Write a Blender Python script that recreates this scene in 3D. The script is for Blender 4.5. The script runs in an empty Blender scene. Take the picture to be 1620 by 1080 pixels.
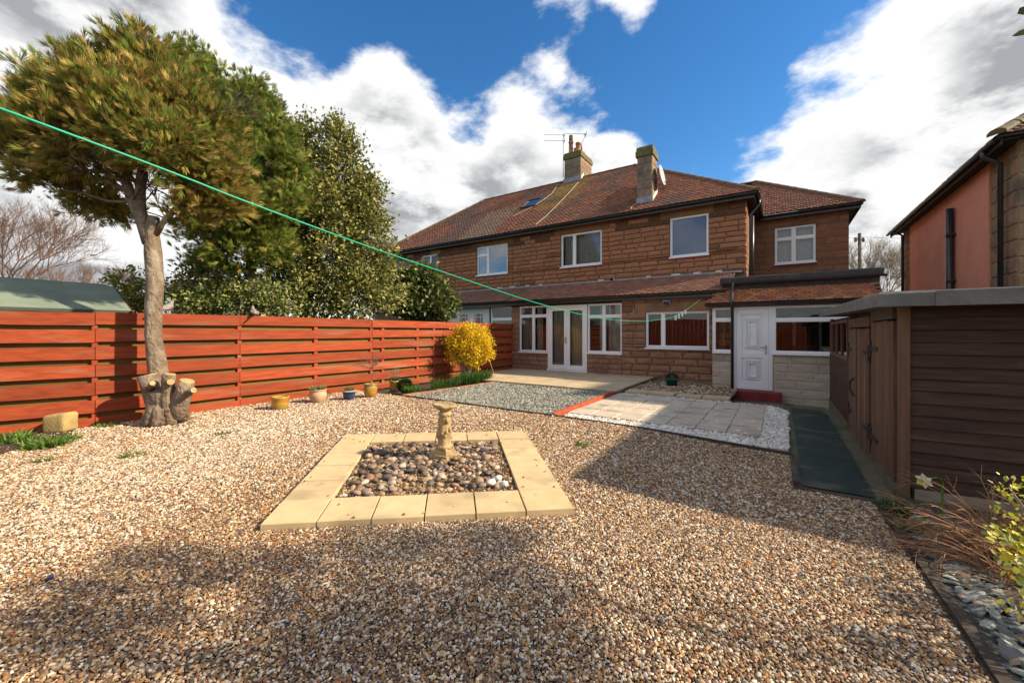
import bpy, math, random
import numpy as np
from mathutils import Vector, Matrix, noise

random.seed(7)
rng = np.random.default_rng(7)
sc = bpy.context.scene
col = sc.collection
R = math.radians

# ------------------------------------------------------------------ camera
FPX = 630.0                                  # focal length in photo pixels (14 mm on full frame)
YAW = math.atan((1232 - 810) / FPX)          # the house front runs to a vanishing point left, the garden to one right
SA, CA = math.sin(YAW), math.cos(YAW)
EYE = 1.36
HZ = 525
cam = bpy.data.cameras.new('camera')
cam.lens = 14.0
cam.sensor_width = 36.0
cam.shift_y = -(540 - HZ) / 1620.0
cam.clip_start = 0.05
cam.clip_end = 3000
cam_ob = bpy.data.objects.new('camera', cam)
cam_ob.location = (0, 0, EYE)
cam_ob.rotation_euler = (R(90), 0, YAW)
col.objects.link(cam_ob)
sc.camera = cam_ob

# ------------------------------------------------------------------ sun, sky, exposure
SUN_EL = R(33)
SUN_H = Vector((0.90, 0.44, 0)).normalized()
sun_dir = Vector((SUN_H.x * math.cos(SUN_EL), SUN_H.y * math.cos(SUN_EL), math.sin(SUN_EL)))
sl = bpy.data.lights.new('sun', 'SUN')
sl.energy = 3.0
sl.angle = R(1.4)
sl.color = (1.0, 0.86, 0.64)
so = bpy.data.objects.new('sun', sl)
so.rotation_euler = (-sun_dir).to_track_quat('-Z', 'Y').to_euler()
so.location = (20, 10, 20)
col.objects.link(so)
sc.view_settings.view_transform = 'Standard'
sc.view_settings.look = 'None'
sc.view_settings.gamma = 1.0
sc.view_settings.exposure = 1.46
sc.view_settings.use_curve_mapping = False
sc.render.engine = 'CYCLES'
sc.cycles.use_denoising = True
sc.cycles.max_bounces = 6
sc.cycles.transparent_max_bounces = 12
sc.cycles.caustics_reflective = False
sc.cycles.caustics_refractive = False
sc.cycles.sample_clamp_indirect = 6.0


def pix_dir(u, v):
    l = (u - 810) / FPX
    return Vector((-SA + l * CA, CA + l * SA, (HZ - v) / FPX))


def at(u, v, d):
    """point seen at pixel (u,v) at depth d"""
    r = pix_dir(u, v)
    return Vector((d * r.x, d * r.y, EYE + d * r.z))


def onz(u, v, z=0.0):
    r = pix_dir(u, v)
    return at(u, v, (z - EYE) / r.z)


def ony(u, v, Y):
    return at(u, v, Y / pix_dir(u, v).y)


def onx(u, v, X):
    return at(u, v, X / pix_dir(u, v).x)


def sstep(t):
    t = max(0.0, min(1.0, t))
    return t * t * (3 - 2 * t)


def gz(x, y):
    """height of the finished garden surface"""
    if y > 5.72 and x > 0.15:
        return -0.08 - 0.10 * max(0.0, y - 8.8)
    if y > 5.72 and x > -3.02:
        return -0.05 - 0.005 * (y - 5.75) - 0.10 * max(0.0, y - 9.5)
    if y > 5.72:
        return 0.0
    return -0.09 * sstep((x + 2.2) / 2.4) * sstep((y - 2.0) / 3.0)


def ong(u, v, dz=0.0):
    z = 0.0
    for _ in range(8):
        p = onz(u, v, z)
        z = gz(p.x, p.y) + dz
    return p


# ------------------------------------------------------------------ world: physical sky with a procedural cloud layer
world = bpy.data.worlds.new('World')
sc.world = world
world.use_nodes = True
nt = world.node_tree
nt.nodes.clear()


def N(t, typ, **kw):
    n = t.nodes.new(typ)
    for k, v in kw.items():
        if k == 'inp':
            for i, val in v.items():
                n.inputs[i].default_value = val
        else:
            setattr(n, k, v)
    return n


def math_node(t, op, a, b=None, c=None):
    n = t.nodes.new('ShaderNodeMath')
    n.operation = op
    for i, x in enumerate((a, b, c)):
        if x is None:
            continue
        if isinstance(x, (int, float)):
            n.inputs[i].default_value = x
        else:
            t.links.new(x, n.inputs[i])
    return n.outputs[0]


def vmath(t, op, a, b=None):
    n = t.nodes.new('ShaderNodeVectorMath')
    n.operation = op
    for i, x in enumerate((a, b)):
        if x is None:
            continue
        if isinstance(x, (tuple, list, Vector)):
            n.inputs[i].default_value = tuple(x)
        else:
            t.links.new(x, n.inputs[i])
    return n


def maprange(t, val, a, b, c=0.0, d=1.0, smooth=True):
    n = t.nodes.new('ShaderNodeMapRange')
    n.interpolation_type = 'SMOOTHSTEP' if smooth else 'LINEAR'
    t.links.new(val, n.inputs[0])
    for i, x in enumerate((a, b, c, d)):
        n.inputs[i + 1].default_value = x
    return n.outputs[0]


def mixcol(t, fac, a, b, blend='MIX'):
    n = t.nodes.new('ShaderNodeMix')
    n.data_type = 'RGBA'
    n.blend_type = blend
    n.clamp_factor = True
    for sock, x in ((n.inputs[0], fac), (n.inputs[6], a), (n.inputs[7], b)):
        if isinstance(x, (int, float)):
            sock.default_value = x
        elif isinstance(x, (tuple, list)):
            sock.default_value = tuple(x)[:3] + (1.0,)
        else:
            t.links.new(x, sock)
    return n.outputs[2]


SKY_STR = 0.10
sky = N(nt, 'ShaderNodeTexSky', sky_type='NISHITA')
sky.sun_disc = False
sky.sun_elevation = SUN_EL
sky.sun_rotation = math.atan2(SUN_H.x, SUN_H.y)
sky.altitude = 50
sky.air_density = 1.0
sky.dust_density = 0.1
sky.ozone_density = 3.5
tc = N(nt, 'ShaderNodeTexCoord')
sep = N(nt, 'ShaderNodeSeparateXYZ')
nt.links.new(tc.outputs['Generated'], sep.inputs[0])
cmb = N(nt, 'ShaderNodeVectorMath')
cmb.operation = 'MULTIPLY'
cmb.inputs[1].default_value = (1.0, 1.0, 1.9)
nt.links.new(tc.outputs['Generated'], cmb.inputs[0])


def wnoise(scale, detail, rough, dist, off=(0, 0, 0)):
    ad = vmath(nt, 'ADD', cmb.outputs[0], off)
    n = N(nt, 'ShaderNodeTexNoise')
    n.inputs['Scale'].default_value = scale
    n.inputs['Detail'].default_value = detail
    n.inputs['Roughness'].default_value = rough
    n.inputs['Distortion'].default_value = dist
    nt.links.new(ad.outputs[0], n.inputs['Vector'])
    return n.outputs['Fac']


n1 = wnoise(3.4, 12, 0.60, 0.0, (3.1, 1.7, 0.4))
n2 = wnoise(1.5, 3, 0.5, 0.0, (7.3, 2.2, 1.0))
nshade = wnoise(3.4, 8, 0.56, 0.0, (3.1 + sun_dir.x * 0.07, 1.7 + sun_dir.y * 0.07, 0.4 + sun_dir.z * 0.12))


def blob(u, v, rad_deg, soft_deg, amp):
    c = pix_dir(u, v).normalized()
    d = vmath(nt, 'DOT_PRODUCT', tc.outputs['Generated'], c).outputs['Value']
    return maprange(nt, d, math.cos(R(rad_deg + soft_deg)), math.cos(R(max(0.1, rad_deg - soft_deg))), 0.0, amp)


# the openings of blue and the banks of cloud that the photograph shows
bias = None
for b in ((600, 30, 13, 9, -0.32), (800, 95, 9, 7, -0.26), (1190, 110, 12, 9, -0.36), (1010, 120, 9, 7, -0.24), (1310, 10, 8, 7, -0.24), (440, 15, 8, 6, -0.20),
          (140, 190, 22, 13, 0.28), (735, 190, 9, 7, 0.25), (600, 190, 7, 6, 0.14), (600, 310, 13, 8, 0.24), (890, 230, 7, 6, 0.22), (1000, 225, 6, 5, 0.22), (1075, 250, 5, 5, 0.14),
          (930, 5, 6, 5, 0.27), (1080, 5, 5, 5, 0.24), (860, 15, 4, 4, 0.14), (1470, 200, 16, 9, 0.36), (1600, 60, 16, 9, 0.22), (300, 25, 8, 6, 0.12)):
    x = blob(*b)
    bias = x if bias is None else math_node(nt, 'ADD', bias, x)
dens = math_node(nt, 'ADD', math_node(nt, 'ADD', math_node(nt, 'MULTIPLY', n1, 0.95), math_node(nt, 'MULTIPLY', n2, 0.20)), bias)
mask = maprange(nt, dens, 0.50, 0.66)
thick = maprange(nt, dens, 0.60, 0.95)
self_sh = maprange(nt, math_node(nt, 'SUBTRACT', nshade, n1), -0.09, 0.11)
grey = math_node(nt, 'MULTIPLY', thick, math_node(nt, 'ADD', 0.24, math_node(nt, 'MULTIPLY', self_sh, 0.95)))
k = 1.0 / SKY_STR
ccol = mixcol(nt, grey, tuple(c * k for c in (0.43, 0.43, 0.425)), tuple(c * k for c in (0.150, 0.155, 0.165)))
hsv = N(nt, 'ShaderNodeHueSaturation')
hsv.inputs['Saturation'].default_value = 1.26
hsv.inputs['Value'].default_value = 0.66
nt.links.new(sky.outputs[0], hsv.inputs['Color'])
skyc = mixcol(nt, mask, hsv.outputs[0], ccol)
bg = N(nt, 'ShaderNodeBackground')
bg.inputs['Strength'].default_value = SKY_STR
nt.links.new(skyc, bg.inputs['Color'])
wo = N(nt, 'ShaderNodeOutputWorld')
nt.links.new(bg.outputs[0], wo.inputs['Surface'])

# ------------------------------------------------------------------ materials
MATS = {}


def base_mat(name):
    m = bpy.data.materials.new(name)
    m.use_nodes = True
    t = m.node_tree
    t.nodes.clear()
    o = N(t, 'ShaderNodeOutputMaterial')
    p = N(t, 'ShaderNodeBsdfPrincipled')
    t.links.new(p.outputs[0], o.inputs['Surface'])
    MATS[name] = m
    return m, t, p, o


def mat(name, c1, c2=None, c3=None, scale=4.0, rough=0.8, bump=0.0, bscale=None, stretch=(1, 1, 1), space='pos', vcol=None, objcol=False,
        spec=0.3, detail=5.0, metal=0.0, rand=0.0, voro=False, trans=0.0, contrast=0.18, dist=0.02):
    """noise-mixed colours; vcol: 'face' colour attribute Col, 'inst' instancer attribute col; objcol: multiply by object colour"""
    m, t, p, o = base_mat(name)
    p.inputs['Roughness'].default_value = rough
    p.inputs['Specular IOR Level'].default_value = spec
    p.inputs['Metallic'].default_value = metal
    if space == 'pos':
        vec = N(t, 'ShaderNodeNewGeometry').outputs['Position']
    else:
        tcn = N(t, 'ShaderNodeTexCoord')
        oi = N(t, 'ShaderNodeObjectInfo')
        vec = vmath(t, 'ADD', tcn.outputs['Object'], oi.outputs['Location']).outputs[0]
    mp = N(t, 'ShaderNodeMapping')
    mp.inputs['Scale'].default_value = stretch
    t.links.new(vec, mp.inputs['Vector'])
    vec = mp.outputs[0]
    nz = N(t, 'ShaderNodeTexNoise')
    nz.inputs['Scale'].default_value = scale
    nz.inputs['Detail'].default_value = detail
    nz.inputs['Roughness'].default_value = 0.6
    t.links.new(vec, nz.inputs['Vector'])
    f1 = maprange(t, nz.outputs['Fac'], 0.5 - contrast, 0.5 + contrast)
    if c2 is None:
        c2 = tuple(c * 0.75 for c in c1)
    cc = mixcol(t, f1, c1, c2)
    if c3 is not None:
        nz2 = N(t, 'ShaderNodeTexNoise')
        nz2.inputs['Scale'].default_value = scale * 0.37
        nz2.inputs['Detail'].default_value = 6
        t.links.new(vec, nz2.inputs['Vector'])
        cc = mixcol(t, maprange(t, nz2.outputs['Fac'], 0.52, 0.72), cc, c3)
    if vcol:
        an = N(t, 'ShaderNodeAttribute')
        if vcol == 'inst':
            an.attribute_type = 'INSTANCER'
            an.attribute_name = 'col'
        else:
            an.attribute_name = 'Col'
        cc = mixcol(t, 1.0, cc, an.outputs['Color'], 'MULTIPLY')
    if objcol:
        oi = N(t, 'ShaderNodeObjectInfo')
        cc = mixcol(t, 1.0, cc, oi.outputs['Color'], 'MULTIPLY')
    if rand:
        oi = N(t, 'ShaderNodeObjectInfo')
        hs = N(t, 'ShaderNodeHueSaturation')
        t.links.new(maprange(t, oi.outputs['Random'], 0, 1, 1 - rand, 1 + rand, False), hs.inputs['Value'])
        t.links.new(cc, hs.inputs['Color'])
        cc = hs.outputs[0]
    t.links.new(cc, p.inputs['Base Color'])
    if bump:
        nb = N(t, 'ShaderNodeTexVoronoi' if voro else 'ShaderNodeTexNoise')
        nb.inputs['Scale'].default_value = bscale or scale * 3
        if not voro:
            nb.inputs['Detail'].default_value = 6
        t.links.new(vec, nb.inputs['Vector'])
        bp = N(t, 'ShaderNodeBump')
        bp.inputs['Strength'].default_value = bump
        bp.inputs['Distance'].default_value = dist
        t.links.new(nb.outputs[0], bp.inputs['Height'])
        t.links.new(bp.outputs[0], p.inputs['Normal'])
    if trans:
        tb = N(t, 'ShaderNodeBsdfTranslucent')
        t.links.new(cc, tb.inputs['Color'])
        ms = N(t, 'ShaderNodeMixShader')
        ms.inputs[0].default_value = trans
        t.links.new(p.outputs[0], ms.inputs[1])
        t.links.new(tb.outputs[0], ms.inputs[2])
        t.links.new(ms.outputs[0], o.inputs['Surface'])
    return m


def glass_mat(name, ior=1.9, tint=(0.9, 0.93, 0.92)):
    m, t, p, o = base_mat(name)
    t.nodes.remove(p)
    tr = N(t, 'ShaderNodeBsdfTransparent')
    tr.inputs['Color'].default_value = tint + (1,)
    gl = N(t, 'ShaderNodeBsdfGlossy')
    gl.inputs['Roughness'].default_value = 0.0
    nz = N(t, 'ShaderNodeTexNoise')
    nz.inputs['Scale'].default_value = 1.6
    ge = N(t, 'ShaderNodeNewGeometry')
    t.links.new(ge.outputs['Position'], nz.inputs['Vector'])
    bp = N(t, 'ShaderNodeBump')
    bp.inputs['Strength'].default_value = 0.05
    bp.inputs['Distance'].default_value = 0.02
    t.links.new(nz.outputs[0], bp.inputs['Height'])
    t.links.new(bp.outputs[0], gl.inputs['Normal'])
    fr = N(t, 'ShaderNodeFresnel')
    fr.inputs['IOR'].default_value = ior
    ms = N(t, 'ShaderNodeMixShader')
    t.links.new(fr.outputs[0], ms.inputs[0])
    t.links.new(tr.outputs[0], ms.inputs[1])
    t.links.new(gl.outputs[0], ms.inputs[2])
    t.links.new(ms.outputs[0], o.inputs['Surface'])
    return m


mat('mortar', (0.20, 0.13, 0.085), (0.13, 0.085, 0.06), scale=6, bump=0.4)
mat('sandstone', (0.42, 0.188, 0.092), (0.33, 0.145, 0.073), (0.22, 0.108, 0.066), scale=5, bump=0.7, bscale=22, space='obj', stretch=(1, 1, 1), objcol=True, rough=0.9, dist=0.015)
mat('smooth_stone', (0.34, 0.175, 0.082), (0.26, 0.132, 0.065), (0.17, 0.105, 0.065), scale=3, bump=0.3, objcol=True, rough=0.9)
mat('grey_stone', (0.27, 0.20, 0.145), (0.20, 0.15, 0.11), (0.12, 0.10, 0.085), scale=4, bump=0.5, rough=0.9, objcol=True)
mat('pale_stone', (0.50, 0.415, 0.33), (0.42, 0.345, 0.27), (0.33, 0.27, 0.21), scale=4, bump=0.6, bscale=16, stretch=(0.5, 0.5, 1.6), rough=0.9, objcol=True)
mat('render_salmon', (0.68, 0.275, 0.175), (0.62, 0.245, 0.155), (0.56, 0.235, 0.16), scale=2.5, bump=0.25, bscale=60, rough=0.9)
mat('cream_render', (0.42, 0.33, 0.24), (0.34, 0.27, 0.2), scale=3, bump=0.2)
mat('roof_tile', (0.92, 0.92, 0.92), (0.74, 0.74, 0.74), scale=3, bump=0.2, bscale=40, vcol='face', rough=0.85, dist=0.01)
mat('underlay', (0.06, 0.04, 0.03), scale=4)
mat('ridge_tile', (0.17, 0.095, 0.055), (0.12, 0.08, 0.04), (0.16, 0.14, 0.05), scale=5, bump=0.5)
mat('black_paint', (0.022, 0.020, 0.022), (0.035, 0.032, 0.033), scale=6, rough=0.35, spec=0.5)
mat('dark_wood', (0.045, 0.028, 0.022), (0.028, 0.018, 0.015), scale=6, rough=0.7)
mat('upvc', (0.78, 0.78, 0.79), (0.74, 0.74, 0.75), scale=2, rough=0.28, spec=0.5)
mat('cream_door', (0.70, 0.69, 0.64), (0.66, 0.65, 0.6), scale=2, rough=0.35)
mat('red_glass', (0.22, 0.01, 0.012), (0.15, 0.008, 0.01), scale=4, rough=0.15, spec=0.6)
mat('red_paint', (0.25, 0.030, 0.024), (0.17, 0.022, 0.02), scale=5, rough=0.6, bump=0.15)
mat('red_board', (0.42, 0.085, 0.035), (0.32, 0.06, 0.03), scale=6, rough=0.7, bump=0.15)
mat('sill_red', (0.22, 0.05, 0.03), (0.16, 0.04, 0.03), scale=6)
mat('lead', (0.20, 0.21, 0.23), (0.30, 0.31, 0.33), scale=5, rough=0.5, bump=0.3)
mat('white_mortar', (0.62, 0.60, 0.57), (0.5, 0.48, 0.45), scale=9, bump=0.4)
mat('curtain', (0.52, 0.49, 0.45), (0.42, 0.39, 0.36), scale=3, trans=0.25)
mat('lace', (0.66, 0.68, 0.70), (0.52, 0.54, 0.57), scale=30, stretch=(1, 1, 0.6), trans=0.3, contrast=0.1)
mat('behind_glass', (0.13, 0.040, 0.028), (0.09, 0.03, 0.022), scale=4)
mat('reflected_sky_blue', (0.15, 0.28, 0.60), (0.13, 0.25, 0.55), scale=2)
mat('room', (0.16, 0.13, 0.11), (0.12, 0.10, 0.085), scale=2)
mat('room_wood', (0.16, 0.075, 0.045), (0.11, 0.05, 0.03), scale=3)
glass_mat('glass', 1.75)
glass_mat('glass_mirror', 2.9)
mat('fence_wood', (0.36, 0.064, 0.018), (0.25, 0.042, 0.014), (0.29, 0.108, 0.058), scale=3.2, stretch=(4.0, 0.7, 7.0), bump=0.5, bscale=14, space='obj', rough=0.8, rand=0.22, dist=0.006)
mat('fence_back', (0.20, 0.085, 0.02), (0.15, 0.10, 0.02), (0.10, 0.05, 0.02), scale=3, stretch=(1, 0.5, 3), space='obj', rand=0.2)
mat('shed_wood', (0.072, 0.036, 0.020), (0.045, 0.023, 0.014), (0.098, 0.056, 0.034), scale=9, stretch=(0.5, 0.5, 7), bump=0.4, bscale=14, rough=0.7, space='obj', rand=0.15, dist=0.006)
mat('shed_wood_v', (0.150, 0.084, 0.048), (0.105, 0.058, 0.036), (0.185, 0.118, 0.076), scale=5, stretch=(5, 5, 0.5), bump=0.4, bscale=12, rough=0.7, space='obj', rand=0.15, dist=0.006)
mat('felt', (0.20, 0.195, 0.18), (0.15, 0.148, 0.138), (0.24, 0.235, 0.21), scale=7, bump=0.5, bscale=140, rough=0.95)
mat('felt_green', (0.20, 0.235, 0.18), (0.165, 0.20, 0.15), (0.23, 0.25, 0.185), scale=2.5, bump=0.3, bscale=120, rough=0.95, stretch=(1, 1, 2.5))
mat('mossy_concrete', (0.16, 0.13, 0.09), (0.11, 0.10, 0.055), (0.075, 0.09, 0.03), scale=4, bump=0.5, bscale=24)
mat('green_mat', (0.026, 0.044, 0.034), (0.040, 0.056, 0.045), (0.11, 0.10, 0.075), scale=5, bump=0.5, bscale=60, rough=0.8, stretch=(1, 1.6, 1), contrast=0.1)
mat('tan_slab', (0.60, 0.45, 0.245), (0.54, 0.40, 0.215), (0.42, 0.31, 0.175), scale=7, bump=0.35, bscale=90, rough=0.9, rand=0.08, dist=0.004)
mat('deck_slab', (0.50, 0.385, 0.245), (0.43, 0.33, 0.205), (0.38, 0.29, 0.19), scale=4, bump=0.25, bscale=70, rough=0.9, rand=0.06, dist=0.004)
mat('patio_slab', (0.56, 0.465, 0.36), (0.43, 0.35, 0.27), (0.30, 0.24, 0.18), scale=4.5, bump=0.5, bscale=13, rough=0.85, rand=0.09, stretch=(1, 2, 1), dist=0.008)
mat('yellow_block', (0.47, 0.33, 0.13), (0.36, 0.25, 0.10), (0.28, 0.20, 0.09), scale=7, bump=0.5, bscale=50)
mat('timber_edge', (0.085, 0.062, 0.045), (0.055, 0.042, 0.033), (0.13, 0.10, 0.075), scale=5, bump=0.4)
mat('brick_edge', (0.40, 0.19, 0.09), (0.33, 0.15, 0.07), (0.30, 0.20, 0.12), scale=6, bump=0.4, rand=0.15)
mat('gravel_ground', (0.17, 0.115, 0.07), (0.09, 0.062, 0.04), (0.26, 0.19, 0.12), scale=38, bump=0.9, bscale=60, voro=True, contrast=0.08)
mat('soil', (0.075, 0.055, 0.036), (0.05, 0.038, 0.026), scale=8, bump=0.8, bscale=30)
mat('lawn', (0.06, 0.09, 0.025), (0.05, 0.07, 0.02), scale=3, bump=0.5)
mat('slate_ground', (0.07, 0.072, 0.068), (0.045, 0.047, 0.045), scale=30, bump=0.6, bscale=50)
mat('stone_inst', (1, 1, 1), (0.82, 0.80, 0.78), scale=55, vcol='inst', rough=0.7, spec=0.35, contrast=0.12)
mat('pebble', (1, 1, 1), (0.72, 0.70, 0.68), scale=22, objcol=True, rough=0.6, spec=0.4)
mat('old_stone', (0.46, 0.32, 0.155), (0.36, 0.25, 0.125), (0.17, 0.13, 0.09), scale=11, bump=0.8, bscale=32, rough=0.95)
mat('bark', (0.255, 0.185, 0.125), (0.15, 0.105, 0.072), (0.32, 0.26, 0.19), scale=9, stretch=(1, 1, 0.75), bump=1.0, bscale=26, rough=0.95, dist=0.035)
mat('cut_wood', (0.52, 0.37, 0.18), (0.38, 0.25, 0.11), (0.30, 0.2, 0.1), scale=22, bump=0.4)
mat('dark_bark', (0.085, 0.06, 0.042), (0.055, 0.04, 0.03), scale=8, bump=0.7)
mat('twig', (0.20, 0.115, 0.075), (0.15, 0.085, 0.06), scale=8)
mat('pale_twig', (0.34, 0.26, 0.19), (0.24, 0.18, 0.13), scale=8)
mat('dry_twig', (0.40, 0.22, 0.115), (0.28, 0.15, 0.08), scale=9)
mat('leaf_conifer', (1, 1, 1), (0.8, 0.8, 0.8), scale=7, vcol='face', rough=0.75, spec=0.12, trans=0.30)
mat('leaf_gloss', (1, 1, 1), (0.85, 0.85, 0.85), scale=7, vcol='face', rough=0.5, spec=0.3, trans=0.22)
mat('leaf_soft', (1, 1, 1), (0.85, 0.85, 0.85), scale=7, vcol='face', rough=0.6, spec=0.3, trans=0.3)
mat('terracotta', (0.46, 0.22, 0.12), (0.36, 0.17, 0.09), scale=6, bump=0.2, rough=0.7)
mat('pot_pale', (0.55, 0.34, 0.20), (0.44, 0.27, 0.16), scale=6, bump=0.2, rough=0.7)
mat('pot_glaze', (0.46, 0.235, 0.035), (0.36, 0.17, 0.03), (0.25, 0.22, 0.06), scale=5, rough=0.25, spec=0.6, stretch=(1, 1, 2.5))
mat('pot_blue', (0.025, 0.055, 0.12), (0.02, 0.04, 0.09), scale=6, rough=0.25, spec=0.6)
mat('pot_teal', (0.022, 0.10, 0.085), (0.016, 0.075, 0.066), scale=6, rough=0.45)
mat('line_green', (0.0, 0.36, 0.20), (0.0, 0.32, 0.18), scale=9, rough=0.4, spec=0.4)
mat('peg_white', (0.75, 0.74, 0.70), (0.7, 0.69, 0.65), scale=9, rough=0.5)
mat('alu', (0.42, 0.43, 0.44), (0.32, 0.33, 0.34), scale=8, rough=0.35, metal=0.7)
mat('dish_grey', (0.40, 0.41, 0.40), (0.33, 0.34, 0.33), scale=6, rough=0.6)
mat('cable', (0.45, 0.40, 0.33), (0.4, 0.35, 0.3), scale=6)
mat('pole_wood', (0.11, 0.085, 0.065), (0.08, 0.06, 0.05), scale=8, stretch=(1, 1, 0.2), bump=0.4)
mat('solar', (0.022, 0.028, 0.055), (0.03, 0.036, 0.065), scale=4, rough=0.15, spec=0.7)
mat('far_tile', (0.40, 0.245, 0.115), (0.33, 0.195, 0.09), scale=8, bump=0.4, vcol=None)
mat('feather', (0.30, 0.25, 0.225), (0.22, 0.185, 0.17), (0.38, 0.32, 0.29), scale=14, rough=0.8)
mat('feather_dark', (0.05, 0.045, 0.045), (0.035, 0.03, 0.03), scale=14, rough=0.8)
mat('beak', (0.07, 0.055, 0.05), scale=9, rough=0.5)
mat('brass', (0.62, 0.43, 0.14), (0.55, 0.38, 0.12), scale=9, rough=0.3, metal=0.9)
mat('iron', (0.03, 0.027, 0.026), (0.05, 0.035, 0.028), scale=20, rough=0.6)
mat('tub_white', (0.72, 0.75, 0.8), (0.6, 0.66, 0.75), scale=9, rough=0.4)
mat('tub_lid', (0.70, 0.72, 0.05), (0.62, 0.64, 0.05), scale=9, rough=0.4)
mat('litter_blue', (0.02, 0.03, 0.16), (0.02, 0.03, 0.12), scale=9, rough=0.3)
mat('grey_plastic', (0.35, 0.36, 0.37), (0.3, 0.31, 0.32), scale=6, rough=0.5)


# ------------------------------------------------------------------ mesh building
class MB:
    def __init__(self):
        self.v, self.f, self.c, self.sm = [], [], [], []

    def face(self, pts, c=None):
        i = len(self.v)
        self.v += [tuple(p) for p in pts]
        self.f.append(tuple(range(i, i + len(pts))))
        self.c.append(c)
        return self

    def box(self, x0, x1, y0, y1, z0, z1, c=None):
        i = len(self.v)
        self.v += [(x, y, z) for z in (z0, z1) for y in (y0, y1) for x in (x0, x1)]
        for q in ((0, 2, 3, 1), (4, 5, 7, 6), (0, 1, 5, 4), (2, 6, 7, 3), (0, 4, 6, 2), (1, 3, 7, 5)):
            self.f.append(tuple(i + k for k in q))
            self.c.append(c)
        return self

    def obox(self, ctr, ax, ay, az, sx, sy, sz, c=None):
        """oriented box: unit axes and full sizes"""
        ctr = Vector(ctr)
        ax, ay, az = Vector(ax) * (sx / 2), Vector(ay) * (sy / 2), Vector(az) * (sz / 2)
        i = len(self.v)
        self.v += [tuple(ctr + a * ax + b * ay + d * az) for d in (-1, 1) for b in (-1, 1) for a in (-1, 1)]
        for q in ((0, 2, 3, 1), (4, 5, 7, 6), (0, 1, 5, 4), (2, 6, 7, 3), (0, 4, 6, 2), (1, 3, 7, 5)):
            self.f.append(tuple(i + k for k in q))
            self.c.append(c)
        return self

    def cbox(self, x0, x1, y0, y1, z0, z1, b, c=None):
        """box with its upper edges chamfered"""
        i = len(self.v)
        for (e, z) in ((0, z0), (0, z1 - b), (b, z1)):
            self.v += [(x0 + e, y0 + e, z), (x1 - e, y0 + e, z), (x1 - e, y1 - e, z), (x0 + e, y1 - e, z)]
        self.f += [(i, i + 3, i + 2, i + 1), (i + 8, i + 9, i + 10, i + 11)]
        for l in (0, 4):
            for k in range(4):
                self.f.append((i + l + k, i + l + (k + 1) % 4, i + l + 4 + (k + 1) % 4, i + l + 4 + k))
        self.c += [c] * 10
        return self

    def tube(self, pts, rad, n=8, cap=True, c=None, wob=0.0, seed=0.0):
        pts = [Vector(p) for p in pts]
        if isinstance(rad, (int, float)):
            rad = [rad] * len(pts)
        rings = []
        up = Vector((0, 0, 1))
        prev = None
        for k, p in enumerate(pts):
            d = (pts[min(k + 1, len(pts) - 1)] - pts[max(k - 1, 0)]).normalized()
            if prev is None:
                a = d.orthogonal().normalized()
            else:
                a = (prev - d * prev.dot(d))
                a = a.normalized() if a.length > 1e-6 else d.orthogonal().normalized()
            prev = a
            b = d.cross(a)
            i = len(self.v)
            for j in range(n):
                an = 2 * math.pi * j / n
                q = a * math.cos(an) + b * math.sin(an)
                r = rad[k]
                if wob:
                    r *= 1 + wob * noise.noise(Vector((p.x * 5 + q.x * 1.4 + seed, p.y * 5 + q.y * 1.4, p.z * 3 + q.z)))
                self.v.append(tuple(p + q * r))
            rings.append(i)
        for a0, b0 in zip(rings, rings[1:]):
            for j in range(n):
                j2 = (j + 1) % n
                self.f.append((a0 + j, a0 + j2, b0 + j2, b0 + j))
                self.c.append(c)
        if cap:
            self.f.append(tuple(reversed(range(rings[0], rings[0] + n))))
            self.f.append(tuple(range(rings[-1], rings[-1] + n)))
            self.c += [c, c]
        return self

    def lathe(self, ctr, prof, n=20, c=None, wob=0.0):
        """prof: list of (radius, z)"""
        ctr = Vector(ctr)
        rings = []
        for (r, z) in prof:
            i = len(self.v)
            for j in range(n):
                a = 2 * math.pi * j / n
                rr = r * (1 + (wob * noise.noise(Vector((math.cos(a) * 1.7, math.sin(a) * 1.7, z * 9))) if wob else 0))
                self.v.append((ctr.x + rr * math.cos(a), ctr.y + rr * math.sin(a), ctr.z + z))
            rings.append(i)
        for a0, b0 in zip(rings, rings[1:]):
            for j in range(n):
                j2 = (j + 1) % n
                self.f.append((a0 + j, a0 + j2, b0 + j2, b0 + j))
                self.c.append(c)
        self.f.append(tuple(reversed(range(rings[0], rings[0] + n))))
        self.f.append(tuple(range(rings[-1], rings[-1] + n)))
        self.c += [c, c]
        return self

    def mesh(self, name, material, origin=(0, 0, 0), smooth=False):
        o = Vector(origin)
        me = bpy.data.meshes.new(name)
        me.from_pydata([(x - o.x, y - o.y, z - o.z) for (x, y, z) in self.v], [], self.f)
        if any(c is not None for c in self.c):
            at_ = me.attributes.new('Col', 'FLOAT_COLOR', 'FACE')
            at_.data.foreach_set('color', np.array([tuple(c or (1, 1, 1)) + (1.0,) for c in self.c], dtype=np.float32).ravel())
        if material:
            me.materials.append(MATS[material] if isinstance(material, str) else material)
        if smooth:
            me.polygons.foreach_set('use_smooth', [True] * len(me.polygons))
        me.update()
        return me


ORG = {}


def thing(name, label, cat, loc=(0, 0, 0), group=None):
    o = bpy.data.objects.new(name, None)
    o.empty_display_size = 0.2
    col.objects.link(o)
    o.location = loc
    o['label'] = label
    o['category'] = cat
    if group:
        o['group'] = group
    ORG[o] = Vector(loc)
    return o


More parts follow.
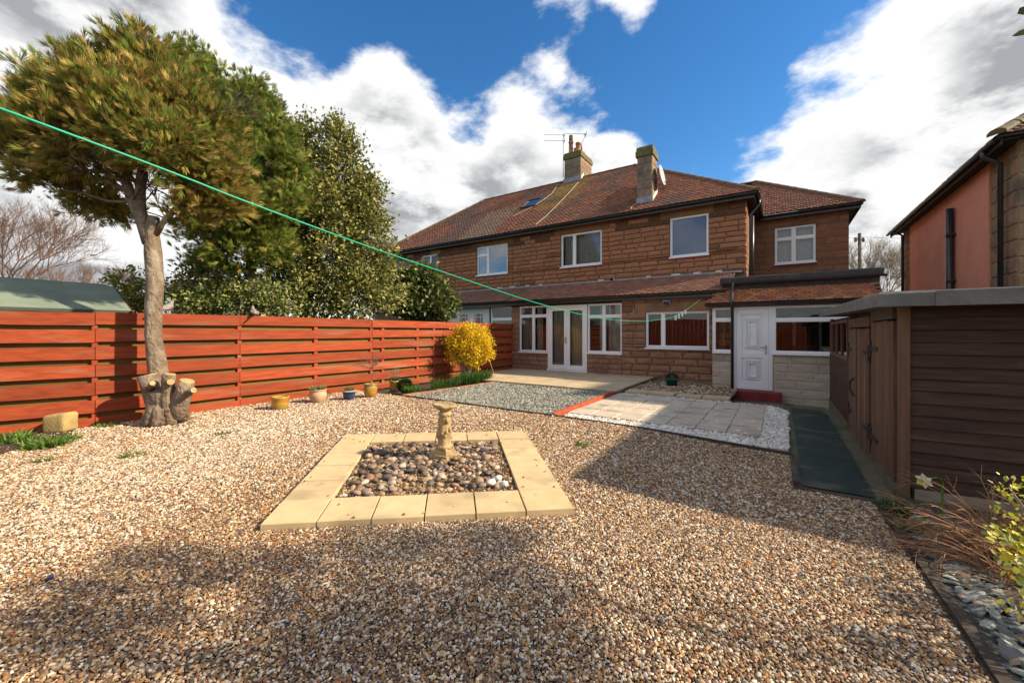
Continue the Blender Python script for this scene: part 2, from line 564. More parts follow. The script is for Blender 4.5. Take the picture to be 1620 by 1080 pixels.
def part(name, mb, material, parent, smooth=False, label=None, kind=None):
    """a mesh in world coordinates as a child of a thing or of a part of it"""
    org = ORG[parent]
    me = mb if isinstance(mb, bpy.types.Mesh) else mb.mesh(name, material, org, smooth)
    o = bpy.data.objects.new(name, me)
    col.objects.link(o)
    o.parent = parent
    ORG[o] = org
    if label:
        o['label'] = label
    if kind:
        o['kind'] = kind
    return o


def inst(name, me, parent, loc, scale=(1, 1, 1), rot=(0, 0, 0), color=None):
    """a small part placed with its own origin (shared mesh)"""
    o = bpy.data.objects.new(name, me)
    col.objects.link(o)
    o.parent = parent
    o.location = Vector(loc) - ORG[parent]
    o.scale = scale
    o.rotation_euler = rot
    if color:
        o.color = tuple(color) + (1.0,)
    ORG[o] = Vector(loc)
    return o


def single(name, mb, material, label, cat, loc=(0, 0, 0), group=None, smooth=False, kind=None):
    me = mb if isinstance(mb, bpy.types.Mesh) else mb.mesh(name, material, loc, smooth)
    o = bpy.data.objects.new(name, me)
    col.objects.link(o)
    o.location = loc
    ORG[o] = Vector(loc)
    o['label'] = label
    o['category'] = cat
    if group:
        o['group'] = group
    if kind:
        o['kind'] = kind
    return o


def struct(name, mb, material, label=None, smooth=False):
    me = mb if isinstance(mb, bpy.types.Mesh) else mb.mesh(name, material, (0, 0, 0), smooth)
    o = bpy.data.objects.new(name, me)
    col.objects.link(o)
    ORG[o] = Vector((0, 0, 0))
    o['kind'] = 'structure'
    if label:
        o['label'] = label
    return o


def np_mesh(name, V, F, cols, material, smooth=False):
    """V (n,3), F (m,k) uniform faces, cols (m,3) or None"""
    me = bpy.data.meshes.new(name)
    n, (m, kk) = len(V), F.shape
    me.vertices.add(n)
    me.vertices.foreach_set('co', np.ascontiguousarray(V, dtype=np.float32).ravel())
    me.loops.add(m * kk)
    me.loops.foreach_set('vertex_index', np.ascontiguousarray(F, dtype=np.int32).ravel())
    me.polygons.add(m)
    me.polygons.foreach_set('loop_start', np.arange(0, m * kk, kk, dtype=np.int32))
    me.polygons.foreach_set('loop_total', np.full(m, kk, dtype=np.int32))
    if smooth:
        me.polygons.foreach_set('use_smooth', np.ones(m, dtype=bool))
    me.update(calc_edges=True)
    if cols is not None:
        a = me.attributes.new('Col', 'FLOAT_COLOR', 'FACE')
        a.data.foreach_set('color', np.concatenate([cols, np.ones((m, 1))], 1).astype(np.float32).ravel())
    me.materials.append(MATS[material])
    return me


def spread(base_v, base_f, mats, locs, cols):
    """copies of a base mesh: mats (n,3,3) columns = axes*scale, locs (n,3), cols (n,3)"""
    bv, bf = np.asarray(base_v, float), np.asarray(base_f, int)
    V = np.einsum('nij,kj->nki', mats, bv) + locs[:, None, :]
    F = bf[None] + (np.arange(len(locs)) * len(bv))[:, None, None]
    C = np.repeat(cols, len(bf), axis=0)
    return V.reshape(-1, 3), F.reshape(-1, bf.shape[1]), C


def frames(d, roll, size, width=1.0, thick=1.0):
    """rotation-scale matrices with local X along d"""
    d = d / np.linalg.norm(d, axis=1, keepdims=True)
    ref = np.where(np.abs(d[:, 2:3]) > 0.95, np.array([[1.0, 0, 0]]), np.array([[0, 0, 1.0]]))
    y = np.cross(ref, d)
    y /= np.linalg.norm(y, axis=1, keepdims=True)
    z = np.cross(d, y)
    c, s = np.cos(roll)[:, None], np.sin(roll)[:, None]
    y2, z2 = y * c + z * s, z * c - y * s
    size = size[:, None]
    return np.stack([d * size, y2 * size * width, z2 * size * thick], axis=2)

# ------------------------------------------------------------------ ground sheets
def grid_mesh(name, x0, x1, y0, y1, nx, ny, zf, material):
    xs, ys = np.linspace(x0, x1, nx + 1), np.linspace(y0, y1, ny + 1)
    V = np.array([(x, y, zf(x, y)) for y in ys for x in xs])
    F = np.array([(j * (nx + 1) + i, j * (nx + 1) + i + 1, (j + 1) * (nx + 1) + i + 1, (j + 1) * (nx + 1) + i) for j in range(ny) for i in range(nx)])
    return np_mesh(name, V, F, None, material, True)


def quad_sheet(name, pts, material, thick=0.0):
    mb = MB()
    mb.face(pts)
    return mb


struct('ground', MB().face([(-900, -900, -0.62), (900, -900, -0.62), (900, 900, -0.62), (-900, 900, -0.62)]), 'lawn')
struct('garden_ground', grid_mesh('garden_ground', -14, 9, -8, 24, 92, 128, lambda x, y: gz(x, y) - 0.075, 'soil'), None)
struct('neighbour_lawn', MB().face([(-40, -12, -0.05), (-8.45, -12, -0.05), (-8.45, 11.9, -0.05), (-40, 11.9, -0.05)]), 'lawn')
struct('gravel_ground', grid_mesh('gravel_ground', -8.25, 0.72, -6, 5.68, 60, 78, lambda x, y: gz(x, y) - 0.012, 'gravel_ground'), None)
SLATE = ((-6.52, 5.72), (-3.06, 5.78), (-3.06, 8.6), (-6.3, 8.6))
struct('slate_ground', MB().face([(x, y, -0.014) for x, y in SLATE]), 'slate_ground')
struct('slate_bed_ground', grid_mesh('slate_bed_ground', 0.72, 5.5, -3, 4.62, 20, 30, lambda x, y: gz(0.72, y) - 0.012 + 0.02 * math.sin(x * 3), 'slate_ground'), None)


def gn_scatter(name, P, rot, scl, colr, material, label, sub=2, rough=0.25, flat=False, variants=4):
    """stones as geometry-node instances of a few procedural stone shapes on computed points"""
    n = len(P)
    me = bpy.data.meshes.new(name)
    me.vertices.add(n)
    me.vertices.foreach_set('co', P.astype(np.float32).ravel())
    for an, ty, key, arr in (('rot', 'FLOAT_VECTOR', 'vector', rot), ('scl', 'FLOAT_VECTOR', 'vector', scl)):
        a = me.attributes.new(an, ty, 'POINT')
        a.data.foreach_set(key, arr.astype(np.float32).ravel())
    a = me.attributes.new('col', 'FLOAT_COLOR', 'POINT')
    a.data.foreach_set('color', np.concatenate([colr, np.ones((n, 1))], 1).astype(np.float32).ravel())
    a = me.attributes.new('pick', 'INT', 'POINT')
    a.data.foreach_set('value', rng.integers(0, variants, n).astype(np.int32))
    me.materials.append(MATS[material])
    ob = bpy.data.objects.new(name, me)
    col.objects.link(ob)
    ob['kind'] = 'stuff'
    ob['label'] = label
    g = bpy.data.node_groups.new(name + '_nodes', 'GeometryNodeTree')
    g.interface.new_socket('Geometry', in_out='INPUT', socket_type='NodeSocketGeometry')
    g.interface.new_socket('Geometry', in_out='OUTPUT', socket_type='NodeSocketGeometry')
    gi, go = g.nodes.new('NodeGroupInput'), g.nodes.new('NodeGroupOutput')
    g2i = g.nodes.new('GeometryNodeGeometryToInstance')
    for k in range(variants):
        ico = g.nodes.new('GeometryNodeMeshIcoSphere')
        ico.inputs['Radius'].default_value = 0.5
        ico.inputs['Subdivisions'].default_value = sub
        nz = g.nodes.new('ShaderNodeTexNoise')
        nz.noise_dimensions = '4D'
        nz.inputs['W'].default_value = 3.7 * k + 1.1
        nz.inputs['Scale'].default_value = 1.5
        nz.inputs['Detail'].default_value = 1.0
        sb = g.nodes.new('ShaderNodeVectorMath')
        sb.operation = 'SUBTRACT'
        sb.inputs[1].default_value = (0.5, 0.5, 0.5)
        g.links.new(nz.outputs['Color'], sb.inputs[0])
        ml = g.nodes.new('ShaderNodeVectorMath')
        ml.operation = 'SCALE'
        ml.inputs['Scale'].default_value = rough * 4
        g.links.new(sb.outputs[0], ml.inputs[0])
        sp = g.nodes.new('GeometryNodeSetPosition')
        g.links.new(ico.outputs['Mesh'], sp.inputs['Geometry'])
        g.links.new(ml.outputs[0], sp.inputs['Offset'])
        ss = g.nodes.new('GeometryNodeSetShadeSmooth')
        ss.inputs['Shade Smooth'].default_value = not flat
        g.links.new(sp.outputs[0], ss.inputs['Geometry'])
        sm = g.nodes.new('GeometryNodeSetMaterial')
        sm.inputs['Material'].default_value = MATS[material]
        g.links.new(ss.outputs[0], sm.inputs['Geometry'])
        g.links.new(sm.outputs[0], g2i.inputs[0])
    iop = g.nodes.new('GeometryNodeInstanceOnPoints')
    iop.inputs['Pick Instance'].default_value = True
    g.links.new(gi.outputs[0], iop.inputs['Points'])
    g.links.new(g2i.outputs[0], iop.inputs['Instance'])
    for an, dt, sock in (('rot', 'FLOAT_VECTOR', 'Rotation'), ('scl', 'FLOAT_VECTOR', 'Scale'), ('pick', 'INT', 'Instance Index')):
        na = g.nodes.new('GeometryNodeInputNamedAttribute')
        na.data_type = dt
        na.inputs['Name'].default_value = an
        g.links.new(na.outputs['Attribute'], iop.inputs[sock])
    g.links.new(iop.outputs[0], go.inputs[0])
    md = ob.modifiers.new('scatter', 'NODES')
    md.node_group = g
    return ob


def in_poly(x, y, poly):
    """vectorised convex polygon test (counter-clockwise)"""
    ok = np.ones(len(x), bool)
    m = len(poly)
    for i in range(m):
        (ax, ay), (bx, by) = poly[i], poly[(i + 1) % m]
        ok &= ((bx - ax) * (y - ay) - (by - ay) * (x - ax)) >= 0
    return ok


SQ = [Vector((-2.95, 1.30)), Vector((-1.26, 2.73)), Vector((-2.82, 4.52)), Vector((-4.64, 3.06))]   # near, right, far, left corners
gzv = np.vectorize(gz)


def edge_x(y):
    """the timber edging on the right of the gravel"""
    return 0.68 + 0.010 * (4.6 - y)


def jitter_grid(x0, x1, y0, y1, step):
    gx, gy = np.meshgrid(np.arange(x0, x1, step), np.arange(y0, y1, step * 0.87))
    gx = gx + (np.arange(gx.shape[0]) % 2)[:, None] * step * 0.5
    x, y = gx.ravel(), gy.ravel()
    return x + rng.normal(0, step * 0.22, len(x)), y + rng.normal(0, step * 0.22, len(y))


def pnoise(x, y, s, o=0.0):
    """cheap smooth value noise in [0,1]"""
    return 0.5 + 0.25 * (np.sin(x * s * 1.7 + 1.3 + o) * np.cos(y * s * 1.3 + 0.7 + o) + np.sin((x + y) * s * 0.9 + 2.1 * o) + 0.6 * np.sin(x * s * 3.1 - y * s * 2.3 + o) * np.cos(y * s * 2.9 + 1.1))


PAL = np.array([(0.52, 0.365, 0.20), (0.36, 0.215, 0.11), (0.62, 0.49, 0.32), (0.72, 0.66, 0.57), (0.19, 0.115, 0.068), (0.085, 0.070, 0.062), (0.42, 0.20, 0.065), (0.25, 0.20, 0.155), (0.25, 0.15, 0.082), (0.28, 0.10, 0.05), (0.30, 0.285, 0.27)])
PW = np.array([0.15, 0.17, 0.10, 0.05, 0.17, 0.125, 0.06, 0.07, 0.12, 0.018, 0.015])
PW = PW / PW.sum()


def stone_cols(x, y, pal, pw, white=None):
    n = len(x)
    idx = rng.choice(len(pal), n, p=pw)
    c = pal[idx] * np.array([1.10, 1.04, 0.97]) * rng.uniform(0.78, 1.18, (n, 1))
    if white is not None:
        sel = rng.random(n) < white
        c[sel] = np.array([0.66, 0.57, 0.44]) * rng.uniform(0.75, 1.15, (sel.sum(), 1))
    return np.clip(c, 0.02, 0.86)


def gravel_zone(dmin, dmax, step, size):
    x, y = jitter_grid(-8.2, 0.8, -5.0, 5.70, step)
    d, xc = -SA * x + CA * y, CA * x + SA * y
    ok = (d >= dmin) & (d < dmax) & (np.abs(xc) < 1.45 * np.maximum(d, 0) + 1.2) & (x < edge_x(y) - 0.02) & (x > -8.19)
    ok &= ~((x > 0.12) & (y > 4.5))
    ok &= ~in_poly(x, y, [tuple(p) for p in SQ])
    x, y = x[ok], y[ok]
    n = len(x)
    s = size * np.exp(rng.normal(0, 0.26, n))
    scl = np.stack([s * rng.uniform(0.95, 1.45, n), s * rng.uniform(0.75, 1.05, n), s * rng.uniform(0.5, 0.8, n)], 1)
    z = gzv(x, y) + rng.normal(0, 0.30, n) * size * 0.5 + size * 0.05
    rot = np.stack([rng.normal(0, 0.35, n), rng.normal(0, 0.35, n), rng.uniform(0, 6.28, n)], 1)
    white = np.clip(pnoise(x, y, 1.1) * 0.18 + 0.05 * (x > -2.2) - 0.02 + 0.42 * np.clip((-3.4 - x) / 1.2, 0, 1) * pnoise(x, y, 0.8, 2.0), 0, 0.5)
    return np.stack([x, y, z], 1), rot, scl, stone_cols(x, y, PAL, PW, white)


parts_g = [gravel_zone(0.3, 3.0, 0.0122, 0.0126), gravel_zone(3.0, 5.0, 0.0150, 0.0156), gravel_zone(5.0, 14, 0.0205, 0.0215)]
gP, gR, gS, gC = (np.concatenate([q[i] for q in parts_g]) for i in range(4))
# strays kicked onto the slabs
_a, _b = rng.random(260), rng.random(260)
_edge = (_a < 1 / 6) | (_a > 5 / 6) | (_b < 1 / 6) | (_b > 5 / 6)
_a, _b = _a[_edge], _b[_edge]
_q = np.array([[(SQ[0] * (1 - a_) * (1 - b_) + SQ[1] * a_ * (1 - b_) + SQ[2] * a_ * b_ + SQ[3] * (1 - a_) * b_)[k_] for k_ in (0, 1)] for a_, b_ in zip(_a, _b)])
_keep = (np.minimum(np.minimum(_a, 1 - _a), np.minimum(_b, 1 - _b)) < .03) | (rng.random(len(_a)) < .25)
_q = _q[_keep]
_m = len(_q)
_s = .012 * np.exp(rng.normal(0, .25, _m))
gP = np.concatenate([gP, np.c_[_q, np.full(_m, .051)]])
gR = np.concatenate([gR, np.c_[rng.normal(0, .3, _m), rng.normal(0, .3, _m), rng.uniform(0, 6.28, _m)]])
gS = np.concatenate([gS, np.c_[_s * 1.2, _s, _s * .7]])
gC = np.concatenate([gC, stone_cols(_q[:, 0], _q[:, 1], PAL, PW)])
gn_scatter('gravel', gP, gR, gS, gC, 'stone_inst', 'brown and cream pea gravel covering the garden floor', sub=2, rough=0.16)

# blue-grey slate chippings
SLP = np.array([(0.31, 0.315, 0.28), (0.22, 0.225, 0.20), (0.42, 0.42, 0.38), (0.14, 0.14, 0.13), (0.33, 0.345, 0.29)])
SLW = np.array([0.32, 0.24, 0.18, 0.14, 0.12])


def chips(poly, step, size, flatn, zf, pal, pw, tilt=0.45):
    xs, ys = [p[0] for p in poly], [p[1] for p in poly]
    x, y = jitter_grid(min(xs), max(xs), min(ys), max(ys), step)
    ok = in_poly(x, y, poly)
    x, y = x[ok], y[ok]
    n = len(x)
    s = size * np.exp(rng.normal(0, 0.3, n))
    scl = np.stack([s * rng.uniform(1.0, 1.6, n), s * rng.uniform(0.6, 1.0, n), s * flatn * rng.uniform(0.7, 1.3, n)], 1)
    rot = np.stack([rng.normal(0, tilt, n), rng.normal(0, tilt, n), rng.uniform(0, 6.28, n)], 1)
    z = zf(x, y) + rng.normal(0, 0.2, n) * size * 0.4 + 0.004
    return np.stack([x, y, z], 1), rot, scl, stone_cols(x, y, pal, pw)


gn_scatter('slate_chippings', *chips(SLATE, 0.026, 0.034, 0.42, lambda x, y: 0 * x, SLP, SLW, 0.7), 'stone_inst', 'blue grey slate chippings in the bed before the deck', sub=1, rough=0.2, flat=True)
BEDP = np.array([(0.24, 0.27, 0.265), (0.16, 0.18, 0.185), (0.35, 0.38, 0.36), (0.095, 0.10, 0.105), (0.32, 0.32, 0.26), (0.28, 0.20, 0.15)])
BEDW = np.array([0.28, 0.25, 0.16, 0.15, 0.1, 0.06])
gn_scatter('slate_pieces', *chips([(0.80, -1.0), (4.2, -1.0), (4.2, 4.6), (0.80, 4.6)], 0.038, 0.056, 0.22, lambda x, y: gzv(np.minimum(x, 0.72), y) + 0.006, BEDP, BEDW, 0.22), 'stone_inst',
           'flat blue green slate pieces in the border by the shed', sub=1, rough=0.22, flat=True)
WHP = np.array([(0.80, 0.78, 0.75), (0.70, 0.68, 0.65), (0.58, 0.54, 0.50), (0.42, 0.38, 0.34)])
WHW = np.array([0.45, 0.3, 0.18, 0.07])

# ------------------------------------------------------------------ square of sand-coloured slabs with cobbles
sqt = thing('slab_surround', 'square border of sand coloured paving slabs set flush in the gravel', 'paving', (-2.9, 2.9, 0))


def bil(a, b):
    p = SQ[0] * (1 - a) * (1 - b) + SQ[1] * a * (1 - b) + SQ[2] * a * b + SQ[3] * (1 - a) * b
    return p


for i in range(6):
    for j in range(6):
        if 0 < i < 5 and 0 < j < 5:
            continue
        g = 0.0022
        q = [bil(i / 6 + g, j / 6 + g), bil((i + 1) / 6 - g, j / 6 + g), bil((i + 1) / 6 - g, (j + 1) / 6 - g), bil(i / 6 + g, (j + 1) / 6 - g)]
        c = sum(q, Vector((0, 0))) / 4
        zt = 0.045 + random.uniform(-0.003, 0.003)
        tx, ty = random.uniform(-0.006, 0.006), random.uniform(-0.006, 0.006)
        mb = MB()
        ins = 0.004
        lo = [(p.x, p.y, -0.03) for p in q]
        mi = [(p.x, p.y, zt - 0.004 + tx * (p.x - c.x) + ty * (p.y - c.y)) for p in q]
        tp = [(c.x + (p.x - c.x) * 0.985, c.y + (p.y - c.y) * 0.985, zt + tx * (p.x - c.x) + ty * (p.y - c.y)) for p in q]
        mb.v = lo + mi + tp
        mb.f = [(8, 9, 10, 11)] + [(k, (k + 1) % 4, 4 + (k + 1) % 4, 4 + k) for k in range(4)] + [(4 + k, 4 + (k + 1) % 4, 8 + (k + 1) % 4, 8 + k) for k in range(4)]
        mb.c = [None] * len(mb.f)
        o = inst('slab', mb.mesh('slab', 'tan_slab', (c.x, c.y, 0)), sqt, (c.x, c.y, 0))


def pebble_mesh(name, seed, material='pebble', n1=9, n2=6):
    V, F = [], []
    for a in range(n2 + 1):
        th = math.pi * a / n2
        for b in range(n1):
            ph = 2 * math.pi * b / n1
            p = Vector((math.sin(th) * math.cos(ph), math.sin(th) * math.sin(ph), math.cos(th)))
            r = 0.5 * (1 + 0.42 * noise.noise(p * 1.5 + Vector((seed * 5.1, 0, seed))))
            V.append(tuple(p * r))
    for a in range(n2):
        for b in range(n1):
            F.append((a * n1 + b, (a + 1) * n1 + b, (a + 1) * n1 + (b + 1) % n1, a * n1 + (b + 1) % n1))
    me = bpy.data.meshes.new(name)
    me.from_pydata(V, [], F)
    me.polygons.foreach_set('use_smooth', [True] * len(F))
    me.materials.append(MATS[material])
    return me


PEB = [pebble_mesh('pebble', s) for s in range(6)]
cob = struct('cobble_bed', grid_mesh('cobble_bed', -4.2, -1.7, 1.7, 4.1, 10, 10, lambda x, y: 0.004, 'gravel_ground'), None)
me_c = MB().face([tuple(bil(a, b)) + (0.006,) for a, b in ((1 / 6, 1 / 6), (5 / 6, 1 / 6), (5 / 6, 5 / 6), (1 / 6, 5 / 6))]).mesh('cobble_bed', 'gravel_ground')
old = cob.data
cob.data = me_c
bpy.data.meshes.remove(old)
CPAL = [(0.20, 0.155, 0.115), (0.30, 0.22, 0.155), (0.14, 0.115, 0.10), (0.36, 0.28, 0.21), (0.26, 0.16, 0.10), (0.42, 0.35, 0.28), (0.10, 0.09, 0.085), (0.40, 0.35, 0.30), (0.32, 0.25, 0.16), (0.18, 0.16, 0.15)]
cnt = 0
pts_c = []
for _ in range(6000):
    a, b = random.uniform(0.2, 0.8), random.uniform(0.2, 0.8)
    if cnt >= 300:
        break
    if random.random() < 0.5 * max(0.0, 0.30 - b) / 0.1:
        continue
    p = bil(a, b)
    s = random.choice((0.04, 0.048, 0.055, 0.062, 0.07, 0.082))
    if any((p - q).length < 0.40 * (s + t) for q, t in pts_c):
        continue
    pts_c.append((p, s))
    cc = random.choice(CPAL)
    kf = random.uniform(0.6, 1.45)
    o = inst('cobble', random.choice(PEB), cob, (p.x, p.y, 0.012 + s * 0.26 + random.uniform(0, 0.012)), (s * random.uniform(1.0, 1.4), s * random.uniform(0.8, 1.1), s * random.uniform(0.45, 0.7)),
             (random.uniform(-0.4, 0.4), random.uniform(-0.4, 0.4), random.uniform(0, 6.28)), tuple(min(0.8, c * kf * m_) for c, m_ in zip(cc, (1.0, 0.90, 0.80))))
    cnt += 1
for (a, b, s) in ((0.74, 0.24, 0.085), (0.77, 0.28, 0.065), (0.79, 0.22, 0.07)):
    p = bil(a, b)
    inst('cobble', random.choice(PEB), cob, (p.x, p.y, 0.05), (s * 1.2, s, s * 0.75), (0, 0, random.uniform(0, 6)), (0.74, 0.70, 0.63))
x, y = jitter_grid(-4.4, -1.5, 1.5, 4.3, 0.019)
ok = in_poly(x, y, [tuple(bil(a, b)) for a, b in ((1 / 6 + .005, 1 / 6 + .005), (5 / 6 - .005, 1 / 6 + .005), (5 / 6 - .005, 5 / 6 - .005), (1 / 6 + .005, 5 / 6 - .005))])
x, y = x[ok], y[ok]
n = len(x)
s = np.where(rng.random(n) < .10, .042, .018) * np.exp(rng.normal(0, 0.25, n))
gn_scatter('small_gravel', np.stack([x, y, 0.014 + rng.normal(0, 0.004, n)], 1), np.stack([rng.normal(0, .3, n), rng.normal(0, .3, n), rng.uniform(0, 6.28, n)], 1), np.stack([s * 1.2, s, s * .7], 1),
           stone_cols(x, y, PAL, PW) * 0.85, 'stone_inst', 'small gravel between the cobbles inside the slab square', sub=1, rough=0.16)

# the weathered pedestal standing on the cobbles
pc = onz(703, 722, 0.03)
ped = thing('sundial_pedestal', 'weathered stone sundial pedestal with broken top on the cobbles', 'sundial', (pc.x, pc.y, 0.0))
base_mb = MB()
for k, (r0, r1, z0, z1) in enumerate(((0.17, 0.16, 0.0, 0.07), (0.13, 0.10, 0.07, 0.13))):
    q0 = [(pc.x + r0 * math.cos(a), pc.y + r0 * math.sin(a), z0) for a in (0.9, 2.47, 4.04, 5.61)]
    q1 = [(pc.x + r1 * math.cos(a), pc.y + r1 * math.sin(a), z1) for a in (0.9, 2.47, 4.04, 5.61)]
    i = len(base_mb.v)
    base_mb.v += q0 + q1
    base_mb.f += [(i + 3, i + 2, i + 1, i), (i + 4, i + 5, i + 6, i + 7)] + [(i + j, i + (j + 1) % 4, i + 4 + (j + 1) % 4, i + 4 + j) for j in range(4)]
    base_mb.c += [None] * 6
part('base', base_mb, 'old_stone', ped)
sh = MB()
prof = [(0.085, 0.12), (0.092, 0.15), (0.070, 0.17), (0.066, 0.22), (0.070, 0.27), (0.066, 0.33), (0.064, 0.40), (0.067, 0.44), (0.060, 0.46), (0.074, 0.475), (0.074, 0.495), (0.055, 0.51), (0.052, 0.525)]
prof2 = []
for (r0, z0), (r1, z1) in zip(prof, prof[1:]):
    prof2 += [(r0, z0), ((r0 + r1) / 2, (z0 + z1) / 2)]
sh.lathe((pc.x, pc.y, 0), prof2 + [prof[-1]], 28, wob=0.22)
part('shaft', sh, 'old_stone', ped, True)
for k in range(14):
    a, z = random.uniform(0, 6.28), random.uniform(0.2, 0.44)
    part('ornament', MB().tube([(pc.x + 0.058 * math.cos(a), pc.y + 0.058 * math.sin(a), z), (pc.x + 0.078 * math.cos(a + .15), pc.y + 0.078 * math.sin(a + .15), z + 0.02), (pc.x + 0.06 * math.cos(a + .3), pc.y + 0.06 * math.sin(a + .3), z + 0.05)], [0.014, 0.017, 0.010], 6), 'old_stone', ped, True)
bw = MB()
bw.lathe((0, 0, 0), [(0.045, 0.0), (0.07, 0.02), (0.105, 0.045), (0.118, 0.065), (0.108, 0.08), (0.085, 0.068), (0.04, 0.06), (0.005, 0.06)], 24, wob=0.28)
for i, (x0, y0, z0) in enumerate(bw.v):
    q = Matrix.Rotation(R(7), 3, 'Y') @ Vector((x0, y0, z0))
    bw.v[i] = (q.x + pc.x, q.y + pc.y, q.z + 0.518)
part('bowl', bw, 'old_stone', ped, True, 'chipped lichen stained bowl')

# ------------------------------------------------------------------ deck, slate bed edges, patio
DECK_X0, DECK_X1, DECK_Y0, DECK_Y1, DECK_Z = -7.9, -3.02, 8.62, 12.0, 0.05
dk = struct('deck', MB().box(DECK_X0, DECK_X1, DECK_Y0 + 0.02, DECK_Y1, -0.3, DECK_Z - 0.03), 'mossy_concrete', 'raised terrace before the french doors')
nx, ny = 8, 6
sx, sy = (DECK_X1 - DECK_X0) / nx, (DECK_Y1 - DECK_Y0) / ny
dm = MB().cbox(-sx / 2 + 0.003, sx / 2 - 0.003, -sy / 2 + 0.003, sy / 2 - 0.003, -0.035, 0.0, 0.004).mesh('paving_slab', 'deck_slab')
for i in range(nx):
    for j in range(ny):
        inst('paving_slab', dm, dk, (DECK_X0 + (i + .5) * sx, DECK_Y0 + (j + .5) * sy, DECK_Z + 0.004 + random.uniform(-0.002, 0.002)), (1, 1, 1), (random.uniform(-.003, .003), random.uniform(-.003, .003), 0))
# timber edging along the gravel, in lengths
te = thing('timber_edging', 'long dark timber edging board between gravel and patio beds', 'edging', (-3, 5.72, 0))
xs = [-6.75, -4.6, -3.3, -1.5, 0.14]
for x0, x1 in zip(xs, xs[1:]):
    part('board', MB().obox(((x0 + x1) / 2, 5.715 + random.uniform(-0.012, 0.012), (gz(x0, 5.7) + gz(x1, 5.7)) / 2 - 0.02), Vector((x1 - x0, random.uniform(-.03, .03), gz(x1, 5.7) - gz(x0, 5.7))).normalized(), (0, 1, 0), (0, 0, 1), x1 - x0 - 0.01, 0.032, 0.10), 'timber_edge', te)
single('edging_board', MB().obox((-3.045, 7.17, -0.015), (0, 1, 0), (-1, 0, 0), (0, 0, 1), 2.84, 0.035, 0.13), 'red_board', 'terracotta red edging board between slate and white gravel', 'edging', (-3.045, 7.03, -0.07))
be = thing('brick_edging', 'row of orange bricks edging the slate chippings by the planted strip', 'edging', (-6.45, 7, 0))
bm_ = MB().cbox(-0.055, 0.055, -0.108, 0.108, -0.06, 0.0, 0.006).mesh('brick', 'brick_edge')
for k in range(13):
    t = k / 12
    inst('brick', bm_, be, (-6.62 + 0.27 * t, 5.82 + 2.72 * t, 0.03 + random.uniform(-.006, .006)), (1, 1, 1), (0, random.uniform(-.05, .05), -0.11 + random.uniform(-.03, .03)))
# white gravel and printed slabs
PN = [ong(899, 655), ong(1206, 693), ong(1211, 643.5), ong(971, 623)]
wpoly = [(-3.02, 5.76), (0.10, 5.76), (0.14, 8.7), (-0.1, 9.1), (-3.02, 9.12)]
struct('white_gravel_ground', MB().face([(x, y, gz(-1, y) - 0.012) for x, y in wpoly]), 'white_mortar')
gn_scatter('white_gravel', *chips(wpoly, 0.026, 0.034, 0.7, lambda x, y: -0.05 - 0.005 * (y - 5.75), WHP, WHW, 0.5), 'stone_inst', 'white limestone gravel around the patio slabs', sub=1, rough=0.2)
struct('patio_bed', MB().face([(-2.62, 6.2, -0.038), (-0.22, 6.2, -0.038), (-0.22, 8.86, -0.05), (-2.62, 8.86, -0.05)]), 'timber_edge')
pat = thing('slab_patio', 'pale weathered slabs laid in a rectangle on white gravel', 'patio', (-1.5, 8, -0.1))
px0, px1 = (PN[0].x + PN[3].x) / 2 + 0.05, (PN[1].x + PN[2].x) / 2
py0, py1 = (PN[0].y + PN[1].y) / 2, (PN[2].y + PN[3].y) / 2
nx, ny = 7, 5
sx, sy = (px1 - px0) / nx, (py1 - py0) / ny
PM = [MB().cbox(-sx / 2 + 0.008, sx / 2 - 0.008, -sy / 2 + 0.007, sy / 2 - 0.007, -0.04, 0.0, 0.006).mesh('slab', 'patio_slab') for _ in range(1)]
for i in range(nx):
    for j in range(ny):
        cx, cy = px0 + (i + .5) * sx, py0 + (j + .5) * sy
        inst('slab', PM[0], pat, (cx, cy, gz(-1, cy) + 0.034 + random.uniform(-.003, .003)), (1, 1, 1), (-0.005 + random.uniform(-.006, .006), random.uniform(-.006, .006), random.uniform(-.004, .004)))
# gravel bed under the kitchen window with its edging slabs
st0, st1 = ony(985, 617, 10.05), ony(1140, 630, 10.05)
eg = thing('stone_edging', 'low row of tan edging slabs before the pebbly bed under the kitchen window', 'edging', (-2, 10, -0.1))
part('kerb', MB().box(-3.0, -0.83, 9.14, 9.24, -0.40, -0.048), 'mossy_concrete', eg)
for k, (x0, x1) in enumerate(((-2.96, -2.45), (-2.43, -1.9), (-1.86, -1.36), (-1.33, -0.83))):
    part('slab', MB().cbox(x0, x1, 9.12, 9.50, -0.047, 0.0 + random.uniform(-.01, .01), 0.006), 'deck_slab', eg)
struct('bed_ground', MB().face([(-3.0, 9.2, -0.025), (-0.85, 9.2, -0.045), (-0.85, 12.0, -0.08), (-3.0, 12.0, -0.04)]), 'soil')
BP = np.concatenate([PAL * 0.8, np.array([(0.55, 0.5, 0.43)])])
BW = np.concatenate([PW * 0.9, [0.1]])
gn_scatter('bed_pebbles', *chips([(-3.0, 9.5), (-0.85, 9.5), (-0.85, 12.0), (-3.0, 12.0)], 0.036, 0.044, 0.7, lambda x, y: -0.025 - 0.015 * (y - 9.5) - 0.012 * (x + 3), BP, BW, 0.5), 'stone_inst', 'mixed pebbles in the bed under the kitchen window', sub=1, rough=0.16)

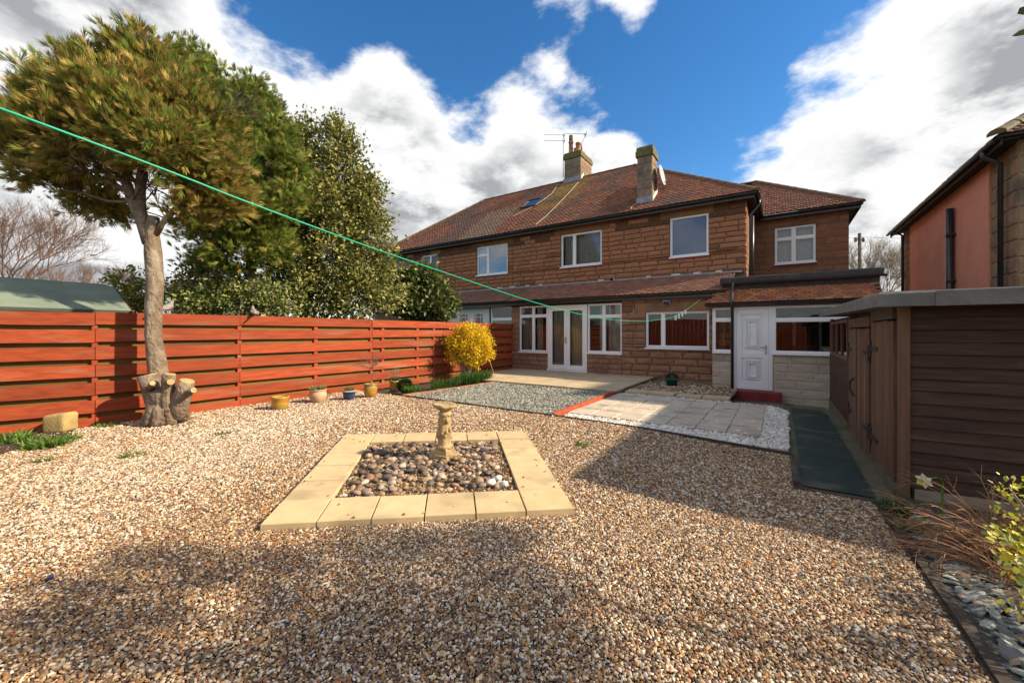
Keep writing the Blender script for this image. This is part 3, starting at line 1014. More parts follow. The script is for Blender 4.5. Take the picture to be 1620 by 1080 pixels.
# path of green matting, mossy margins
pl = [ong(1252, 650), ong(1268, 770)]
path = struct('path', grid_mesh('path', 0.10, 0.86, 4.50, 11.75, 4, 40, lambda x, y: -0.08 - 0.10 * max(0, y - 8.8) - 0.012, 'mossy_concrete'), 'concrete path')
struct('porch_apron', MB().face([(-0.95, 9.1, -0.085), (0.1, 9.1, -0.09), (0.1, 11.6, -0.362), (-0.95, 11.6, -0.362)]), 'mossy_concrete')
struct('path_mat', grid_mesh('path_mat', 0.19, 0.70, 4.62, 10.0, 4, 60, lambda x, y: -0.08 - 0.10 * max(0, y - 8.8) + 0.006 + 0.003 * math.sin(y * 5 + x * 3), 'green_mat'), 'dark green rubber matting on the path')
se = thing('path_edging', 'short mossy timber strip along the left of the green path', 'edging', (0.13, 5.2, -0.1))
part('board', MB().obox((0.135, 5.15, -0.10), Vector((0, 1, -0.04)).normalized(), (1, 0, 0), (0, 0, 1), 1.15, 0.05, 0.09), 'timber_edge', se)
part('board', MB().obox((0.42, 4.52, -0.115), (1, 0, 0), (0, 1, 0), (0, 0, 1), 0.62, 0.04, 0.09), 'timber_edge', se)
rb = thing('border_edging', 'worn timber edging between gravel and slate border on the right', 'edging', (0.8, 3, 0))
ys = [-2.2, -0.3, 1.5, 2.9, 4.45]
for y0, y1 in zip(ys, ys[1:]):
    part('board', MB().obox(((edge_x(y0) + edge_x(y1)) / 2 + 0.03, (y0 + y1) / 2, gz(0.7, (y0 + y1) / 2) - 0.033), Vector((edge_x(y1) - edge_x(y0), y1 - y0, gz(.7, y1) - gz(.7, y0))).normalized(), (1, 0, 0), (0, 0, 1), y1 - y0 - 0.01, 0.05, 0.09), 'timber_edge', rb)
part('slab', MB().cbox(0.86, 1.9, 4.30, 4.72, -0.2, -0.06, 0.01), 'timber_edge', rb, label='dark plinth under the shed front')

# ------------------------------------------------------------------ fence
def fx(y):
    return -8.30 + 0.035 * (y - 2.0) - 0.30 * max(0.0, 1.44 - y)


FTOP = 1.645
fe = thing('garden_fence', 'red stained hit and miss timber fence along the left side', 'fence', (fx(4), 4, 0))


def fence_y(u):
    y = 3.0
    for _ in range(8):
        y = onx(u, 500, fx(y)).y
    return y


joints = [-3.6, -1.7, 0.1, fence_y(150), fence_y(379), fence_y(588), fence_y(742), 11.96]
bat = [-2.6, -0.8, fence_y(150), fence_y(379), fence_y(500), fence_y(588), fence_y(606), fence_y(661), fence_y(687), fence_y(742), 11.5]
PITCH, BH = 0.258, 0.182
for y in bat:
    w = 0.062 if y < 4 else 0.075
    part('batten', MB().box(fx(y) - 0.045, fx(y) - 0.003, y - w / 2, y + w / 2, -0.05, FTOP - 0.03), 'fence_wood', fe)
for y in joints[1:-1]:
    part('post', MB().box(fx(y) - 0.17, fx(y) - 0.075, y - 0.05, y + 0.05, -0.3, FTOP - 0.01), 'fence_back', fe)
for k, (y0, y1) in enumerate(zip(joints, joints[1:])):
    dz = random.uniform(-0.015, 0.015)
    for r_ in range(7):
        zt = FTOP - r_ * PITCH + dz + random.uniform(-0.006, 0.006)
        h = BH + random.uniform(-0.006, 0.006)
        if r_ == 6:
            h = min(h, zt + 0.03)
        if h < 0.04:
            continue
        ya, yb = y0 + 0.004, y1 - 0.004
        t1, t2 = random.uniform(-0.006, 0.006), random.uniform(-0.006, 0.006)
        mb = MB()
        nseg = 5
        pr = []
        for s_ in range(nseg + 1):
            yy = ya + (yb - ya) * s_ / nseg
            e = t1 + (t2 - t1) * s_ / nseg + random.uniform(-.002, .002)
            b_ = random.uniform(-.002, .003)
            X = fx(yy)
            i = len(mb.v)
            mb.v += [(X + b_, yy, zt - h + e), (X + 0.020 + b_, yy, zt - h + e + 0.003), (X + 0.022 + b_, yy, zt + e - 0.003), (X + b_, yy, zt + e)]
            pr.append(i)
        for a_, b2 in zip(pr, pr[1:]):
            for j in range(4):
                mb.f.append((a_ + j, a_ + (j + 1) % 4, b2 + (j + 1) % 4, b2 + j))
        mb.f += [tuple(pr[0] + j for j in (3, 2, 1, 0)), tuple(pr[-1] + j for j in range(4))]
        mb.c = [None] * len(mb.f)
        org = Vector((fx((ya + yb) / 2), (ya + yb) / 2, zt - h / 2))
        inst('board', mb.mesh('board', 'fence_wood', org), fe, org)
        if r_ < 6:
            zb = zt - h - (PITCH - BH) / 2
            part('back_board', MB().obox((fx((ya + yb) / 2) - 0.062, (ya + yb) / 2, zb), Vector((fx(yb) - fx(ya), yb - ya, 0)).normalized(), Vector((yb - ya, fx(ya) - fx(yb), 0)).normalized(), (0, 0, 1), math.hypot(yb - ya, fx(yb) - fx(ya)), 0.022, 0.15), 'fence_back', fe)

# the tall fence behind the viewer that the kitchen panes mirror
rfz = thing('rear_fence', 'tall dark red boarded fence reflected in the kitchen window', 'fence', (-2, -5.6, 0))
bmz = MB().box(-.066, .066, -.011, .011, 0, 2.25).mesh('board', 'fence_wood')
for k_ in range(118):
    inst('board', bmz, rfz, (-8.4 + k_ * .14, -5.6 + (.02 if k_ % 2 else 0), -.03 + random.uniform(-.01, .01)))
for zr in (.4, 1.2, 2.0):
    part('rail', MB().box(-8.45, 8.1, -5.67, -5.615, zr, zr + .08), 'fence_wood', rfz)

# ------------------------------------------------------------------ houses: helpers
def cells(x0, x1, z0, z1, holes):
    xs = sorted({x0, x1} | {min(max(h[i], x0), x1) for h in holes for i in (0, 1)})
    zs = sorted({z0, z1} | {min(max(h[i], z0), z1) for h in holes for i in (2, 3)})
    out = []
    for za, zb in zip(zs, zs[1:]):
        run = None
        for xa, xb in zip(xs, xs[1:]):
            cx, cz = (xa + xb) / 2, (za + zb) / 2
            inside = any(h[0] < cx < h[1] and h[2] < cz < h[3] for h in holes)
            if inside:
                if run:
                    out.append((run[0], run[1], za, zb))
                run = None
            else:
                run = (run[0], xb) if run else (xa, xb)
        if run:
            out.append((run[0], run[1], za, zb))
    return out


def wall(parent, name, x0, x1, z0, z1, Y, holes, thick=0.25, material='mortar'):
    mb = MB()
    for (a, b, c, d) in cells(x0, x1, z0, z1, holes):
        mb.box(a, b, Y, Y + thick, c, d)
    return part(name, mb, material, parent)


def stone_mesh(seed, material):
    """rock-faced block, unit size, back at y=0, face near y=-1"""
    rr = random.Random(seed)
    nx_, nz_ = 5, 3
    mb = MB()
    gx = [0.03, 0.26, 0.5, 0.74, 0.97]
    gz_ = [0.09, 0.5, 0.91]
    for j in range(nz_):
        for i in range(nx_):
            y = -0.62 - rr.uniform(0, 0.38)
            if i in (0, nx_ - 1) or j in (0, nz_ - 1):
                y = -0.42 - rr.uniform(0, 0.3)
            mb.v.append((gx[i] - 0.5 + rr.uniform(-.02, .02), y, gz_[j] - 0.5 + rr.uniform(-.05, .05)))
    ring = [j * nx_ + i for (i, j) in [(i, 0) for i in range(nx_)] + [(nx_ - 1, 1), (nx_ - 1, 2)] + [(i, 2) for i in range(nx_ - 2, -1, -1)] + [(0, 1)]]
    b0 = len(mb.v)
    for q in ring:
        x_, y_, z_ = mb.v[q]
        X_ = -0.5 if x_ < -0.42 else (0.5 if x_ > 0.42 else x_)
        Z_ = -0.5 if z_ < -0.25 else (0.5 if z_ > 0.25 else z_)
        mb.v.append((X_, 0.3, Z_))
    for j in range(nz_ - 1):
        for i in range(nx_ - 1):
            a = j * nx_ + i
            mb.f.append((a, a + 1, a + nx_ + 1, a + nx_))
    m = len(ring)
    for k_ in range(m):
        mb.f.append((ring[k_], b0 + k_, b0 + (k_ + 1) % m, ring[(k_ + 1) % m]))
    mb.c = [None] * len(mb.f)
    return mb.mesh('stone', material)


SANDM = [stone_mesh(s, 'sandstone') for s in range(8)]
PALEM = [stone_mesh(40 + s, 'pale_stone') for s in range(6)]
GREYM = [stone_mesh(60 + s, 'grey_stone') for s in range(6)]


def lay(parent, x0, x1, z0, z1, Y, holes, course, length, meshes, depth=0.045, joint=0.012, tint=None, axis='x', name='stone'):
    """courses of blocks over a wall face, cut round the openings; axis 'y': the wall faces -X at X=Y"""
    nrow = max(1, round((z1 - z0) / course))
    ch = (z1 - z0) / nrow
    for r_ in range(nrow):
        za, zb = z0 + r_ * ch, z0 + (r_ + 1) * ch
        cuts = sorted({za, zb} | {h[i] for h in holes for i in (2, 3) if za + 0.03 < h[i] < zb - 0.03})
        for c0, c1 in zip(cuts, cuts[1:]):
            segs = [(x0, x1)]
            for h in holes:
                if h[2] < (c0 + c1) / 2 < h[3]:
                    ns = []
                    for a, b in segs:
                        if h[1] <= a or h[0] >= b:
                            ns.append((a, b))
                            continue
                        if h[0] > a:
                            ns.append((a, h[0]))
                        if h[1] < b:
                            ns.append((h[1], b))
                    segs = ns
            for a, b in segs:
                if b - a < 0.05:
                    continue
                p = a
                first = random.uniform(0.4, 1.0) * length
                while p < b - 0.02:
                    w = first if p == a else length * random.uniform(0.75, 1.3)
                    if p + w > b - 0.18:
                        w = b - p
                    t = tint(p + w / 2, (c0 + c1) / 2) if tint else random.uniform(0.82, 1.12)
                    cc = t if isinstance(t, tuple) else (t, t * random.uniform(0.97, 1.03), t * random.uniform(0.94, 1.04))
                    if axis == 'x':
                        inst(name, random.choice(meshes), parent, (p + w / 2, Y, (c0 + c1) / 2), (w - joint, depth, c1 - c0 - joint), (0, 0, 0), cc)
                    else:
                        inst(name, random.choice(meshes), parent, (Y, p + w / 2, (c0 + c1) / 2), (w - joint, depth, c1 - c0 - joint), (0, 0, -math.pi / 2), cc)
                    p += w


def window(parent, x0, x1, z0, z1, Y, cellrects, t=0.05, sill=True, sillmat='upvc', glass='glass', name='window', fmat='upvc', depth=0.07, recess=0.03):
    """cellrects in fractions (xa, xb, za, zb) of the opening; each is a casement with its own pane"""
    W, H_ = x1 - x0, z1 - z0
    mb = MB()
    panes = []
    ya, yb = Y + recess, Y + recess + depth
    for (fa, fb, fc, fd) in cellrects:
        a, b, c, d = x0 + fa * W, x0 + fb * W, z0 + fc * H_, z0 + fd * H_
        for (e, y0_) in ((t, ya),):
            mb.box(a, a + e, y0_, yb, c, d)
            mb.box(b - e, b, y0_, yb, c, d)
            mb.box(a + e, b - e, y0_, yb, c, c + e)
            mb.box(a + e, b - e, y0_, yb, d - e, d)
        # inner bead
        e2 = 0.014
        mb.box(a + t, a + t + e2, ya + 0.02, yb - 0.01, c + t, d - t)
        mb.box(b - t - e2, b - t, ya + 0.02, yb - 0.01, c + t, d - t)
        mb.box(a + t + e2, b - t - e2, ya + 0.02, yb - 0.01, c + t, c + t + e2)
        mb.box(a + t + e2, b - t - e2, ya + 0.02, yb - 0.01, d - t - e2, d - t)
        panes.append((a + t + e2 - .002, b - t - e2 + .002, c + t + e2 - .002, d - t - e2 + .002))
    w = part(name, mb, fmat, parent)
    for (a, b, c, d) in panes:
        part('pane', MB().face([(a, ya + 0.035, c), (b, ya + 0.035, c), (b, ya + 0.035, d), (a, ya + 0.035, d)]), glass, w)
    if sill:
        part('sill', MB().box(x0 - 0.02, x1 + 0.02, Y - 0.07, Y + recess + 0.01, z0 - 0.045, z0 - 0.002), 'upvc', w)
        if sillmat != 'upvc':
            part('sill', MB().box(x0 - 0.035, x1 + 0.035, Y - 0.055, Y + 0.02, z0 - 0.095, z0 - 0.047), sillmat, w)
    return w


def curtain(parent, x0, x1, z0, z1, Y, material='curtain', amp=0.03, freq=26.0):
    n = max(8, int((x1 - x0) / 0.018))
    mb = MB()
    ph = random.uniform(0, 6)
    for i in range(n + 1):
        x_ = x0 + (x1 - x0) * i / n
        y_ = Y + amp * math.sin(x_ * freq + ph) + 0.4 * amp * math.sin(x_ * freq * 2.3)
        mb.v += [(x_, y_, z0), (x_, y_ * 1.0, z1)]
    for i in range(n):
        mb.f.append((2 * i, 2 * i + 2, 2 * i + 3, 2 * i + 1))
    mb.c = [None] * n
    return part('curtain', mb, material, parent, True)


def room(parent, x0, x1, y0, y1, z0, z1, material='room'):
    mb = MB()
    mb.face([(x0, y1, z0), (x1, y1, z0), (x1, y1, z1), (x0, y1, z1)])
    mb.face([(x0, y0, z0), (x1, y0, z0), (x1, y1, z0), (x0, y1, z0)])
    mb.face([(x0, y0, z1), (x0, y1, z1), (x1, y1, z1), (x1, y0, z1)])
    mb.face([(x0, y0, z0), (x0, y1, z0), (x0, y1, z1), (x0, y0, z1)])
    mb.face([(x1, y0, z0), (x1, y0, z1), (x1, y1, z1), (x1, y1, z0)])
    return part('room', mb, material, parent)


TILE_V = [(-.5, 0, 0), (.5, 0, 0), (.5, 1.25, 0), (-.5, 1.25, 0), (-.5, 0, 1), (.5, 0, 1), (.5, 1.25, 0.1), (-.5, 1.25, 0.1)]
TILE_F = [(4, 5, 6, 7), (0, 1, 5, 4), (0, 4, 7, 3), (1, 2, 6, 5)]


def tile_slope(name, parent, poly, tw=0.165, tg=0.105, th=0.014, palette=None, stain=None):
    """poly: 3-D points of a planar slope, first edge is the eave (left to right seen from outside)"""
    P = [Vector(p) for p in poly]
    e = (P[1] - P[0]).normalized()
    nrm = (P[1] - P[0]).cross(P[2] - P[0]).normalized()
    s = nrm.cross(e).normalized()
    loc = [((p - P[0]).dot(e), (p - P[0]).dot(s)) for p in P]
    smax = max(b for _, b in loc)
    L, Cc = [], []
    r_ = 0
    sv = 0.0
    while sv < smax - 0.02:
        sm_ = sv + tg * 0.5
        xs = []
        for (a0, b0), (a1, b1) in zip(loc, loc[1:] + loc[:1]):
            if (b0 - sm_) * (b1 - sm_) < 0:
                xs.append(a0 + (a1 - a0) * (sm_ - b0) / (b1 - b0))
        if len(xs) >= 2:
            xa, xb = min(xs), max(xs)
            k_ = math.floor(xa / tw)
            x_ = (k_ + (0.5 if r_ % 2 else 0.0)) * tw
            while x_ < xb:
                if x_ + tw * 0.3 > xa:
                    p = P[0] + e * (x_ + tw / 2 + random.uniform(-.004, .004)) + s * (sv + random.uniform(-.006, .006)) + nrm * random.uniform(0.0, 0.006)
                    if x_ + tw * 0.7 < xb:
                        L.append(p)
                        c = random.choice(palette)
                        kf = random.uniform(0.90, 1.09)
                        c = tuple(q * kf for q in c)
                        if stain:
                            c = stain(p, c)
                        Cc.append(c)
                x_ += tw
        sv += tg
        r_ += 1
    n_ = len(L)
    M_ = np.zeros((n_, 3, 3))
    M_[:, :, 0] = np.array(e) * (tw - 0.005)
    M_[:, :, 1] = np.array(s) * tg
    M_[:, :, 2] = np.array(nrm) * (th * rng.uniform(0.75, 1.3, n_))[:, None]
    V, F, C = spread(TILE_V, TILE_F, M_, np.array([tuple(p) for p in L]) - np.array(ORG[parent]), np.array(Cc))
    o = part(name, np_mesh(name, V, F, C, 'roof_tile'), None, parent, kind='stuff')
    return o


def gutter(parent, p0, p1, out, r=0.055, material='black_paint', name='gutter'):
    """half-round gutter from p0 to p1; out = horizontal direction away from the wall"""
    p0, p1, out = Vector(p0), Vector(p1), Vector(out)
    mb = MB()
    n_ = 8
    rings = []
    for p in (p0, p1):
        i = len(mb.v)
        for k_ in range(n_ + 1):
            a = math.pi * k_ / n_
            mb.v.append(tuple(p - out * r * math.cos(a) - Vector((0, 0, r * math.sin(a)))))
        for k_ in range(n_ + 1):
            a = math.pi * (n_ - k_) / n_
            mb.v.append(tuple(p - out * r * 0.86 * math.cos(a) - Vector((0, 0, r * 0.86 * math.sin(a)))))
        rings.append(i)
    m = 2 * (n_ + 1)
    for j in range(m):
        mb.f.append((rings[0] + j, rings[0] + (j + 1) % m, rings[1] + (j + 1) % m, rings[1] + j))
    mb.c = [None] * m
    return part(name, mb, material, parent)


RED = [(0.37, 0.140, 0.080), (0.33, 0.125, 0.072), (0.40, 0.165, 0.095), (0.29, 0.125, 0.078), (0.34, 0.155, 0.10), (0.25, 0.125, 0.085)]
BRN = [(0.27, 0.130, 0.085), (0.23, 0.115, 0.078), (0.30, 0.145, 0.092), (0.20, 0.110, 0.078), (0.25, 0.135, 0.095)]
ORANGE = [(0.46, 0.16, 0.062), (0.40, 0.135, 0.056), (0.33, 0.12, 0.058), (0.50, 0.20, 0.085), (0.28, 0.115, 0.066)]

YF, YM, YW, YP = 12.0, 13.5, 16.4, 11.6            # lean-to wall, main wall, wing wall, porch wall
XC = ony(1180, 400, YM).x                          # right corner of the main wall
XPARTY = ony(812, 400, YM).x
XLEFT = ony(644, 400, YM).x
EAVE_Y, EAVE_Z = 13.18, 5.36
RIDGE_Y, RIDGE_Z = 18.1, 8.92


def px_rect(u0, v0, u1, v1, Y):
    """opening from pixels of its four edges: averages the heights at both ends"""
    um, vm0, vm1 = (u0 + u1) / 2, v0, v1
    x0, x1 = ony(u0, 400, Y).x, ony(u1, 400, Y).x
    return (x0, x1, ony(um, vm1, Y).z, ony(um, vm0, Y).z)


hs = thing('stone_house', 'brown sandstone two storey house with white windows and red tiled roof', 'house', ((XC + XPARTY) / 2, YF, 0))

# ---- main upper wall
w_mid = px_rect(887.5, 367.5, 952, 420, YM)
w_right = px_rect(1060, 341, 1121, 404.5, YM)
lin_mid = (w_mid[0] - 0.3, w_mid[1] + 0.28, w_mid[3], w_mid[3] + 0.30)
lin_right = (w_right[0] - 0.3, w_right[1] + 0.14, w_right[3], w_right[3] + 0.30)
holes = [w_mid, w_right]
mw = wall(hs, 'wall', XPARTY, XC, -0.2, 5.32, YM, holes)


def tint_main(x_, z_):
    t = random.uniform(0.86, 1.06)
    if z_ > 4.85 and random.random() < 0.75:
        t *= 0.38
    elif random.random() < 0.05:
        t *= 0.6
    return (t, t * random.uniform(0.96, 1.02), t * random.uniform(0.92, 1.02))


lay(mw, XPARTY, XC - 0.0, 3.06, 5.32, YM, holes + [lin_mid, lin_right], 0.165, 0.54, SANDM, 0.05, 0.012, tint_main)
for nm, l_ in (('lintel', lin_mid), ('lintel', lin_right)):
    o = part(nm, MB().box(l_[0] + .006, l_[1] - .006, YM - 0.022, YM + 0.05, l_[2] + .006, l_[3] - .006), 'smooth_stone', mw)
    o.color = (0.75, 0.72, 0.70, 1)
# right end wall of the main block (catches the sun)
ew = part('wall', MB().box(XC - 0.25, XC + 0.002, YM + 0.25, 22.5, -0.4, 5.32), 'mortar', hs)
for r_ in range(17):
    z_ = 2.55 + r_ * 0.165
    y_ = YM - 0.02
    while y_ < YM + .5:
        w = 0.36 if r_ % 2 else 0.55
        w = min(w, YW - y_)
        inst('stone', random.choice(SANDM), ew, (XC, y_ + w / 2, z_ + 0.08), (w - 0.01, 0.03, 0.155), (0, 0, math.pi / 2), (1.05, 1.0, 0.95))
        y_ += w + 0.002
        if w < 0.08:
            break
ww = window(hs, *w_mid, YM, [(0, 0.33, 0, 1), (0.33, 1, 0, 1)], 0.055, sillmat='sill_red')
curtain(ww, w_mid[0], w_mid[1], w_mid[2], w_mid[3], YM + 0.28, 'lace', 0.02, 40)
ww = window(hs, *w_right, YM, [(0, 1, 0, 1)], 0.05, sillmat='sill_red')
part('behind_glass', MB().face([(w_right[0], YM + 0.13, w_right[2]), (w_right[1], YM + 0.13, w_right[2]), (w_right[1], YM + 0.13, w_right[3]), (w_right[0], YM + 0.13, w_right[3])]), 'reflected_sky_blue', ww)  # added panel; its blue stands in for sky reflected in the pane
room(hs, w_mid[0] - 0.8, w_mid[1] + 0.8, YM + 0.26, YM + 2.8, 2.6, 5.1)
room(hs, w_right[0] - 0.3, w_right[1] + 0.3, YM + 0.26, YM + 2.0, 2.6, 5.1)

# ---- roof of the pair (right half belongs to this house)
RSL = (RIDGE_Z - EAVE_Z) / (RIDGE_Y - EAVE_Y)


def roof_z(y):
    return EAVE_Z + (y - EAVE_Y) * RSL


XE = XC + 0.30
RX = XE - (RIDGE_Y - EAVE_Y)                        # right end of the ridge (hip at 45 degrees)
BACK_Y = 2 * RIDGE_Y - EAVE_Y


def lichen(p, c):
    cpt = Vector((chim_x, RIDGE_Y - 1.6, roof_z(RIDGE_Y - 1.6)))
    d = Vector(((p.x - cpt.x) * 0.9, (p.y - cpt.y) * 0.62, 0)).length + 0.7 * noise.noise(p * 1.5)
    if d < 1.25:
        t = min(1.0, (1.25 - d) * 1.3) * random.uniform(0.45, 1.0)
        c = tuple(a * (1 - t) + b * t for a, b in zip(c, (0.42, 0.27, 0.06)))
    g_ = noise.noise(p * 0.9 + Vector((4, 2, 1)))
    if g_ > 0.12:
        t = min(1, (g_ - 0.12) * 2.4)
        c = tuple(a * (1 - t) + b * t for a, b in zip(c, (0.20, 0.125, 0.09)))
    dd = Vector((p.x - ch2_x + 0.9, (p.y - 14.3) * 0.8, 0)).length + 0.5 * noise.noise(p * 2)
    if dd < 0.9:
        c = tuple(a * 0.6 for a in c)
    return c


chim_x = ony(906, 285, RIDGE_Y - 0.6).x
# small chimney on the rear slope: where its foot meets the tiles
def slope_hit(u, v):
    a, b = 8.0, 40.0
    for _ in range(50):
        m = (a + b) / 2
        p = at(u, v, m)
        if p.z > roof_z(p.y):
            a = m
        else:
            b = m
    return at(u, v, (a + b) / 2)


ch2 = slope_hit(1021, 321)
ch2_x = ch2.x
rf = part('roof', MB().face([(XPARTY, EAVE_Y, EAVE_Z - 0.02), (XE, EAVE_Y, EAVE_Z - 0.02), (RX, RIDGE_Y, RIDGE_Z - 0.02), (XPARTY, RIDGE_Y, RIDGE_Z - 0.02)])
          .face([(XE, EAVE_Y, EAVE_Z - 0.02), (XE, BACK_Y, EAVE_Z - 0.02), (RX, RIDGE_Y, RIDGE_Z - 0.02)])
          .face([(XE, BACK_Y, EAVE_Z - 0.02), (XPARTY, BACK_Y, EAVE_Z - 0.02), (XPARTY, RIDGE_Y, RIDGE_Z - 0.02), (RX, RIDGE_Y, RIDGE_Z - 0.02)])
          .face([(XPARTY, YM, EAVE_Z - 0.06), (XPARTY, EAVE_Y, EAVE_Z - 0.06), (XE, EAVE_Y, EAVE_Z - 0.06), (XE, BACK_Y, EAVE_Z - 0.06), (XPARTY, BACK_Y, EAVE_Z - 0.06)]), 'underlay', hs)
tile_slope('roof_tiles', rf, [(XPARTY, EAVE_Y - 0.03, EAVE_Z), (XE + .03, EAVE_Y - 0.03, EAVE_Z), (RX, RIDGE_Y, RIDGE_Z), (XPARTY, RIDGE_Y, RIDGE_Z)], palette=RED, stain=lichen)
tile_slope('roof_tiles', rf, [(XE + 0.03, EAVE_Y, EAVE_Z), (XE + 0.03, BACK_Y, EAVE_Z), (RX, RIDGE_Y, RIDGE_Z)], palette=RED)


def ridge_run(parent, p0, p1, r=0.10, name='ridge_tile', L=0.42):
    p0, p1 = Vector(p0), Vector(p1)
    n_ = max(1, int((p1 - p0).length / L))
    d = (p1 - p0).normalized()
    side = d.cross(Vector((0, 0, 1))).normalized()
    up = side.cross(d)
    for k_ in range(n_):
        mb = MB()
        a, b = p0 + (p1 - p0) * (k_ / n_), p0 + (p1 - p0) * ((k_ + 1) / n_)
        rr = []
        for q, e in ((a, 1.06), (b - d * 0.006, 0.97)):
            i = len(mb.v)
            for j in range(7):
                an = math.pi * j / 6
                mb.v.append(tuple(q + side * (r * e * math.cos(an)) + up * (r * 0.75 * e * math.sin(an) - 0.03)))
            rr.append(i)
        for j in range(6):
            mb.f.append((rr[0] + j, rr[0] + j + 1, rr[1] + j + 1, rr[1] + j))
        mb.f.append(tuple(rr[0] + j for j in range(7)))
        mb.c = [None] * len(mb.f)
        part(name, mb, 'ridge_tile', parent)


ridge_run(rf, (XPARTY, RIDGE_Y, RIDGE_Z), (RX, RIDGE_Y, RIDGE_Z))
ridge_run(rf, (XE, EAVE_Y, EAVE_Z + 0.02), (RX, RIDGE_Y, RIDGE_Z + 0.02), 0.11)
part('fascia', MB().box(XPARTY, XC + 0.24, EAVE_Y + 0.04, EAVE_Y + 0.065, EAVE_Z - 0.17, EAVE_Z - 0.03), 'black_paint', hs)
part('soffit', MB().box(XPARTY, XC + 0.24, EAVE_Y + 0.066, YM - 0.002, EAVE_Z - 0.085, EAVE_Z - 0.065), 'dark_wood', hs)
gutter(hs, (XPARTY, EAVE_Y - 0.03, EAVE_Z - 0.045), (XE, EAVE_Y - 0.03, EAVE_Z - 0.045), (0, -1, 0))
part('fascia', MB().box(XC + 0.215, XC + 0.24, EAVE_Y + 0.066, 22.0, EAVE_Z - 0.17, EAVE_Z - 0.03), 'black_paint', hs)
part('soffit', MB().box(XC + 0.003, XC + 0.214, EAVE_Y + 0.066, 22.0, EAVE_Z - 0.085, EAVE_Z - 0.065), 'dark_wood', hs)
gutter(hs, (XE + 0.02, EAVE_Y, EAVE_Z - 0.045), (XE + 0.02, YW - 0.4, EAVE_Z - 0.045), (1, 0, 0))
part('downpipe', MB().tube([(XE + .02, YM + .35, EAVE_Z - .06), (XE + .02, YM + .35, EAVE_Z - .22), (XC + .10, YM + .28, EAVE_Z - .52), (XC + .10, YM + .28, 2.6)], 0.036, 10), 'black_paint', hs, True)
part('soil_pipe', MB().tube([(XC + .12, YM + .75, EAVE_Z - .45), (XC + .12, YM + .75, 2.6)], 0.055, 10), 'black_paint', hs, True)

# rooflight
sk = [slope_hit(812, 336), slope_hit(831, 333), slope_hit(851, 315.5), slope_hit(830, 318)]
skc = sum(sk, Vector()) / 4
e_, s_ = Vector((1, 0, 0)), Vector((0, math.cos(math.atan(RSL)), math.sin(math.atan(RSL))))
n_ = e_.cross(s_)
rl = part('rooflight', MB().obox(skc + n_ * 0.05, e_, s_, n_, 0.06, 1.0, 0.10).obox(skc + n_ * 0.05 + e_ * 0.72, e_, s_, n_, 0.06, 1.0, 0.10)
          .obox(skc + n_ * 0.05 + e_ * 0.36 + s_ * 0.47, e_, s_, n_, 0.66, 0.06, 0.10).obox(skc + n_ * 0.05 + e_ * 0.36 - s_ * 0.47, e_, s_, n_, 0.66, 0.06, 0.10), 'black_paint', hs)
part('pane', MB().obox(skc + n_ * 0.06 + e_ * 0.36, e_, s_, n_, 0.655, 0.875, 0.02), 'solar', rl)

# ---- chimneys
def chimney(parent, x0, x1, y0, y1, z0, z1, cap_h=0.3, cap_o=0.06, courses=0.17, moss=True):
    ch = part('chimney', MB().box(x0, x1, y0, y1, z0, z1 - cap_h), 'grey_stone', parent)
    nrow = max(1, int((z1 - cap_h - z0) / courses))
    hh = (z1 - cap_h - z0) / nrow
    for r_ in range(nrow):
        zc = z0 + (r_ + .5) * hh
        t = random.uniform(0.8, 1.1)
        off = 0.5 if r_ % 2 else 0.36
        for (a, b) in ((0, off), (off, 1)):
            t = random.uniform(0.75, 1.1)
            inst('stone', random.choice(GREYM), ch, (x0 + (x1 - x0) * (a + b) / 2, y0, zc), ((x1 - x0) * (b - a) - 0.008, 0.022, hh - 0.01), (0, 0, 0), (t, t, t))
            inst('stone', random.choice(GREYM), ch, (x1, y0 + (y1 - y0) * (a + b) / 2, zc), ((y1 - y0) * (b - a) - 0.008, 0.022, hh - 0.01), (0, 0, math.pi / 2), (t * 1.15, t * 1.0, t * 0.85))  # side towards the sun: warm sunlight put into the stone tint
    cp = MB().box(x0 - cap_o, x1 + cap_o, y0 - cap_o, y1 + cap_o, z1 - cap_h, z1 - cap_h * 0.45).cbox(x0 - cap_o * .5, x1 + cap_o * .5, y0 - cap_o * .5, y1 + cap_o * .5, z1 - cap_h * 0.45 + .002, z1, 0.04)
    part('chimney_cap', cp, 'moss_stone', ch)
    return ch


mat('moss_stone', (0.115, 0.085, 0.05), (0.15, 0.15, 0.03), (0.05, 0.045, 0.035), scale=9, bump=0.8, bscale=30)
c2x0, c2x1 = slope_hit(1009, 322).x, slope_hit(1031, 320).x
c2y0 = ch2.y
c2y1 = c2y0 + 0.62
c2z1 = ony(1020, 233, c2y0 + .1).z
chimney(hs, c2x0, c2x1, c2y0, c2y1, roof_z(c2y0) - 0.1, c2z1, 0.34, 0.05, 0.26)
part('flashing', MB().box(c2x0 - 0.03, c2x1 + 0.03, c2y0 - 0.035, c2y0 - 0.024, roof_z(c2y0) - 0.03, roof_z(c2y0) + 0.2), 'lead', hs)
part('flashing', MB().face([(c2x1 + .03, c2y0, roof_z(c2y0) + .02), (c2x1 + .03, c2y1, roof_z(c2y1) + .02), (c2x1 + .03, c2y1, roof_z(c2y1) + .2), (c2x1 + .03, c2y0, roof_z(c2y0) + .2)]), 'white_mortar', hs)
c1f = slope_hit(893, 290)
c1y0 = c1f.y
c1x0, c1x1 = c1f.x, ony(918.5, 289, c1y0).x
c1y1 = c1y0 + 1.35
c1z1 = ony(905, 240, c1y0).z
ch1 = chimney(hs, c1x0, c1x1, c1y0, c1y1, roof_z(c1y0) - 0.15, c1z1, 0.32, 0.05, 0.24)
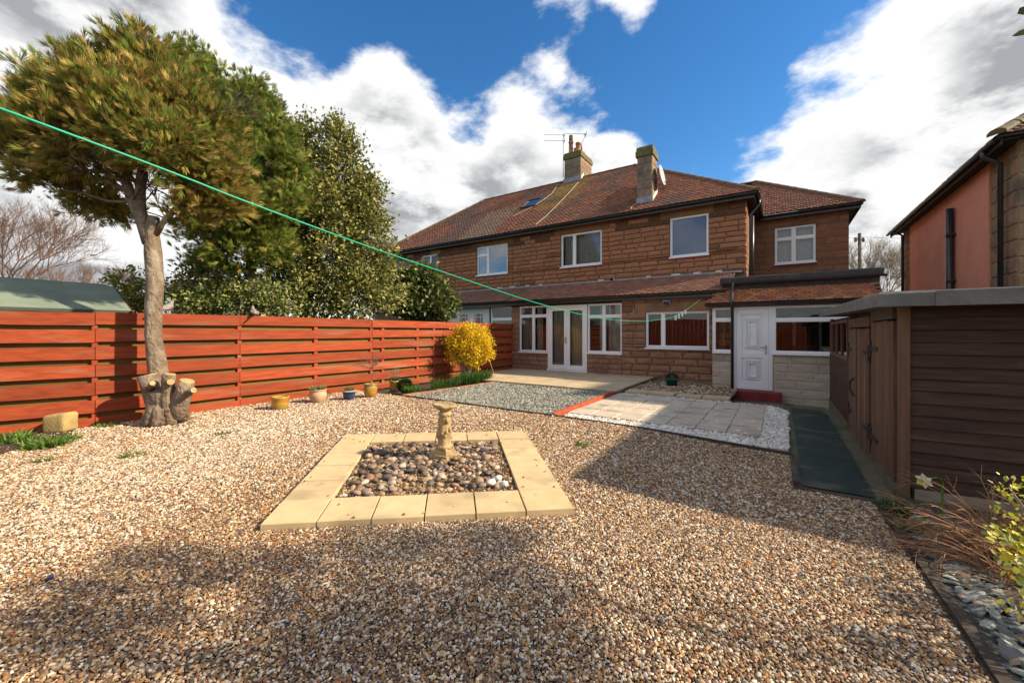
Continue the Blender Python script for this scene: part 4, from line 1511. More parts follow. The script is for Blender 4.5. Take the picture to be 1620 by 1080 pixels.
part('flashing', MB().box(c1x0 - 0.03, c1x1 + 0.03, c1y0 - 0.05, c1y0 - 0.03, roof_z(c1y0) - 0.03, roof_z(c1y0) + 0.2), 'lead', hs)
part('flashing', MB().face([(c1x1 + .04, c1y0, roof_z(c1y0) + .02), (c1x1 + .04, RIDGE_Y, RIDGE_Z + .06), (c1x1 + .04, RIDGE_Y, RIDGE_Z + .22), (c1x1 + .04, c1y0, roof_z(c1y0) + .2)]), 'white_mortar', hs)
pw = c1x1 - c1x0
for k_, (fx_, fy_, h_, r_) in enumerate(((0.30, 0.15, 0.62, 0.115), (0.75, 0.15, 0.46, 0.13), (0.42, 0.42, 0.4, 0.11), (0.55, 0.62, 0.46, 0.115), (0.55, 0.85, 0.40, 0.105))):
    b_ = (c1x0 + fx_ * pw, c1y0 + fy_ * 1.35, c1z1 - 0.02)
    pt = part('chimney_pot', MB().lathe(b_, [(r_ * 1.15, 0), (r_ * 1.1, 0.05), (r_, 0.08), (r_ * 0.92, h_ - 0.08), (r_ * 1.08, h_ - 0.07), (r_ * 1.05, h_), (r_ * 0.8, h_), (r_ * 0.8, h_ - 0.1)], 14), 'terracotta', ch1, True)
    if k_ == 0:
        part('flue_liner', MB().lathe((b_[0], b_[1], b_[2] + h_), [(r_ * 0.9, 0), (r_ * 0.9, 0.30), (r_ * 0.7, 0.31)], 12), 'grey_stone', pt, True)
    if k_ == 3:
        part('cowl', MB().lathe((b_[0], b_[1], b_[2] + h_), [(r_ * 0.9, 0), (r_ * 0.95, 0.16), (r_ * 0.5, 0.24)], 10), 'alu', pt, True)

# dish on the right of the small chimney
dc = ony(1040.5, 277, c2y0 + 0.35)
ds = thing('satellite_dish', 'grey satellite dish fixed to the right side of the small chimney', 'satellite dish', (c2x1, c2y0 + .3, dc.z - 0.1))
mb = MB()
ax = Vector((0.95, -0.02, 0.15)).normalized()
uu = ax.orthogonal().normalized()
vv = ax.cross(uu)
ctr = Vector((c2x1 + 0.17, c2y0 + 0.45, dc.z))
rings = []
for (r_, o_) in ((0.0, 0.0), (0.12, 0.008), (0.24, 0.03), (0.34, 0.062), (0.35, 0.06), (0.24, 0.015), (0.12, -0.008), (0.0, -0.014)):
    i = len(mb.v)
    for j in range(24):
        a = 2 * math.pi * j / 24
        mb.v.append(tuple(ctr + uu * r_ * math.cos(a) + vv * r_ * math.sin(a) + ax * o_))
    rings.append(i)
for a, b in zip(rings, rings[1:]):
    for j in range(24):
        mb.f.append((a + j, a + (j + 1) % 24, b + (j + 1) % 24, b + j))
mb.c = [None] * len(mb.f)
part('reflector', mb, 'dish_grey', ds, True)
part('bracket', MB().tube([(c2x1, c2y0 + .45, dc.z - .1), (c2x1 + .1, c2y0 + .45, dc.z - .1), ctr], 0.022, 8), 'alu', ds)
part('feed_arm', MB().tube([ctr - vv * 0.33, ctr + ax * 0.16 - vv * 0.2], 0.012, 6), 'alu', ds)


def aerial(mast, boom_dir, tiers, label, n_el=9, Lb=0.95):
    root = thing('television_aerial', label, 'aerial', mast[0], 'aerials on the tall chimney')
    part('mast', MB().tube(mast, 0.018, 8), 'alu', root, True)
    top = Vector(mast[-1])
    bd = Vector(boom_dir).normalized()
    sd = bd.cross(Vector((0, 0, 1))).normalized()
    for dz in tiers:
        c = top - Vector((0, 0, dz))
        part('boom', MB().tube([c - bd * 0.1, c + bd * Lb], 0.011, 6), 'alu', root)
        part('reflector', MB().obox(c - bd * 0.06, sd, Vector((0, 0, 1)), bd, 0.36, 0.16, 0.01), 'alu', root)
        el = MB()
        for k_ in range(n_el):
            q = c + bd * (0.06 + (Lb - .08) * k_ / (n_el - 1))
            el.tube([q - sd * 0.11 + Vector((0, 0, .012)), q + sd * 0.11 + Vector((0, 0, .012))], 0.005, 5)
        part('elements', el, 'alu', root)
    return root


a0 = ony(891, 281, c1y0 - 0.02)
a1 = ony(891, 212, c1y0 - 0.02)
aerial([a0, a1], -Vector((CA, SA, -0.02)), (0.06, 0.34), 'tall television aerial with two booms left of the chimney')
b0 = ony(919, 242, c1y0 + .5)
b1 = ony(921, 225, c1y0 + .5)
b2 = ony(925, 217, c1y0 + .5)
b3 = ony(925, 211, c1y0 + .5)
aerial([b0, b1, b2, b3], -Vector((CA, SA, -0.02)), (0.04,), 'shorter television aerial rising from the chimney pots', 9, 0.9)

# cables lying on the slope
def roof_cable(pix, label):
    pts = [slope_hit(u, v) + Vector((0, -0.02, 0.045)) for u, v in pix]
    single('roof_cable', MB().tube(pts, 0.012, 5), 'cable', label, 'cable', tuple(pts[0]))


roof_cable([(884, 293), (873, 308), (860, 318), (840, 330), (812, 344)], 'thin pale cable running from the aerial down past the rooflight')
roof_cable([(915, 290), (905, 302), (884, 324), (865, 343), (848, 357)], 'thin pale cable slanting down the tiles to the gutter')
roof_cable([(1006, 326), (1001, 328), (998, 333)], 'short looped cable at the foot of the small chimney')

# ---- lean-to: wall, openings, roof
f_left = px_rect(821.5, 484, 865.5, 556, YF)
f_door = px_rect(866.5, 482.5, 928.5, 585, YF)
f_right = px_rect(929.5, 480, 983.5, 558, YF)
k_win = px_rect(1021.7, 492.6, 1122, 550.2, YF)
XL0 = -8.05
XP0 = ony(1127, 500, YP).x
lint_k = (k_win[0] - 0.32, XP0 + 0.6, k_win[3], k_win[3] + 0.27)
ZL = ony(1000, 466, 11.8).z
fholes = [f_left, (f_door[0], f_door[1], -0.3, f_door[3]), f_right]
fholes = [(f_left[0], f_right[1], f_left[2], max(f_left[3], f_door[3])), (f_door[0], f_door[1], -0.5, f_door[3])]
lw = wall(hs, 'wall', XL0, XP0 + 0.9, -0.5, ZL + 0.1, YF, fholes + [k_win])


def tint_low(x_, z_):
    t = random.uniform(0.78, 1.06)
    if x_ < f_right[1] + 0.05 and z_ < 1:
        t *= 0.95
        return (t * .9, t * 1.08, t * 1.35)
    if random.random() < 0.12:
        t *= 0.7
    return (t * .88, t * 1.0, t * 1.18)


band = (f_left[0] - .1, f_right[1] + .1, max(f_left[3], f_door[3]), 3.0)
lay(lw, XL0, f_right[1], 0.04, f_left[2], YF, fholes, 0.17, 0.42, SANDM, 0.03, 0.014, tint_low)
lay(lw, XL0, f_left[0], f_left[2], band[2], YF, [], 0.19, 0.3, SANDM, 0.03, 0.014, tint_low)
lay(lw, f_right[1], XP0 + 0.5, 0.02, ZL - 0.12, YF, [k_win, lint_k], 0.19, 0.50, SANDM, 0.05, 0.014, tint_low)
o = part('lintel', MB().box(lint_k[0], lint_k[1], YF - 0.03, YF + 0.05, lint_k[2] + .005, lint_k[3]), 'smooth_stone', lw)
o.color = (1.0, 1.0, 1.1, 1)
part('plinth', MB().box(f_right[1] + 0.05, XP0 + 0.5, YF - 0.035, YF + 0.05, -0.3, 0.015), 'grey_stone', lw)
part('head_board', MB().box(XL0, f_right[1] + 0.12, YF - 0.02, YF + 0.1, band[2] + .002, band[2] + 0.12), 'dark_wood', hs)
LE_Y, LE_Z = 11.78, ZL                               # eave of the lean-to roof
LT_Z = ony(1000, 443, YM).z
lr = part('lean_to_roof', MB().face([(XL0 - .1, LE_Y, LE_Z - .02), (XP0 + .35, LE_Y, LE_Z - .02), (XP0 + .35, YM, LT_Z - .02), (XL0 - .1, YM, LT_Z - .02)])
          .face([(XL0 - .1, LE_Y + .02, LE_Z - .06), (XL0 - .1, YM, LE_Z - .06), (XP0 + .35, YM, LE_Z - .06), (XP0 + .35, LE_Y + .02, LE_Z - .06)]), 'underlay', hs)
tile_slope('roof_tiles', lr, [(XL0 - .1, LE_Y - 0.02, LE_Z), (XP0 + .36, LE_Y - 0.02, LE_Z), (XP0 + .36, YM - .03, LT_Z), (XL0 - .1, YM - .03, LT_Z)], palette=RED + BRN, tg=0.10)
part('flashing', MB().obox(((XL0 + XC) / 2 - .1, YM - 0.06, LT_Z + 0.03), (1, 0, 0), (0, .85, .5), (0, -.5, .85), XC - XL0, 0.16, 0.012), 'lead', hs)
for u in (790, 812, 836, 860, 955, 966, 973, 1024, 1067, 1103, 1140):
    p = ony(u, 440, YM)
    part('mortar_patch', MB().obox((p.x + random.uniform(-.1, .1), YM - 0.07, LT_Z + 0.06), (1, 0, 0), (0, 1, 0), (0, 0, 1), random.uniform(0.12, 0.28), 0.06, 0.06), 'white_mortar', hs)
part('fascia', MB().box(XL0 - .1, XP0 + .3, LE_Y + .03, LE_Y + .055, LE_Z - .16, LE_Z - .03), 'black_paint', hs)
part('soffit', MB().box(XL0 - .1, XP0 + .3, LE_Y + .056, YF - .06, LE_Z - .15, LE_Z - .135), 'dark_wood', hs)
gutter(hs, (XL0 - .1, LE_Y - .03, LE_Z - .03), (XP0 + .3, LE_Y - .03, LE_Z - .03), (0, -1, 0), 0.055)
room(hs, f_left[0] - .1, f_right[1] + .4, YF + .26, YF + 3.2, 0.12, 2.35)
room(hs, k_win[0] - .2, k_win[1] + .2, YF + .26, YF + 2.4, 0.12, 2.35, 'room_wood')
wl = window(hs, *f_left, YF, [(0, .5, 0, .78), (.5, 1, 0, .78), (0, .5, .78, 1), (.5, 1, .78, 1)], 0.042)
curtain(wl, f_left[0] + .02, f_left[0] + (f_left[1] - f_left[0]) * .48, f_left[2], f_left[3], YF + .22)
curtain(wl, f_left[0] + (f_left[1] - f_left[0]) * .52, f_left[1] - .3, f_left[2], f_left[3], YF + .22)
wr = window(hs, *f_right, YF, [(0, .48, 0, .74), (.48, 1, 0, .74), (0, .48, .74, 1), (.48, 1, .74, 1)], 0.042)
curtain(wr, f_right[0] + .32, f_right[0] + .55, f_right[2], f_right[3], YF + .22)
curtain(wr, f_right[0] + .62, f_right[1] - .04, f_right[2], f_right[3], YF + .22)
dx0, dx1 = f_door[0], f_door[1]
dz0, dz1 = 0.105, f_door[3]
fr = part('french_door', MB().box(dx0, dx0 + .06, YF, YF + .09, dz0, dz1).box(dx1 - .06, dx1, YF, YF + .09, dz0, dz1).box(dx0 + .06, dx1 - .06, YF, YF + .09, dz1 - .07, dz1)
          .box(dx0 - .01, dx1 + .01, YF - .04, YF + .09, dz0 - .05, dz0 + .0), 'upvc', hs)
mid = (dx0 + dx1) / 2
for s_i, (a, b) in enumerate(((dx0 + .062, mid - .004), (mid + .004, dx1 - .062))):
    part('leaf', MB().box(a, a + .10, YF + .012, YF + .075, dz0 + .01, dz1 - .072).box(b - .10, b, YF + .012, YF + .075, dz0 + .01, dz1 - .072)
         .box(a + .10, b - .10, YF + .012, YF + .075, dz0 + .01, dz0 + .15).box(a + .10, b - .10, YF + .012, YF + .075, dz1 - .18, dz1 - .072), 'upvc', fr)
    part('pane', MB().face([(a + .10, YF + .045, dz0 + .15), (b - .10, YF + .045, dz0 + .15), (b - .10, YF + .045, dz1 - .18), (a + .10, YF + .045, dz1 - .18)]), 'glass', fr)
curtain(fr, dx0 + .1, mid - .03, dz0 + .02, dz1 - .1, YF + .2, 'curtain', .03, 30)
curtain(fr, mid + .06, dx1 - .12, dz0 + .02, dz1 - .1, YF + .2, 'curtain', .03, 30)
part('handle', MB().obox((mid - .04, YF - .005, dz0 + .98), (1, 0, 0), (0, 1, 0), (0, 0, 1), .035, .02, .2).tube([(mid - .04, YF - .03, dz0 + 1.02), (mid - .14, YF - .05, dz0 + 1.02)], 0.011, 6), 'brass', fr)
kw = window(hs, *k_win, YF, [(0, .285, 0, 1), (.285, 1, 0, 1)], 0.048)
n_b = 22
for k_ in range(n_b):
    x_ = k_win[0] + .05 + (k_win[1] - k_win[0] - .1) * (k_ + .5) / n_b
    part('blind_slat', MB().obox((x_, YF + .2, (k_win[2] + k_win[3]) / 2 - .06), Vector((.8, .6, 0)), Vector((-.6, .8, 0)), (0, 0, 1), 0.055, 0.003, k_win[3] - k_win[2] - .2), 'behind_glass', kw)
# lamp and small hook ornament on the kitchen wall
lp = ony(1055, 479, YF - .1)
fl = thing('floodlight', 'small grey floodlight above the kitchen window', 'light', (lp.x, YF - .03, lp.z - .05))
part('housing', MB().obox((lp.x, YF - .13, lp.z), (1, 0, 0), Vector((0, .9, .43)), Vector((0, -.43, .9)), .19, .07, .13), 'grey_plastic', fl)
part('glass', MB().obox((lp.x, YF - .17, lp.z - .018), (1, 0, 0), Vector((0, .9, .43)), Vector((0, -.43, .9)), .16, .008, .10), 'solar', fl)
part('bracket', MB().box(lp.x - .03, lp.x + .03, YF - .1, YF - .028, lp.z - .05, lp.z - .02), 'black_paint', fl)
hk = ony(1003, 493, YF - .05)
single('wall_hook', MB().tube([(hk.x, YF - .03, hk.z + .07), (hk.x, YF - .09, hk.z + .05), (hk.x + .02, YF - .10, hk.z - .03), (hk.x + .05, YF - .08, hk.z - .05)], [.012, .014, .012, .008], 6).tube([(hk.x - .05, YF - .07, hk.z - .06), (hk.x, YF - .09, hk.z + .04)], .01, 6), 'cable',
       'little pale hook on the stone between french doors and kitchen window', 'hook', (hk.x, YF - .03, hk.z - .06))

# ---- porch
XP1 = 1.75
p_small = px_rect(1130, 486.5, 1159, 556, YP)
p_door = px_rect(1161, 486, 1222.5, 616, YP)
p_big = (ony(1223.5, 500, YP).x, XP1 - .3, ony(1268, 559, YP).z, ony(1268, 484, YP).z)
PT = max(p_door[3], p_big[3]) + 0.02
po = part('porch_wall', MB().box(XP0, p_door[0], YP, YP + .2, -.5, p_small[2]).box(p_door[1], XP1, YP, YP + .2, -.5, p_big[2])
          .box(XP0, XP1, YP, YP + .2, PT, PT + .16).box(XP0, XP0 + .05, YP + .2, YF, -.5, PT + .16).box(XP1 - .2, XP1, YP + .2, YW - .3, -.5, PT + .3)
          .box(XP1 - .3, XP1, YP + .02, YP + .18, p_big[2], PT), 'pale_stone', hs)
lay(po, XP0, p_door[0] - .01, -.42, p_small[2] - .05, YP, [], .195, .42, PALEM, .016, .004, lambda a, b: random.uniform(.92, 1.06))
lay(po, p_door[1] + .01, XP1, -.42, p_big[2] - .05, YP, [], .195, .62, PALEM, .018, .004, lambda a, b: random.uniform(.9, 1.06))
part('head_board', MB().box(XP0 - .02, XP1, YP - .015, YP - .002, PT - .005, PT + .155), 'sill_red', hs)
ps = window(hs, p_small[0] - .02, p_small[1] + .01, p_small[2], PT - .006, YP, [(0, 1, 0, .72), (0, 1, .72, 1)], 0.04, recess=.0)
part('post', MB().box(XP0 + .002, p_small[0] - .022, YP + .0, YP + .09, p_small[2], PT - .006), 'upvc', ps)
pb = window(hs, p_big[0], p_big[1], p_big[2], PT - .006, YP, [(0, 1, 0, .70), (0, 1, .70, 1)], 0.04, recess=.0)
dd0, dd1, dzb, dzt = p_door[0], p_door[1] - .02, p_door[2], PT - .006
pd = part('porch_door', MB().box(dd0, dd0 + .06, YP, YP + .09, dzb, dzt).box(dd1 - .06, dd1, YP, YP + .09, dzb, dzt).box(dd0 + .06, dd1 - .06, YP, YP + .09, dzt - .06, dzt).box(dd0 + .06, dd1 - .06, YP - .01, YP + .09, dzb, dzb + .045)
          .box(dd1 + .002, p_big[0], YP, YP + .09, dzb, dzt), 'upvc', hs)
la, lb, lc, ld = dd0 + .064, dd1 - .064, dzb + .05, dzt - .064
leaf = part('leaf', MB().box(la, lb, YP + .050, YP + .075, lc, ld).box(la, la + .11, YP + .015, YP + .049, lc, ld).box(lb - .11, lb, YP + .015, YP + .049, lc, ld)
            .box(la + .11, lb - .11, YP + .015, YP + .049, lc, lc + .13).box(la + .11, lb - .11, YP + .015, YP + .049, ld - .12, ld).box(la + .11, lb - .11, YP + .015, YP + .049, lc + .74, lc + .86), 'upvc', pd)
for (z0_, z1_) in ((lc + .99, ld - .22), (lc + .20, lc + .68)):
    xm = (la + lb) / 2
    for e in (0, .055):
        a, b, c, d = xm - .15 + e, xm + .15 - e, z0_ + e, z1_ - e
        yq = YP + .012 - e * .12
        part('moulding', MB().box(a, a + .022, yq, YP + .051, c, d).box(b - .022, b, yq, YP + .051, c, d).box(a + .022, b - .022, yq, YP + .051, c, c + .022).box(a + .022, b - .022, yq, YP + .051, d - .022, d), 'upvc', pd)
part('handle', MB().obox((lb - .055, YP + .008, lc + .95), (1, 0, 0), (0, 1, 0), (0, 0, 1), .035, .014, .22).tube([(lb - .055, YP - .03, lc + 1.0), (lb - .17, YP - .035, lc + 1.0)], .011, 6), 'alu', pd)
# porch room with what shows through the panes
part('room', MB().face([(XP0 + .06, YF - .005, -.1), (k_win[1] + .6, YF - .005, -.1), (k_win[1] + .6, YF - .005, 2.1), (XP0 + .06, YF - .005, 2.1)]), 'room_wood', hs)
room(hs, XP0 + .9, XP1 - .21, YP + .21, 15.4, -.1, PT + .15, 'room_wood')
iw = part('inner_window', MB().box(.35, .43, 14.9, 15.0, .7, 1.9).box(1.0, 1.06, 14.9, 15.0, .7, 1.9).box(.43, 1.0, 14.9, 15.0, .7, .78).box(.43, 1.0, 14.9, 15.0, 1.82, 1.9), 'upvc', hs)
cpx = ony(1268, 545, 13.0)
chair = thing('kitchen_chair', 'dark red chair seen through the porch window', 'chair', (cpx.x, 13.0, -.1))
part('seat', MB().box(cpx.x - .22, cpx.x + .22, 12.8, 13.2, .33, .38), 'behind_glass', chair)
part('backrest', MB().box(cpx.x - .22, cpx.x + .22, 13.2, 13.24, .55, .98), 'behind_glass', chair)
for sx_ in (-.2, .2):
    for sy_ in (12.83, 13.22):
        part('leg', MB().box(cpx.x + sx_ - .02, cpx.x + sx_ + .02, sy_ - .02, sy_ + .02, -.1, .33 if sy_ < 13 else 1.0), 'pale_twig', chair)
tp = ony(1309, 553, YP + .3)
tub = thing('storage_tub', 'white tub with yellow rim behind the porch window', 'tub', (tp.x, YP + .32, p_big[2] + .0))
part('shelf', MB().box(p_big[0], p_big[1], YP + .205, YP + .45, p_big[2] - .03, p_big[2] - .004), 'upvc', hs)
part('body', MB().lathe((tp.x, YP + .33, p_big[2]), [(.08, 0), (.10, .13)], 16), 'tub_white', tub, True)
part('rim', MB().lathe((tp.x, YP + .33, p_big[2] + .131), [(.108, 0), (.108, .03), (.09, .03)], 16), 'tub_lid', tub, True)
hp = ony(1146, 550, YP + .28)
pp = thing('window_plant', 'palm plant in a terracotta pot inside the narrow porch window', 'plant', (hp.x, YP + .28, p_small[2]))
part('pot', MB().lathe((hp.x, YP + .28, p_small[2]), [(.06, 0), (.085, .16), (.09, .16), (.09, .19), (.07, .19)], 14), 'terracotta', pp, True)
part('stem', MB().tube([(hp.x, YP + .28, p_small[2] + .15), (hp.x - .02, YP + .28, p_small[2] + .5)], .022, 6), 'pale_twig', pp)
for k_ in range(11):
    a = k_ * 2.4
    q = Vector((hp.x - .02, YP + .28, p_small[2] + .48))
    dv = Vector((math.cos(a), math.sin(a) * .25, 0))
    mb = MB()
    pts = [q, q + dv * .09 + Vector((0, 0, .10 + .05 * random.random())), q + dv * .20 + Vector((0, 0, .08)), q + dv * .26 + Vector((0, 0, -.03))]
    mb.tube(pts, [.008, .016, .012, .003], 4, c=(.05, .14, .03))
    part('frond', mb, 'leaf_gloss', pp)

# porch roof: flat top with dark fascia, tiled skirt below
SK_Y0, SK_Z0 = YP - .2, ony(1225, 476, YP - .2).z
SK_Y1, SK_Z1 = YP + .22, ony(1270, 454, YP + .22).z
pr_ = part('porch_roof', MB().face([(XP0 - .16, SK_Y0, SK_Z0 - .02), (XP1 + .1, SK_Y0, SK_Z0 - .02), (XP1 + .1, SK_Y1, SK_Z1 - .02), (XP0 + .1, SK_Y1, SK_Z1 - .02)])
           .face([(XP0 - .16, YF + .1, SK_Z0 - .02), (XP0 - .16, SK_Y0, SK_Z0 - .02), (XP0 + .1, SK_Y1, SK_Z1 - .02), (XP0 + .1, YF + .1, SK_Z1 - .02)]), 'underlay', hs)
tile_slope('roof_tiles', pr_, [(XP0 - .18, SK_Y0 - .02, SK_Z0), (XP1 + .1, SK_Y0 - .02, SK_Z0), (XP1 + .1, SK_Y1, SK_Z1), (XP0 + .12, SK_Y1, SK_Z1)], palette=ORANGE + RED[:3], tg=.085, th=.018)
part('fascia', MB().box(XP0 - .14, XP1 + .08, SK_Y0 + .035, SK_Y0 + .06, SK_Z0 - .10, SK_Z0 - .025), 'black_paint', hs)
gutter(hs, (XP0 - .16, SK_Y0 - .02, SK_Z0 - .03), (XP1 + .1, SK_Y0 - .02, SK_Z0 - .03), (0, -1, 0), .045)
FT = ony(1270, 431, YP + .2).z
XFR = ony(1394, 430, YP + .1).x
mat('dark_felt', (.062, .05, .046), (.045, .037, .035), (.085, .07, .06), scale=6, bump=.4, bscale=60)
part('flat_roof', MB().box(XP0 + .2, XFR, YP + .24, YM - .06, SK_Z1 - .01, FT - .14).box(XC + .15, XFR, YM - .059, YW - .02, SK_Z1 - .01, FT - .14).cbox(XP0 + .16, XFR + .06, YP + .16, YM - .07, FT - .139, FT, .03).cbox(XC + .16, XFR + .06, YM - .07, YW - .03, FT - .139, FT, .03), 'dark_felt', hs)
gutter(hs, (XP0 + .18, YP + .12, FT - .155), (XFR + .1, YP + .12, FT - .155), (0, -1, 0), .05)
dpx = ony(1158.5, 520, YP - .06).x
part('downpipe', MB().tube([(dpx, YP + .08, FT - .17), (dpx, YP + .02, FT - .3), (dpx, SK_Y0 - .05, SK_Z0 + .06), (dpx, SK_Y0 - .05, SK_Z0 - .08), (dpx, YP - .075, SK_Z0 - .24), (dpx, YP - .075, -.38)], .034, 10), 'black_paint', hs, True)
# red step
s0, s1 = ony(1146, 625, YP - .35).x, ony(1237, 625, YP - .35).x
stp = thing('door_step', 'red painted concrete step at the white porch door', 'step', ((s0 + s1) / 2, YP - .2, -.37))
part('tread', MB().cbox(s0, s1, YP - .36, YP - .052, -.37, dzb - .01, .012), 'red_paint', stp)
part('base_slab', MB().box(s0 - .02, s1 + .22, YP - .62, YP - .362, -.40, -.30), 'timber_edge', stp)

# ---- side wing set back on the right
w_wing = px_rect(1226, 357.5, 1290.5, 415.5, YW)
XW1 = ony(1343, 400, YW).x
wg = wall(hs, 'wing_wall', XC, XW1, -.4, 5.32, YW, [w_wing])
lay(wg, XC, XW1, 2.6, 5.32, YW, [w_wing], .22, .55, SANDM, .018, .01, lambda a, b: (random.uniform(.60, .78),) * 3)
part('wall', MB().box(XW1 - .25, XW1, YW + .251, 24, -.4, 5.32), 'mortar', hs)
wv = window(hs, *w_wing, YW, [(0, .47, 0, .68), (.47, 1, 0, .68), (0, .47, .68, 1), (.47, 1, .68, 1)], .05, sillmat='sill_red')
curtain(wv, w_wing[0], w_wing[1], w_wing[2], w_wing[3], YW + .26, 'lace', .02, 36)
room(hs, w_wing[0] - .3, w_wing[1] + .3, YW + .26, YW + 2.2, 2.7, 5.1)
WEY, WEX = YW - .3, XW1 + .3
ww_ = 2.93
WR = (WEX - ww_, WEY + ww_, EAVE_Z + ww_ * RSL)
wr_ = part('wing_roof', MB().face([(XC - .2, WEY, EAVE_Z - .02), (WEX, WEY, EAVE_Z - .02), (WR[0], WR[1], WR[2] - .02), (XC - 3, WR[1], WR[2] - .02), (XC - 3, WEY + 1, EAVE_Z + RSL - .02)])
           .face([(WEX, WEY, EAVE_Z - .02), (WEX, WEY + 2 * ww_, EAVE_Z - .02), (WR[0], WR[1], WR[2] - .02)])
           .face([(XC, WEY, EAVE_Z - .06), (XC, 23, EAVE_Z - .06), (WEX, 23, EAVE_Z - .06), (WEX, WEY, EAVE_Z - .06)]), 'underlay', hs)
tile_slope('roof_tiles', wr_, [(XC - .1, WEY - .03, EAVE_Z), (WEX + .03, WEY - .03, EAVE_Z), WR, (XC - .1, WR[1], WR[2])], palette=BRN + RED[:2])
tile_slope('roof_tiles', wr_, [(WEX + .03, WEY, EAVE_Z), (WEX + .03, WEY + 2 * ww_, EAVE_Z), WR], palette=BRN)
ridge_run(wr_, (WEX, WEY, EAVE_Z + .02), (WR[0], WR[1], WR[2] + .02), .11)
ridge_run(wr_, WR, (XC - 2.2, WR[1], WR[2]), .1)
part('fascia', MB().box(XC + .26, WEX - .04, WEY + .04, WEY + .065, EAVE_Z - .17, EAVE_Z - .03), 'black_paint', hs)
part('soffit', MB().box(XC + .26, WEX - .04, WEY + .066, YW - .02, EAVE_Z - .085, EAVE_Z - .065), 'dark_wood', hs)
gutter(hs, (XC + .3, WEY - .03, EAVE_Z - .045), (WEX, WEY - .03, EAVE_Z - .045), (0, -1, 0))
part('fascia', MB().box(WEX - .065, WEX - .04, WEY + .066, 22, EAVE_Z - .17, EAVE_Z - .03), 'dark_wood', hs)

# ------------------------------------------------------------------ attached house on the left
nb = thing('attached_house', 'adjoining brown stone house to the left under the same tiled roof', 'house', ((XLEFT + XPARTY) / 2, YF, 0))
n_big = px_rect(754.5, 388, 803, 434, YM)
n_sm = px_rect(667, 403, 692, 434, YM)
n_cr = (ony(604, 420, YM + .4).x, ony(627, 420, YM + .4).x, 3.2, 4.35)
lin_b = (n_big[0] - .3, n_big[1] + .3, n_big[3], n_big[3] + .3)
nw = wall(nb, 'wall', XLEFT, XPARTY - .002, -.3, 5.32, YM, [n_big, n_sm])
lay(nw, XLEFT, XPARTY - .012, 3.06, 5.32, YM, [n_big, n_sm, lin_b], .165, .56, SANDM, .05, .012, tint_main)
o = part('lintel', MB().box(lin_b[0] + .006, lin_b[1] - .006, YM - .022, YM + .05, lin_b[2] + .006, lin_b[3] - .006), 'smooth_stone', nw)
o.color = (.75, .72, .7, 1)
cw = part('cream_wall', MB().box(XLEFT - 3.2, n_cr[0], YM + .4, YM + .65, -.3, 5.32).box(n_cr[1], XLEFT - .001, YM + .4, YM + .65, -.3, 5.32).box(n_cr[0], n_cr[1], YM + .4, YM + .65, -.3, n_cr[2]).box(n_cr[0], n_cr[1], YM + .4, YM + .65, n_cr[3], 5.32), 'cream_render', nb)
w1 = window(nb, *n_big, YM, [(0, .36, 0, .7), (0, .36, .7, 1), (.36, 1, 0, 1)], .055, glass='glass_mirror')
curtain(w1, n_big[0] + .05, n_big[0] + .6, n_big[2], n_big[3], YM + .25, 'curtain')
w2 = window(nb, *n_sm, YM, [(0, .55, 0, 1), (.55, 1, 0, 1)], .05)
w3 = window(nb, *n_cr, YM + .4, [(0, .5, 0, 1), (.5, 1, 0, 1)], .05)
room(nb, n_sm[0] - .3, n_big[1] + .3, YM + .26, YM + 2.6, 2.7, 5.1)
room(nb, n_cr[0] - .3, n_cr[1] + .3, YM + .66, YM + 2.6, 2.7, 5.1)
XEL = XLEFT - 2.0
LRX = ony(768, 321, RIDGE_Y).x
nrf = part('roof', MB().face([(XEL, EAVE_Y, EAVE_Z - .02), (XPARTY - .002, EAVE_Y, EAVE_Z - .02), (XPARTY - .002, RIDGE_Y, RIDGE_Z - .02), (LRX, RIDGE_Y, RIDGE_Z - .02)])
            .face([(XEL, BACK_Y, EAVE_Z - .02), (XEL, EAVE_Y, EAVE_Z - .02), (LRX, RIDGE_Y, RIDGE_Z - .02)])
            .face([(XPARTY - .002, BACK_Y, EAVE_Z - .02), (XEL, BACK_Y, EAVE_Z - .02), (LRX, RIDGE_Y, RIDGE_Z - .02), (XPARTY - .002, RIDGE_Y, RIDGE_Z - .02)])
            .face([(XEL, EAVE_Y, EAVE_Z - .06), (XEL, BACK_Y, EAVE_Z - .06), (XPARTY - .002, BACK_Y, EAVE_Z - .06), (XPARTY - .002, EAVE_Y, EAVE_Z - .06)]), 'underlay', nb)


def grey_patch(p, c):
    g_ = noise.noise(p * .55 + Vector((1.4, 2, 1)))
    if g_ > .05:
        t = min(.8, (g_ - .05) * 3)
        c = tuple(a * (1 - t) + b * t for a, b in zip(c, (.19, .125, .10)))
    d = p.x - (skc.x - .5 - (p.z - EAVE_Z) * .1)
    if -1.4 < d < .4 and p.z < skc.z:
        t = .7 * random.uniform(.5, 1)
        c = tuple(a * (1 - t) + b * t for a, b in zip(c, (.30, .25, .19)))
    return c


